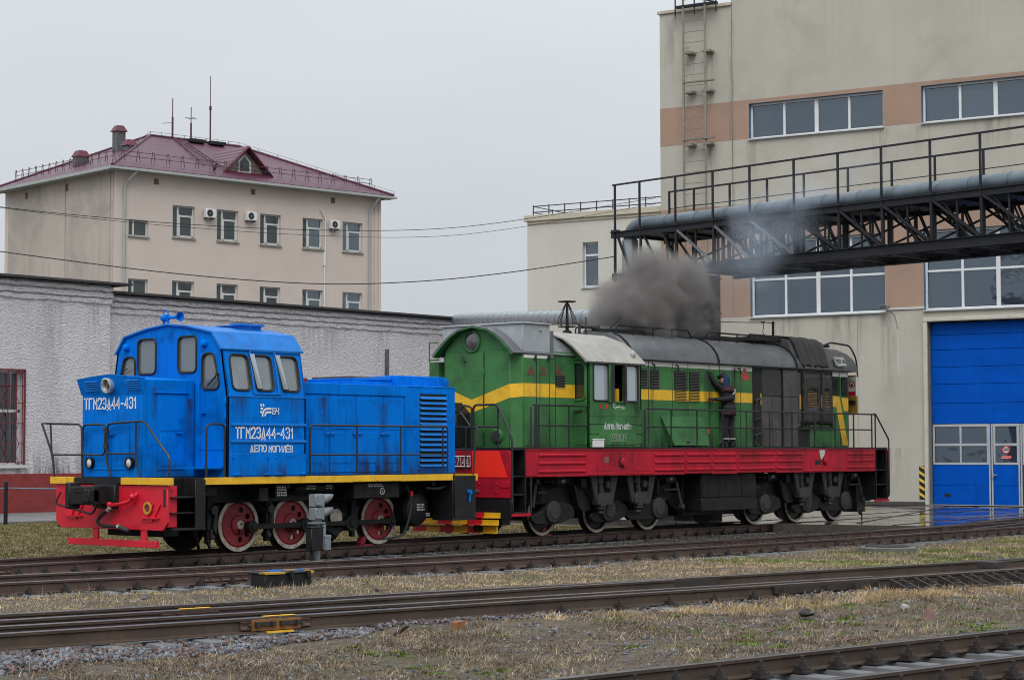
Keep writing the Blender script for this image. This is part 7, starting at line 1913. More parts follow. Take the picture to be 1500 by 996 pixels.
for x0, x1 in ((3.60, 4.30), (4.32, 5.32), (5.34, 5.96)):
    d = MB().box(x0, x1, -1.375, -1.36, .77, 1.37)
    if x0 < 5:
        for z in (1.16, 1.21, 1.26): d.box(x0 + .2, x0 + .55, -1.385, -1.375, z, z + .02)
    d.build('box_door', 'bogie', TK, bev=.006)
b = MB().box(3.4, 6.1, -.9, .9, .3, 1.3); b.box(2.6, 7.0, -.6, .6, .9, 1.36); b.prism([(2.6, .9), (3.5, .3), (3.5, .9)], 'y', -.8, .8); b.build('fuel_tank', 'black', GR, bev=.02)
b = MB(); marks(b, (-2.0, -1.301, 1.32), XA, ZA, .3, .03, 1, 31); marks(b, (6.05, -1.58, 1.33), XA, ZA, .15, .02, 1, 32); b.build('stencil', 'letter_worn', GR, smooth=0)

for x0, x1, z0, z1, y, m in ((-3.0, -1.95, 2.0, 2.6, -1.202, 'stain_splash'), (.9, 6.2, 2.0, 2.5, -1.121, 'stain_splash'), (3.9, 4.6, 2.2, 3.9, -1.122, 'stain_oil'), (1.7, 2.0, 2.3, 3.9, -1.122, 'stain_oil'), (5.1, 5.7, 2.6, 4.0, -1.123, 'stain_oil'), (9.1, 11.1, 2.0, 2.4, -1.143, 'stain_splash'),
                             (-2.7, -2.4, 2.2, 4.0, -1.203, 'stain_oil'), (-1.15, .8, 2.0, 2.3, -1.60, 'stain_splash'), (-1.1, -.7, 2.2, 3.0, -1.601, 'stain_oil'), (.3, .75, 2.2, 3.05, -1.601, 'stain_oil'), (6.8, 8.0, 1.36, 1.93, -1.607, 'stain_oil'), (-.9, .9, 1.36, 1.9, -1.592, 'stain_oil'), (4.6, 6.4, 1.4, 1.93, -1.607, 'stain_oil'), (10.2, 11.4, 1.4, 1.93, -1.607, 'stain_oil')): stain(GR, x0, x1, z0, z1, y, m)
# bogies (coordinates relative to the pivot)
def bogie(px, label=None):
    b = MB()
    for s in (-1, 1):
        y0, y1 = s * .95, s * 1.12
        b.prism([(-2.2, 1.28), (-1.75, 1.30), (-1.30, 1.16), (-.9, .98), (-.62, .9), (-.4, 1.12), (2.4, 1.12), (2.9, 1.3), (-.2, 1.32)], 'y', y0, y1)
        b.prism([(-1.28, 1.16), (-1.02, 1.08), (-.72, .78), (-.62, .56), (-.95, .54), (-1.10, .66), (-1.2, .95)], 'y', s * 1.0, s * 1.2)
        b.box(-2.6, 2.6, s * .6, s * .9, .95, 1.3); b.box(-2.75, 2.75, s * .92, s * .99, .72, 1.3)
    b.v = [(v[0] + 4.0, v[1], v[2]) for v in b.v]
    B = b.build('bogie', 'bogie', GR, bev=.012); B.location = (px - 4.0, 0, 0); ORG[B.name] = (0, 0, 0)
    def P(bld, n, m, **k): return bld.build(n, m, B, **k)
    for ax in (-2, 0, 2):
        for s in (-1, 1):
            t = MB().lathe([(.001, .04), (.40, .04), (.43, 0), (.505, 0), (.522, .03), (.525, .10), (.556, .115), (.556, .14), (.001, .14)], (ax, s * .86, .525), (0, -s, 0) if s > 0 else YA, 36)
            w = P(t, 'wheel', 'tyre')
            MB().lathe([(.45, -.006), (.512, -.006), (.512, .012), (.45, .012)], (ax, s * .86, .525), (0, -1, 0) if s > 0 else YA, 36, True).build('white_rim', 'rim_white', B)
        P(MB().cyl((ax, -.8, .525), (ax, .8, .525), .09, n=14), 'axle', 'bogie')
        P(MB().box(ax - .35, ax + .35, -.5, .5, .35, .95), 'traction_motor', 'black')
    for s in (-1, 1):
        # swing arms with round axle boxes
        for x0, x1, zz in ((-2.64, -1.24, .53), (-.50, .78, .51), (.86, 2.40, .53)):
            ax = {-2.64: -1.93, -.50: .10, .86: 2.07}[x0]
            b = MB().prism([(x0, zz - .24), (x0 - .12, zz - .16), (x0 - .12, zz - .05), (x0 + .2, zz + .04), (ax - .25, zz + .22), (ax + .25, zz + .26), (x1 - .1, zz + .16), (x1, zz + .05), (x1, zz - .1), (ax + .3, zz - .22), (ax, zz - .26)], 'y', s * 1.08, s * 1.20)
            a = P(b, 'axle_arm', 'bogie', bev=.015)
            q = MB().lathe([(.25, 0), (.25, .06), (.22, .08), (.16, .08), (.15, .1), (.001, .1)], (ax - .12, s * 1.19, zz + .02), (0, s, 0), 24)
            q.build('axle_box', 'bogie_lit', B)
        for xs_ in (-2.5, 1.95):
            b = MB()
            for k in range(7): b.tube([(xs_ + .11 * math.cos(t * PI / 6), s * 1.12 + .11 * math.sin(t * PI / 6), .72 + .062 * k + .005 * t) for t in range(12)], .018, 5, True)
            P(b, 'coil_spring', 'bogie')
        b = MB().bar((-2.74, s * 1.2, .66), (-2.62, s * 1.2, 1.27), .09, .05, (0, 1, 0)); b.cyl((-2.62, s * 1.14, 1.24), (-2.62, s * 1.26, 1.24), .07, n=12); b.bar((-2.6, s * 1.2, 1.0), (-2.3, s * 1.2, .98), .09, .05)
        P(b, 'brake_lever', 'bogie_lit', bev=.01)
        b = MB().bar((2.72, s * 1.2, 1.18), (2.95, s * 1.2, .55), .09, .05, (0, 1, 0)); b.cyl((2.95, s * 1.14, .56), (2.95, s * 1.26, .56), .07, n=12); b.bar((2.2, s * 1.2, .98), (2.8, s * 1.2, .98), .08, .05)
        P(b, 'brake_lever', 'bogie_lit', bev=.01)
        for xc, d in ((-1.85, 1), (2.32, -1)):
            b = MB().cyl((xc - .16, s * 1.2, 1.22), (xc + .16, s * 1.2, 1.22), .12, n=18); b.cyl((xc - d * .16, s * 1.2, 1.22), (xc - d * .3, s * 1.2, 1.22), .06, n=10); b.cyl((xc - .5, s * 1.2, 1.23), (xc + .4, s * 1.2, 1.23), .025, n=8); b.lathe([(.13, 0), (.13, .04)], (xc + .14, s * 1.2, 1.22), XA, 18)
            cy = P(b, 'brake_cylinder', 'bogie')
            if s < 0:
                q = MB(); marks(q, (xc - .02, -1.325, 1.2), XA, ZA, .13, .08, 2, 41); q.build('stencil', 'letter_worn', B, smooth=0)
        for xa, xb in ((-.86, .10), (.52, 1.58)):
            yq = s * 1.36
            for x0, x1, xt in ((xa - .04, xa + .2, xa + .22), (xb - .22, xb + .06, xb - .2)):
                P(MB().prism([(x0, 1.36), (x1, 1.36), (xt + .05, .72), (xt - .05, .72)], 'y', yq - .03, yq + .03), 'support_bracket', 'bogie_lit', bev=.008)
            xm = (xa + xb) / 2
            b = MB().prism([(xm - .3, .68), (xm + .26, .66), (xm + .3, .86), (xm + .18, .96), (xm - .22, .94), (xm - .3, .84)], 'y', s * 1.26, s * 1.44)
            b.cyl((xm - .05, s * 1.33, .94), (xm - .1, s * 1.3, 1.36), .07, n=12); b.cyl((xm - .1, s * 1.3, 1.15), (xm - .1, s * 1.3, 1.34), .11, n=12)
            b.lathe([(.12, 0), (.14, .03), (.10, .06), (.13, .09), (.06, .14), (.08, .2), (.03, .24)], (xm - .08, s * 1.34, .68), (0, 0, -1), 14)
            b.box(xm + .08, xm + .22, s * 1.3, s * 1.4, 1.05, 1.22); b.box(xm + .14, xm + .3, s * 1.32, s * 1.38, 1.12, 1.17)
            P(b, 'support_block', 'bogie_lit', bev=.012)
        b = MB().tube(smooth_path([(1.2, s * 1.3, 1.32), (1.7, s * 1.35, 1.28), (1.78, s * 1.32, .9), (1.9, s * 1.3, 1.24), (2.3, s * 1.32, 1.3)]), .022, 6)
        b.tube(smooth_path([(-.9, s * 1.25, 1.3), (-1.0, s * 1.3, 1.1), (-1.1, s * 1.25, 1.3)]), .025, 6)
        b.box(-1.12, -.92, s * 1.15, s * 1.3, 1.08, 1.3)
        P(b, 'brake_pipes', 'bogie', bev=.004)
    return B
bogie(0.0)
bogie(8.66)
b = MB().bar((11.2, -1.0, .6), (11.75, -1.05, .14), .06, .05); b.box(11.3, 11.75, -1.2, 1.2, .22, .95); b.bar((10.9, -.9, .32), (11.3, -.95, .5), .06, .06)
b.build('end_guard', 'black', GR, bev=.01)
MB().box(11.70, 11.76, -1.22, -1.0, .24, .32).build('guard_edge', 'yellow_dull', GR)
MB().tube([(11.55, -1.2, .28), (11.55, -1.2, -.02)], .02, 6).build('sand_pipe', 'black', GR)
coupler(12.4, 1, GR, 0, 1.06)
# ================================================================ DWARF SIGNAL (seen from behind)
MT['signal'] = surf('grey_signal_paint', (.20, .23, .25), .5, var=.12, vs_=4, dirt=(.17, .18, .19), damt=.5, dsc=5)
SGN = thing('dwarf_signal', 'grey two lamp dwarf signal between the tracks in front of the blue locomotive', 'signal', (-10.64, -2.6, -.2))
th = .0
sx, sy = -10.64, -2.6
MB().cyl((sx - .05, sy, -.25), (sx - .05, sy, .6), .05, n=14).build('post', 'signal', SGN)
MB().box(sx - .17, sx + .05, sy - .2, sy + .2, -.24, -.16).build('foot', 'sleeper', SGN)
for z0, z1 in ((.89, 1.12), (.645, .875)):
    b = MB().box(sx - .20, sx + .02, sy - .09, sy + .09, z0, z1); b.box(sx - .19, sx - .02, sy - .11, sy - .09, z0 + .02, z1 - .02)
    b.box(sx - .03, sx + .03, sy - .10, sy + .10, z0 - .005, z1 + .005); b.box(sx - .2, sx - .14, sy - .16, sy - .14, z0 + .03, z0 + .06)
    for zz in (z0 + .05, z1 - .05): b.cyl((sx - .18, sy - .10, zz), (sx - .18, sy - .125, zz), .018, n=8)
    L = b.build('lamp_case', 'signal', SGN, bev=.01)
    b = MB()
    P = []
    for i in range(13):
        a = math.radians(-35 + 250 * i / 12); P.append((math.cos(a) * .105, math.sin(a) * .105))
    zc = (z0 + z1) / 2 + .01
    vs = [(sx + .03, sy + p[0] * .9, zc + p[1]) for p in P] + [(sx + .12 + .20 * max(0, (p[1] + .06) / .165), sy + p[0], zc + p[1]) for p in P]
    b.add(vs, [(i, i + 1, 14 + i - 1 + 0, 13 + i) if False else (i, i + 1, 13 + i + 1, 13 + i) for i in range(12)])
    o = b.build('hood', 'signal', L); md = o.modifiers.new('t', 'SOLIDIFY'); md.thickness = .008
    MB().cyl((sx + .05, sy, zc), (sx + .075, sy, zc), .09, n=16).build('lens', 'lamp_dark', L)
b = MB().box(sx - .22, sx + .06, sy - .10, sy + .10, .57, .60); b.box(sx - .16, sx + .0, sy - .06, sy + .06, .60, .65); b.box(sx + .0, sx + .08, sy - .09, sy + .05, .1, .56)
b.box(sx + .02, sx + .2, sy - .11, sy - .03, .3, .36); b.box(sx + .04, sx + .19, sy - .11, sy - .03, .12, .3); b.box(sx + .02, sx + .2, sy - .11, sy - .03, .08, .12)
b.build('bracket', 'signal', SGN, bev=.006)
b = MB().box(sx - .40, sx - .09, sy - .20, sy - .04, .08, .52); b.box(sx - .41, sx - .08, sy - .21, sy - .03, .5, .53); b.cyl((sx - .3, sy - .1, -.2), (sx - .3, sy - .1, .1), .04, n=10)
b.build('cable_box', 'black', SGN, bev=.012)
# track-side box with yellow lid edges
TB = thing('trackside_box', 'low black equipment box with yellow and blue painted lid beside the rail', 'box', (-14.9, -6.15, -.2))
ax_, ay_ = -14.9, -6.15
R = Matrix.Rotation(-.16, 4, 'Z')
def rot_build(b, name, mat, parent, **k):
    b.v = [tuple(R @ (Vector(v) - Vector((ax_, ay_, 0))) + Vector((ax_, ay_, 0))) for v in b.v]
    return b.build(name, mat, parent, **k)
b = MB().box(ax_ - .44, ax_ + .44, ay_ - .2, ay_ + .22, -.24, .0); rot_build(b, 'case', 'black', TB, bev=.015)
b = MB().box(ax_ - .46, ax_ + .46, ay_ - .22, ay_ + .24, .0, .025); L = rot_build(b, 'lid', 'black', TB, bev=.005)
b = MB().box(ax_ - .46, ax_ - .08, ay_ - .224, ay_ - .05, .002, .032); b.box(ax_ + .10, ax_ + .40, ay_ + .16, ay_ + .245, .002, .034); b.box(ax_ + .40, ax_ + .464, ay_ - .224, ay_ - .05, .0, .034)
rot_build(b, 'yellow_edge', 'yellow_dull', L)
b = MB().box(ax_ - .1, ax_ + .14, ay_ + .14, ay_ + .25, .006, .037); b.box(ax_ + .41, ax_ + .466, ay_ + .1, ay_ + .25, .0, .037); rot_build(b, 'blue_edge', 'blue', L)
b = MB().box(ax_ + .0, ax_ + .06, ay_ - .25, ay_ - .2, -.08, .04); b.box(ax_ + .32, ax_ + .38, ay_ - .25, ay_ - .2, -.08, .04); b.cyl((ax_ + .03, ay_ - .23, -.06), (ax_ + .03, ay_ - .28, -.06), .03, n=8); b.cyl((ax_ + .35, ay_ - .23, -.06), (ax_ + .35, ay_ - .28, -.06), .03, n=8)
rot_build(b, 'latch', 'black', TB)
b = MB().box(ax_ + .5, ax_ + .74, ay_ + .26, ay_ + .36, -.12, .02); b.cyl((ax_ + .7, ay_ + .25, -.05), (ax_ + .7, ay_ + .2, -.05), .03, n=8); rot_build(b, 'rusty_bracket', 'rust_yellow', TB)
# point rod bracket at the right edge
PBK = thing('point_indicator_box', 'small yellow topped black trackside bracket at the right edge of the dry grass', 'bracket', (-7.3, -16.2, -.2))
MB().box(-7.42, -7.0, -16.3, -16.1, -.04, .06).build('cap', 'yellow', PBK, bev=.01); MB().box(-7.38, -7.34, -16.28, -16.12, -.22, -.04).box(-7.2, -7.16, -16.28, -16.12, -.22, -.04).build('leg', 'black', PBK)
MB().box(-7.6, -7.0, -16.5, -16.1, -.22, -.16).build('foot', 'black', PBK)
# manhole with a concrete ring
MT['mossy_concrete'] = surf('weathered_concrete', (.13, .135, .115), .9, var=.3, vs_=5, dirt=(.07, .08, .04), damt=.6, dsc=4, bump=.3)
MH = thing('manhole', 'round concrete manhole cover slightly raised in the grass between the tracks', 'manhole', (.37, -8.32, -.2))
MB().lathe([(.60, -.05), (.60, .08), (.55, .10), (.001, .10)], (.37, -8.32, -.2), ZA, 32).build('ring', 'mossy_concrete', MH)
MB().lathe([(.47, .098), (.47, .12), (.44, .125), (.001, .125)], (.37, -8.32, -.2), ZA, 28).build('lid', 'bogie_lit', MH)
MB().box(.75, 1.15, -8.7, -8.4, -.2, -.17).build('broken_slab', 'mossy_concrete', MH)
# stones and scraps that stand out
MT['stone_red'] = surf('reddish_stone', (.17, .10, .085), .85, var=.3, vs_=5, bump=.5, bsc=12)
MT['stone_grey'] = surf('pale_grey_stone', (.36, .36, .36), .85, var=.2, vs_=6, bump=.4, bsc=14)
MT['stone_dark'] = surf('dark_clod', (.03, .025, .022), .9, var=.3, vs_=6, bump=.6, bsc=14)
MT['brick'] = surf('orange_brown_brick', (.24, .11, .05), .9, var=.3, vs_=6, bump=.4, bsc=18)
def rock(x, y, sz, mat, label, seed, pts=None, sc=(1, 1, .7)):
    r = random.Random(seed); import bmesh
    bm = bmesh.new()
    if pts:
        for p in pts: bm.verts.new(p)
    else:
        for i in range(16):
            v = Vector((r.gauss(0, 1), r.gauss(0, 1), r.gauss(0, 1))).normalized(); bm.verts.new((v.x * sz * sc[0] * r.uniform(.8, 1.1), v.y * sz * sc[1] * r.uniform(.8, 1.1), v.z * sz * sc[2]))
    bmesh.ops.convex_hull(bm, input=bm.verts)
    me = bpy.data.meshes.new('stone'); bm.to_mesh(me); bm.free(); me.materials.append(MT[mat])
    o = bpy.data.objects.new('brick' if mat == 'brick' else 'stone', me); C.objects.link(o); o.location = (x, y, -.2 + (0 if pts else sz * .3)); o.rotation_euler = (0, 0, r.uniform(0, 6))
    ORG[o.name] = (0, 0, 0); tag(o, label, 'brick' if mat == 'brick' else 'stone'); md = o.modifiers.new('b', 'BEVEL'); md.width = .006; md.limit_method = 'ANGLE'
    return o
o = rock(-14.09, -17.06, .1, 'stone_red', 'pyramid shaped reddish stone standing up in the muddy grass', 4, [(-.14, -.08, 0), (.12, -.1, 0), (.1, .1, 0), (-.1, .1, 0), (.02, .0, .19), (-.03, .02, .19), (-.02, -.03, .16)])
o.rotation_euler = (0, 0, .9)
rock(-13.75, -17.3, .055, 'stone_dark', 'dark lump beside the pyramid shaped stone', 5)
rock(-14.6, -15.6, .12, 'stone_dark', 'flat black clod in the straw below the turnout', 6, sc=(1.6, .8, .5)); 
rock(-14.2, -15.35, .10, 'stone_dark', 'broad dark clod in the straw right of the flat black one', 16, sc=(2.0, .8, .4))
o = rock(-18.7, -13.3, .1, 'brick', 'orange brown brick piece lying on the ballast', 7, [(-.09, -.05, 0), (.09, -.05, .01), (.09, .05, .0), (-.09, .05, 0), (-.08, -.05, .09), (.09, -.05, .1), (.09, .05, .1), (-.08, .05, .09)]); o.rotation_euler = (0, 0, .1)
rock(-22.6, -17.4, .06, 'stone_red', 'red stone low in the gravel centre foreground', 8); rock(-12.6, -15.9, .07, 'stone_grey', 'white stone at the right end of the dry grass', 9)
rock(-22.35, -18.0, .07, 'stone_red', 'dark red stone nearest the lower rail', 10)
b = MB().prism([(0, 0), (.05, 0), (.16, -.16), (.10, -.17)], 'x', 0, .03)
IR = b.build('iron_scrap', 'rail', None, label='rusty iron scrap sticking out of the ballast in front of the turnout', cat='scrap metal'); IR.location = (-19.9, -13.45, -.19); IR.rotation_euler = (.3, -.5, 1.1)

# ================================================================ OVERHEAD WIRES
def wire(name, pts, r_, label):
    P = smooth_path(pts, 8); b = MB().tube(P, r_, 5)
    return b.build(name, 'black', None, label=label, cat='wire')
wire('overhead_wire', [(-7.3, 16.03, 7.51), (-5.59, 14.82, 7.23), (-1.93, 12.23, 6.75), (1.11, 10.08, 6.54), (3.47, 8.42, 6.64), (5.72, 6.82, 6.95), (8.37, 4.95, 7.49)], .014, 'lowest black overhead cable sagging from the left edge to the end of the pipe bridge')
wire('overhead_wire', [(-4.05, 21.13, 9.46), (-1.62, 20.54, 9.27), (.93, 19.92, 9.19), (3.86, 19.22, 9.16), (7.95, 18.22, 9.24), (12.65, 17.08, 9.53), (16.61, 16.12, 10.09), (23.44, 14.47, 11.48)], .011, 'upper of the two thin overhead wires crossing the office facade')
wire('overhead_wire', [(-4.05, 21.13, 9.44), (-1.62, 20.54, 9.25), (.93, 19.92, 9.13), (3.86, 19.22, 9.07), (7.95, 18.22, 9.08), (12.65, 17.08, 9.28), (16.61, 16.12, 9.82), (23.44, 14.47, 11.25)], .008, 'lower and fainter of the two thin overhead wires crossing the office facade')

# ================================================================ WORKER ON THE WALKWAY
MT['cloth'] = surf('black_work_clothes', (.011, .011, .014), .85, var=.3, vs_=9, bump=.25, bsc=14)
MT['burgundy'] = surf('burgundy_cloth', (.045, .010, .02), .85, var=.2, vs_=9, bump=.2, bsc=14)
MT['hood_blue'] = surf('dark_blue_hood', (.006, .028, .075), .85, var=.25, vs_=9)
MT['reflect'] = surf('grey_reflective_tape', (.62, .62, .62), .5, var=.08)
MT['skin'] = surf('skin', (.42, .23, .16), .6, var=.1)
MT['glove'] = surf('dark_work_glove', (.03, .03, .034), .8, var=.3)
PX, PY, PZ = 4.86, -1.30, 2.0
PR = thing('person', 'person in black work clothes and dark blue hood reaching up to the green hood doors', 'person', (PX, PY, PZ))
def skin_mesh(name, nodes, edges, mat, parent, root=0, sub=2):
    """one continuous surface grown from a skeleton; nodes: (x, y, z, rx, ry)"""
    me = bpy.data.meshes.new(name); me.from_pydata([(n[0] - PX, n[1] - PY, n[2] - PZ) for n in nodes], edges, [])
    me.materials.append(MT[mat]); o = bpy.data.objects.new(name, me); C.objects.link(o); o.parent = parent; ORG[o.name] = (0, 0, 0)
    sk = o.modifiers.new('skin', 'SKIN'); sk.use_smooth_shade = True
    lay_ = me.skin_vertices[0].data if me.skin_vertices else None
    if lay_ is None:
        bm_ = None
        import bmesh
        bm_ = bmesh.new(); bm_.from_mesh(me); bm_.verts.layers.skin.verify(); bm_.to_mesh(me); bm_.free(); lay_ = me.skin_vertices[0].data
    for i, n in enumerate(nodes):
        lay_[i].radius = (n[3], n[4] if len(n) > 4 else n[3]); lay_[i].use_root = (i == root)
    sb = o.modifiers.new('sub', 'SUBSURF'); sb.levels = sub; sb.render_levels = sub
    return o
# local axes: -x is left in the picture along the locomotive, +y towards the hood; the worker faces the hood and a little left
N = [(0, 0, .96, .165, .135), (0, .01, 1.12, .185, .145), (-.01, .02, 1.30, .205, .155), (-.02, .03, 1.46, .18, .13), (-.03, .04, 1.545, .07, .07), (-.045, .06, 1.60, .06, .06),   # 0-5 pelvis..neck
     (-.085, .015, .90, .105, .11), (-.10, .03, .52, .078, .085), (-.105, -.005, .12, .06, .065),            # 6-8 left leg (screen left)
     (.085, -.015, .90, .105, .11), (.095, .0, .52, .078, .085), (.10, -.045, .12, .06, .065),               # 9-11 right leg
     (-.19, .06, 1.47, .10, .09), (-.37, .13, 1.58, .08, .078), (-.56, .19, 1.80, .062, .06), (-.64, .21, 1.89, .042, .042),     # 12-15 raised arm
     (.15, .04, 1.45, .105, .095), (.0, -.14, 1.24, .092, .088), (-.32, -.02, 1.19, .072, .07), (-.52, .08, 1.20, .045, .045),        # 16-19 arm across the body
     (-.11, .10, .05, .05, .045), (-.12, .19, .035, .045, .035), (.12, .06, .05, .05, .045), (.14, .15, .035, .045, .035)]
E_ = [(0, 1), (1, 2), (2, 3), (3, 4), (4, 5), (0, 6), (6, 7), (7, 8), (0, 9), (9, 10), (10, 11), (3, 12), (12, 13), (13, 14), (14, 15), (3, 16), (16, 17), (17, 18), (18, 19), (8, 20), (20, 21), (11, 22), (22, 23)]
def W_(p): return (PX + p[0], PY + p[1], PZ + p[2]) + tuple(p[3:])
# hands grow out of the wrists: palm, four fingers, thumb
def hand(base, d, side, up, spread=1.0):
    i0 = len(N); d, side, up = V3(d).normalized(), V3(side).normalized(), V3(up).normalized(); p = V3(N[base][:3])
    c = p + d * .055; N.append((c.x, c.y, c.z, .036, .022)); E_.append((base, i0))
    for k, (o, l) in enumerate(((-.03, .062), (-.010, .075), (.010, .07), (.03, .055))):
        a = c + d * .04 + side * o * spread; m = a + d * l * .5 + up * .008; e_ = m + d * l * .45 + up * .022
        n0 = len(N)
        for q, r_ in ((a, .0105), (m, .0095), (e_, .008)): N.append((q.x, q.y, q.z, r_, r_))
        E_.extend([(i0, n0), (n0, n0 + 1), (n0 + 1, n0 + 2)])
    a = c - d * .01 - side * .04; e_ = a + d * .045 - side * .022 + up * .012; n0 = len(N)
    for q, r_ in ((a, .012), (e_, .009)): N.append((q.x, q.y, q.z, r_, r_))
    E_.extend([(i0, n0), (n0, n0 + 1)])
hand(15, (-.75, .35, .5), (.3, .1, -.8), (0, 1, .2)); hand(19, (-.95, .25, -.05), (0, .1, 1), (0, 1, 0))
body = skin_mesh('body', [W_(n) for n in N], E_, 'cloth', PR)
# head: face looks towards the hood and up-left
hx, hy, hz = PX - .075, PY + .08, PZ + 1.70
b = MB().ball((hx, hy, hz), .105, 18, 14, (.88, 1.0, 1.18))
for i, v in enumerate(b.v):
    d = Vector(v) - Vector((hx, hy, hz))
    f = Vector((-.75, .6, .2)); 
    if d.z < -.03: b.v[i] = (v[0] + f.x * .012, v[1] + f.y * .012, v[2])
fd = Vector((-.78, .62, 0)).normalized(); sd = Vector((-fd.y, fd.x, 0))
hc = Vector((hx, hy, hz))
b.add([hc + fd * .10 + Vector((0, 0, .015)), hc + fd * .10 + sd * .018 - Vector((0, 0, .03)), hc + fd * .10 - sd * .018 - Vector((0, 0, .03)), hc + fd * .132 - Vector((0, 0, .026))], [(0, 2, 3), (0, 3, 1), (1, 3, 2)])
for s in (-1, 1): b.ball(tuple(hc + sd * s * .095 - Vector((0, 0, .01))), .026, 8, 6, (.6, .6, 1.2))
HEAD = b.build('head', 'skin', PR)
q = MB()
for s in (-1, 1): q.ball(tuple(hc + fd * .092 + sd * s * .036 + Vector((0, 0, .018))), .011, 8, 6)
q.add([hc + fd * .104 + sd * .025 - Vector((0, 0, .058)), hc + fd * .104 - sd * .025 - Vector((0, 0, .058)), hc + fd * .102 - sd * .025 - Vector((0, 0, .066)), hc + fd * .102 + sd * .025 - Vector((0, 0, .066))], [(0, 1, 2, 3)])
q.build('face_features', 'dark', HEAD)
# hood drawn over head and shoulders, peak of a cap
ft = Vector((-.78, .62, 0)).normalized()
hv, hf = [], []
rings = [(.125, .145, 1.79, 0), (.142, .155, 1.70, .0), (.145, .155, 1.62, .012), (.15, .155, 1.54, .02), (.20, .15, 1.475, .02)]
n = 20
for k, (ra, rb, z, of) in enumerate(rings):
    for i in range(n):
        a = math.radians(52 + 256 * i / (n - 1))
        p = ft * math.cos(a) * ra + sd * math.sin(a) * rb
        hv.append((PX - .055 + p.x * .9, PY + .055 + p.y * .9, PZ + z + (.012 * math.sin(i * 1.3 + k))))
for k in range(len(rings) - 1):
    for i in range(n - 1): hf.append((k * n + i, (k + 1) * n + i, (k + 1) * n + i + 1, k * n + i + 1))
t0 = len(hv)
for i in range(n):
    a = math.radians(52 + 256 * i / (n - 1)); p = ft * math.cos(a) * .07 + sd * math.sin(a) * .08; hv.append((PX - .06 + p.x, PY + .06 + p.y, PZ + 1.855))
hv.append((PX - .06, PY + .06, PZ + 1.87))
for i in range(n - 1): hf += [(i, i + 1, t0 + i + 1, t0 + i), (t0 + i, t0 + i + 1, len(hv) - 1)]
o = MB().add(hv, hf).build('hood', 'hood_blue', PR, smooth=80); md = o.modifiers.new('t', 'SOLIDIFY'); md.thickness = .015
md = o.modifiers.new('s', 'SUBSURF'); md.levels = 1; md.render_levels = 1
cp = MB().ball((PX - .075, PY + .08, PZ + 1.79), .112, 16, 8, (1, 1.0, .75)); P0 = hc + ft * .07 + Vector((0, 0, .09))
cp.add([P0 + sd * .075, P0 - sd * .075, P0 - sd * .06 + ft * .10 - Vector((0, 0, .012)), P0 + sd * .06 + ft * .10 - Vector((0, 0, .012)), P0 + sd * .075 + Vector((0, 0, .012)), P0 - sd * .075 + Vector((0, 0, .012)), P0 - sd * .06 + ft * .10, P0 + sd * .06 + ft * .10], [(3, 2, 1, 0), (4, 5, 6, 7), (0, 1, 5, 4), (1, 2, 6, 5), (2, 3, 7, 6), (3, 0, 4, 7)])
cp.build('cap', 'cloth', PR)
# jacket: shoulder yoke, hem band, reflective tape (closed rings that follow the torso)
def band(name, mat, z0, z1, rx0, ry0, rx1, ry1, cx=0, cy=0, n=22, tilt=0.0, a0=0, a1=360):
    vs, fs = [], []
    m = n + 1
    for z, rx, ry in ((z0, rx0, ry0), (z1, rx1, ry1)):
        for i in range(m):
            a = math.radians(a0 + (a1 - a0) * i / n)
            vs.append((PX + cx + rx * math.cos(a), PY + cy + ry * math.sin(a), PZ + z + tilt * math.cos(a)))
    for i in range(n): fs.append((i, i + 1, m + i + 1, m + i))
    o = MB().add(vs, fs).build(name, mat, PR, smooth=80); md = o.modifiers.new('t', 'SOLIDIFY'); md.thickness = .012; md.offset = 1
    return o
band('jacket_yoke', 'burgundy', 1.40, 1.50, .236, .172, .195, .145, -.015, .03)
band('jacket_shoulder', 'burgundy', 1.50, 1.555, .195, .145, .10, .10, -.02, .035)
band('jacket_hem', 'burgundy', .80, .885, .212, .185, .210, .182, 0, 0)
band('jacket_skirt', 'cloth', .885, 1.06, .208, .178, .20, .165, 0, .0)
band('reflective_tape', 'reflect', 1.33, 1.352, .236, .176, .236, .176, -.012, .022, tilt=.13, a0=-95, a1=20)
for s, lx, ly in ((-1, -.105, -.003), (1, .10, -.04)):
    for z in (.20, ): 
        o = band('trouser_tape', 'reflect', z, z + .025, .074, .078, .076, .08, lx, ly)
for s, lx, ly in ((-1, -.112, .07), (1, .115, .03)):
    b = MB().prism([(-.11, 0), (.17, 0), (.17, .05), (.08, .09), (.03, .14), (-.11, .14)], 'x', -.055, .055)
    b.v = [(PX + lx + v[0], PY + ly + v[1], PZ + v[2]) for v in b.v]; o = b.build('boot', 'rubber', PR, bev=.02, seg=2)
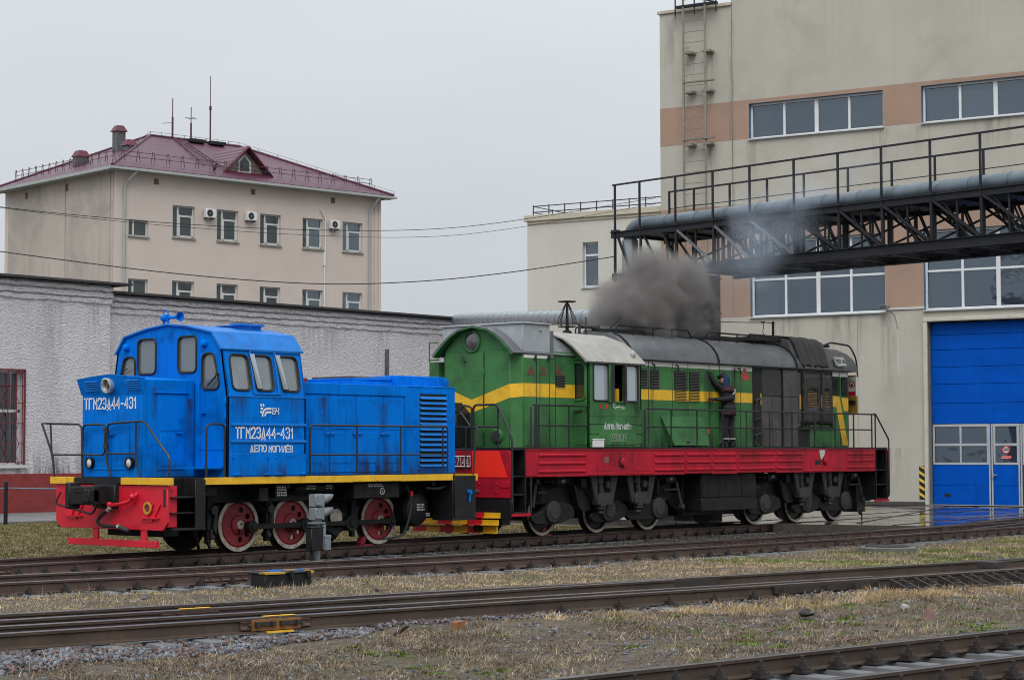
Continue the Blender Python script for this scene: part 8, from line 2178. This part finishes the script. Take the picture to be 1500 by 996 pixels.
# ================================================================ EXHAUST SMOKE
def smoke(blobs, dens, col, name, label, wisp, ns_):
    lo = [min(bl[0][i] - bl[1] * 1.25 for bl in blobs) for i in range(3)]; hi = [max(bl[0][i] + bl[1] * 1.25 for bl in blobs) for i in range(3)]
    b = MB().box(lo[0], hi[0], lo[1], hi[1], lo[2], hi[2])
    m = bpy.data.materials.new(name); m.use_nodes = True; t = m.node_tree; t.nodes.clear()
    geo = node(t, 'ShaderNodeNewGeometry'); pos = geo.outputs['Position']
    nz = node(t, 'ShaderNodeTexNoise', {'Vector': pos, 'Scale': .9, 'Detail': 3.0})
    wp = node(t, 'ShaderNodeVectorMath', {0: nz.outputs['Color'], 1: (.5, .5, .5)}, operation='SUBTRACT').outputs[0]
    wp = node(t, 'ShaderNodeVectorMath', {0: wp, 'Scale': .9}, operation='SCALE').outputs[0]
    p2 = node(t, 'ShaderNodeVectorMath', {0: pos, 1: wp}, operation='ADD').outputs[0]
    p3 = node(t, 'ShaderNodeVectorMath', {0: pos, 1: node(t, 'ShaderNodeVectorMath', {0: wp, 'Scale': .35}, operation='SCALE').outputs[0]}, operation='ADD').outputs[0]
    acc = None
    for c, r_, d in blobs:
        ds = node(t, 'ShaderNodeVectorMath', {0: p2, 1: c}, operation='DISTANCE').outputs['Value']
        f = node(t, 'ShaderNodeMapRange', {0: ds, 1: r_, 2: r_ * .25, 3: 0.0, 4: d}).outputs[0]
        acc = f if acc is None else node(t, 'ShaderNodeMath', {0: acc, 1: f}, operation='MAXIMUM').outputs[0]
    n2 = node(t, 'ShaderNodeTexNoise', {'Vector': p3, 'Scale': ns_, 'Detail': 4.0, 'Roughness': .52}).outputs['Fac']
    n2 = node(t, 'ShaderNodeMapRange', {0: n2, 1: .32, 2: .68, 3: 0.0, 4: 1.0}).outputs[0]
    e_ = node(t, 'ShaderNodeMath', {0: n2, 1: wisp}, operation='MULTIPLY').outputs[0]
    k = node(t, 'ShaderNodeMath', {0: acc, 1: e_}, operation='SUBTRACT', use_clamp=True).outputs[0]
    a = node(t, 'ShaderNodeMath', {0: k, 1: dens}, operation='MULTIPLY').outputs[0]
    pv = node(t, 'ShaderNodeVolumePrincipled', {'Color': c4(col), 'Density': a, 'Anisotropy': 0.0})
    out = node(t, 'ShaderNodeOutputMaterial'); t.links.new(pv.outputs[0], out.inputs['Volume'])
    o = b.build(name, m, None, smooth=0); tag(o, label, None, None, 'stuff')
    return o
B_ = [((3.0, 0, 5.0), 1.0, 1.0), ((3.1, .05, 5.65), 1.35, 1.1), ((2.45, .1, 5.45), 1.15, 1.0), ((3.7, 0, 5.95), 1.3, 1.05), ((2.9, .2, 6.2), 1.0, .9), ((4.5, -.05, 6.15), 1.2, .95), ((4.6, 0, 5.5), 1.2, .72), ((3.6, .1, 6.6), .75, .75), ((5.2, -.1, 6.0), 1.2, .6)]
smoke(B_, 7.5, (.37, .35, .34), 'exhaust_smoke', 'brown grey exhaust smoke puffing from the green locomotive roof', .58, 1.45)
B2 = [((5.4, -.6, 6.7), 1.2, .6), ((6.6, -1.0, 7.3), 1.6, .9), ((7.4, -1.6, 7.9), 1.7, .8), ((8.2, -2.2, 8.6), 1.6, .55), ((9.2, -2.6, 9.4), 1.5, .4), ((8.6, -3.2, 7.6), 1.8, .45), ((7.6, -1.8, 6.4), 1.3, .4)]
smoke(B2, .6, (.66, .74, .86), 'drifting_smoke', 'thin blue grey smoke drifting up around the black bridge', .6, 1.1)
B3 = [((5.5, -.2, 5.9), 1.4, .8), ((6.4, -.4, 5.6), 1.3, .5)]
smoke(B3, .22, (.42, .39, .37), 'smoke_haze', 'faint brown smoke thinning out in front of the depot wall', .25, 1.3)
# ================================================================ GRAVEL, GRASS
fw, rr, uu = np.array(fwd), np.array(r2), np.array(u2); camp = np.array(CAM)
def in_view(P, m=.12):
    d = P - camp; z = d @ fw; x = 2854.9 * (d @ rr) / z; y = 2854.9 * (d @ uu) / z
    return (z > 1) & (np.abs(x) < 750 * (1 + m)) & (np.abs(y) < 498 * (1 + m))
def yl(path, x):
    return np.interp(x, [p[0] for p in path], [p[1] for p in path])
def ground_z(x, y):
    fd = np.clip((20 - np.abs(x + 10)) / 5, 0, 1) * np.clip((14 - np.abs(y + 12)) / 3, 0, 1)
    return ZG + hgt(x, y) * fd - trench(x, y)
def vnoise(x, y, s, seed):
    r = np.random.default_rng(seed); T = r.random((64, 64))
    u, v = x / s, y / s; i, j = np.floor(u).astype(int), np.floor(v).astype(int); a, b_ = u - i, v - j
    a = a * a * (3 - 2 * a); b_ = b_ * b_ * (3 - 2 * b_); g = lambda p, q: T[p % 64, q % 64]
    return (g(i, j) * (1 - a) + g(i + 1, j) * a) * (1 - b_) + (g(i, j + 1) * (1 - a) + g(i + 1, j + 1) * a) * b_
def fbm(x, y, s, seed): return (vnoise(x, y, s, seed) + .5 * vnoise(x, y, s / 2.1, seed + 1) + .25 * vnoise(x, y, s / 4.3, seed + 2)) / 1.75
def tint_mat(name, cols, rough=.8, spec=.3, trans=False):
    m, t, b = new_mat(name)
    a = node(t, 'ShaderNodeAttribute', attribute_name='tint')
    cr = node(t, 'ShaderNodeValToRGB', {0: a.outputs['Fac']}); el = cr.color_ramp.elements
    for i, c in enumerate(cols):
        e_ = el[i] if i < 2 else el.new(0)
        e_.position = i / (len(cols) - 1) if i != 1 else 1 / (len(cols) - 1)
        e_.color = c4(c)
    for i, c in enumerate(cols): pass
    t.links.new(cr.outputs[0], b.inputs['Base Color']); b.inputs['Roughness'].default_value = rough; b.inputs['Specular IOR Level'].default_value = spec
    return m
def ramp_fix(m, cols):
    cr = [n_ for n_ in m.node_tree.nodes if n_.type == 'VALTORGB'][0].color_ramp
    while len(cr.elements) > 2: cr.elements.remove(cr.elements[-1])
    cr.elements[0].position = 0; cr.elements[0].color = c4(cols[0]); cr.elements[1].position = 1; cr.elements[1].color = c4(cols[-1])
    for i in range(1, len(cols) - 1):
        e_ = cr.elements.new(i / (len(cols) - 1)); e_.color = c4(cols[i])
    return m
def mk(name, cols, **k):
    return ramp_fix(tint_mat(name, cols[:2], **k), cols)
MT['straw'] = mk('dry_grass', [(.22, .15, .085), (.44, .315, .175), (.62, .48, .29), (.36, .26, .135), (.20, .175, .075)])
MT['turf'] = mk('dull_green_grass', [(.12, .105, .04), (.19, .165, .06), (.29, .23, .11), (.13, .135, .04), (.38, .29, .155)])
MT['weeds'] = mk('muddy_withered_grass', [(.07, .052, .038), (.27, .205, .14), (.055, .042, .033), (.44, .34, .225), (.15, .115, .078), (.58, .47, .32)])
MT['sprout'] = mk('fresh_green_weeds', [(.10, .15, .025), (.16, .23, .035), (.08, .12, .025)])
MT['gravel'] = mk('crushed_stone', [(.03, .032, .04), (.13, .14, .165), (.20, .215, .24), (.11, .07, .065), (.17, .10, .085), (.10, .11, .13), (.27, .28, .30)], rough=.7)
MT['cinder'] = mk('oily_ballast', [(.016, .014, .013), (.04, .034, .03), (.07, .06, .054), (.03, .027, .025)], rough=.5, spec=.5)
def scatter(n, x0, x1, y0, y1, keep):
    x = rng.uniform(x0, x1, n); y = rng.uniform(y0, y1, n)
    k = keep(x, y); x, y = x[k], y[k]
    P = np.stack([x, y, ground_z(x, y)], -1); v = in_view(P); return P[v]
def blades(name, P, h, w, lean, tint, mat, label):
    n = len(P); a = rng.uniform(0, 2 * np.pi, n); l = rng.uniform(0, 1, n) ** .7 * lean; b_ = 9.0 * fbm(P[:, 0], P[:, 1], .30, 91) + rng.normal(0, .8, n)
    hh = h * rng.uniform(.5, 1.25, n) if np.isscalar(h) else h
    side = np.stack([np.cos(a), np.sin(a), 0 * a], -1) * (w * rng.uniform(.6, 1.3, n))[:, None]
    dirv = np.stack([np.cos(b_) * np.sin(l), np.sin(b_) * np.sin(l), np.cos(l)], -1) * hh[:, None]
    droop = np.stack([np.cos(b_), np.sin(b_), -.5 + 0 * a], -1) * (hh * .35 * l)[:, None]
    mid = P + dirv * .55; tip = P + dirv + droop
    V = np.stack([P - side, P + side, mid + side * .7, mid - side * .7, tip], 1).reshape(-1, 3)
    i0 = np.arange(n)[:, None] * 5
    F = np.concatenate([i0 + np.array([0, 1, 2]), i0 + np.array([0, 2, 3]), i0 + np.array([3, 2, 4])], 0)
    o = np_mesh(name, V, F, [mat], smooth=False, attr=np.repeat(np.clip(tint, 0, 1), 5)); tag(o, label, None, None, 'stuff'); return o
def stones(name, P, s, mat, label, tint=None, flat=.55):
    n = len(P); base = np.array([[-1, -1, -1], [1, -1, -1], [1, 1, -1], [-1, 1, -1], [-1, -1, 1], [1, -1, 1], [1, 1, 1], [-1, 1, 1]], float) * .6
    F0 = np.array([[0, 2, 1], [0, 3, 2], [4, 5, 6], [4, 6, 7], [0, 1, 5], [0, 5, 4], [1, 2, 6], [1, 6, 5], [2, 3, 7], [2, 7, 6], [3, 0, 4], [3, 4, 7]])
    V = base[None] + rng.uniform(-.38, .38, (n, 8, 3)); V[:, 4:, :2] *= rng.uniform(.45, .95, (n, 1, 1))
    sz = s * np.clip(np.exp(rng.normal(0, .5, n)), .35, 1.9); V *= sz[:, None, None] * np.stack([rng.uniform(.8, 1.5, n), rng.uniform(.6, 1.0, n), rng.uniform(.4, .9, n) * flat * 1.6], -1)[:, None, :]
    q = rng.normal(size=(n, 4)); q[:, 1:3] *= .28; q /= np.linalg.norm(q, axis=1)[:, None]; w_, x_, y_, z_ = q.T
    Rm = np.stack([1 - 2 * (y_ ** 2 + z_ ** 2), 2 * (x_ * y_ - z_ * w_), 2 * (x_ * z_ + y_ * w_), 2 * (x_ * y_ + z_ * w_), 1 - 2 * (x_ ** 2 + z_ ** 2), 2 * (y_ * z_ - x_ * w_), 2 * (x_ * z_ - y_ * w_), 2 * (y_ * z_ + x_ * w_), 1 - 2 * (x_ ** 2 + y_ ** 2)], -1).reshape(n, 3, 3)
    V = np.einsum('nij,nkj->nki', Rm, V) + P[:, None, :]; V[:, :, 2] += (sz * .25)[:, None]
    F = (np.arange(n)[:, None, None] * 8 + F0[None]).reshape(-1, 3)
    t_ = rng.random(n) if tint is None else tint
    o = np_mesh(name, V.reshape(-1, 3), F, [mat], smooth=False, attr=np.repeat(t_, 8)); tag(o, label, None, None, 'stuff'); return o
near_rail = lambda x, y, m=.16: (np.abs(y - yl(n3, x)) > m) & (np.abs(y - yl(f3, x)) > m) & (np.abs(y - yl(f1, x)) > m) & (np.abs(y - yl(f4, x)) > m) & (np.abs(y - yl(a4, x)) > m) & (np.abs(y - yl(b4, x)) > m)
# a) dry grass strip between the second track and the turnout
def kA(x, y):
    lo, hi = yl(f1, x) + .22, yl(n3, x) - .5
    e1 = fbm(x, y, .7, 3)
    return (y > lo) & (y < hi + .35 * (e1 - .5)) & (rng.random(len(x)) < .35 + 1.1 * fbm(x, y, 1.3, 5))
P = scatter(420000, -26, 26, -22, -3, kA)
g_ = fbm(P[:, 0], P[:, 1], 2.2, 9); far = np.clip((P[:, 0] + 6) / 14, 0, 1)
tint = np.clip(rng.normal(.40, .2, len(P)) + np.where(g_ > .58, .2, 0) + .22 * far * (g_ > .46), 0, 1)
blades('dry_grass', P, .062 * rng.uniform(.3, 1.3, len(P)), .0045, 1.5, tint, 'straw', 'short dry grass strip between the two middle tracks')
# b) turf beyond the running track
def kB(x, y): return (y > 2.4 + .5 * (fbm(x, y, .8, 13) - .5)) & (y < 20.1) & (rng.random(len(x)) < .4 + fbm(x, y, 1.6, 14)) & ~((x > 7.2) & (y > -5) & (x < 30))
P = scatter(300000, -20, 14, 2, 20.2, kB)
tint = np.clip(rng.normal(.38, .22, len(P)) + .5 * (fbm(P[:, 0], P[:, 1], 1.5, 17) - .5), 0, 1)
blades('turf', P, .06, .009, 1.2, tint, 'turf', 'dull green turf between the blue locomotive and the workshop path')
# c) withered growth in the foreground
def kC(x, y):
    lo, hi = yl(a4, x) + .15, yl(f4, x) - .55
    left = np.clip((-19.5 - x) / 3, 0, 1)
    return (y > lo) & (y < hi - 1.0 * left) & (rng.random(len(x)) < np.clip(2.6 * (fbm(x, y, .55, 23) - .40), .04, 1))
P = scatter(700000, -29, -4, -21, -12.5, kC)
tint = np.clip(rng.normal(.45, .3, len(P)) + .7 * (fbm(P[:, 0], P[:, 1], .45, 27) - .5), 0, 1)
blades('withered_grass', P, .06 * rng.uniform(.3, 1.3, len(P)), .0036, 1.55, tint, 'weeds', 'withered muddy grass in the foreground between turnout and nearest track')
# lying stalks and litter
kL = lambda x, y: (near_rail(x, y, .2)) & (fbm(x, y, .7, 71) > .38) & (((y > yl(a4, x) + .2) & (y < yl(f4, x) - .6)) | ((y > yl(f1, x) + .3) & (y < yl(n3, x) - .5)))
P = scatter(26000, -29, 8, -21, -4.5, kL); P[:, 2] += .02
blades('withered_grass', P, .13 * rng.uniform(.4, 1.4, len(P)), .0028, 1.62, np.clip(rng.normal(.8, .25, len(P)), 0, 1), 'weeds', 'pale dead stalks lying on the soil')
# d) tall straw along the turnout on the right
def kD(x, y):
    d = yl(f4, x) - y; wdt = .75 + .9 * fbm(x, y, .9, 31) * np.clip((x + 19) / 5, 0, 1)
    return (d > .42) & (d < wdt + .35) & (rng.random(len(x)) < np.clip((x + 18.0) / 3.5, 0, 1) * np.clip(3 * (fbm(x, y, .45, 33) - .3), .08, 1))
P = scatter(150000, -18, -3, -18, -12.5, kD)
blades('straw', P, .16 * (.25 + fbm(P[:, 0], P[:, 1], .35, 93)) * rng.uniform(.4, 1.2, len(P)), .0036, 1.35, np.clip(rng.normal(.36, .22, len(P)) + .5 * (fbm(P[:, 0], P[:, 1], .4, 95) - .5), 0, .75), 'straw', 'tall pale straw along the near rail of the turnout')
def kD2(x, y):
    d = y - yl(f1, x); return (d > .15) & (d < .42) & (rng.random(len(x)) < fbm(x, y, .5, 35))
P = scatter(90000, -26, 12, -18, -6, kD2); blades('straw', P, .085, .0045, 1.0, np.clip(rng.normal(.42, .16, len(P)), 0, .75), 'straw', 'straw fringe along the far rail of the turnout')
# e) fresh green weeds in clumps
cx = scatter(520, -27, -5, -20.5, -13, lambda x, y: (y > yl(a4, x) + .2) & (y < yl(f4, x) - .9) & (fbm(x, y, 1.5, 41) > .44))
k = rng.integers(0, len(cx), 6500); P = cx[k] + np.concatenate([rng.normal(0, .05, (len(k), 2)), np.zeros((len(k), 1))], 1)
blades('green_weeds', P, .035, .010, 1.3, rng.random(len(P)), 'sprout', 'small fresh green weeds dotted over the foreground soil')
cx = scatter(500, -5, 20, -14, -6.5, lambda x, y: (y > yl(f1, x) + .4) & (y < yl(n3, x) - .7) & (fbm(x, y, 1.8, 43) > .46))
if len(cx):
    k = rng.integers(0, len(cx), 26000); P = cx[k] + np.concatenate([rng.normal(0, .22, (len(k), 2)), np.zeros((len(k), 1))], 1)
    P = P[(P[:, 1] < yl(n3, P[:, 0]) - .5)]
    blades('green_weeds', P, .04, .008, 1.2, rng.random(len(P)), 'sprout', 'green grass patches far right between the middle tracks')
# f) crushed stone
def kE(x, y):
    d = yl(f4, x) - y; L = np.clip((-15.5 - x) / 2.5, 0, 1)
    wdt = .55 + 1.5 * np.clip((-19.5 - x) / 4.5, 0, 1) + .8 * (fbm(x, y, .8, 51) - .45)
    return (d > .10) & (d < wdt) & (rng.random(len(x)) < .25 + .75 * L)
P = scatter(110000, -29, -6, -18.5, -11, kE); P[:, 2] += rng.uniform(-.01, .03, len(P))
stones('gravel', P, .022, 'gravel', 'grey and reddish crushed stone along the near rail of the turnout')
def kF(x, y):
    i1 = (y < yl(f1, x) - .1) & (y > yl(f4, x) + .1) & near_rail(x, y, .1)
    i2 = (y < yl(a4, x) - .1) & (y > yl(b4, x) - 1.5)
    i3 = (np.abs(yl(n3, x) - .45 - y) < .5) & (y < yl(n3, x) - .1) & (rng.random(len(x)) < .3 * (fbm(x, y, .9, 57) > .42) + .05)
    return (i1 & (rng.random(len(x)) < .75)) | (i2 & (rng.random(len(x)) < .7)) | i3
P = scatter(110000, -29, 20, -23, -2, kF); P[:, 2] -= .012
stones('ballast', P, .028, 'gravel', 'grey ballast between the rails of the foreground tracks')
def kG(x, y): return (y > yl(n3, x) - .3) & (y < 2.4) & (np.abs(y - yl(n3, x)) > .1) & (np.abs(y - yl(f3, x)) > .1) & (np.abs(np.abs(y) - .8) > .1) & (x < 8.2)
P = scatter(120000, -22, 8.4, -7.5, 2.6, kG); P[:, 2] -= .008
stones('oily_ballast', P, .026, 'cinder', 'black oily ballast under and beside the locomotives', rng.random(len(P)) ** 1.4)
def kH(x, y): return (y > yl(a4, x) + .15) & (y < yl(f4, x) - .5) & (fbm(x, y, 1.1, 61) > .40)
P = scatter(14000, -29, -4, -21, -12.5, kH); stones('loose_stones', P, .017, 'gravel', 'loose stones and brick chips scattered over the foreground soil')
P = scatter(1400, -20, 18, -13, -4, lambda x, y: (y > yl(f1, x) + .3) & (y < yl(n3, x) - .35) & (fbm(x, y, 1.4, 67) > .5)); stones('loose_stones', P, .03, 'gravel', 'pale loose stones in the dry grass strip between the tracks')
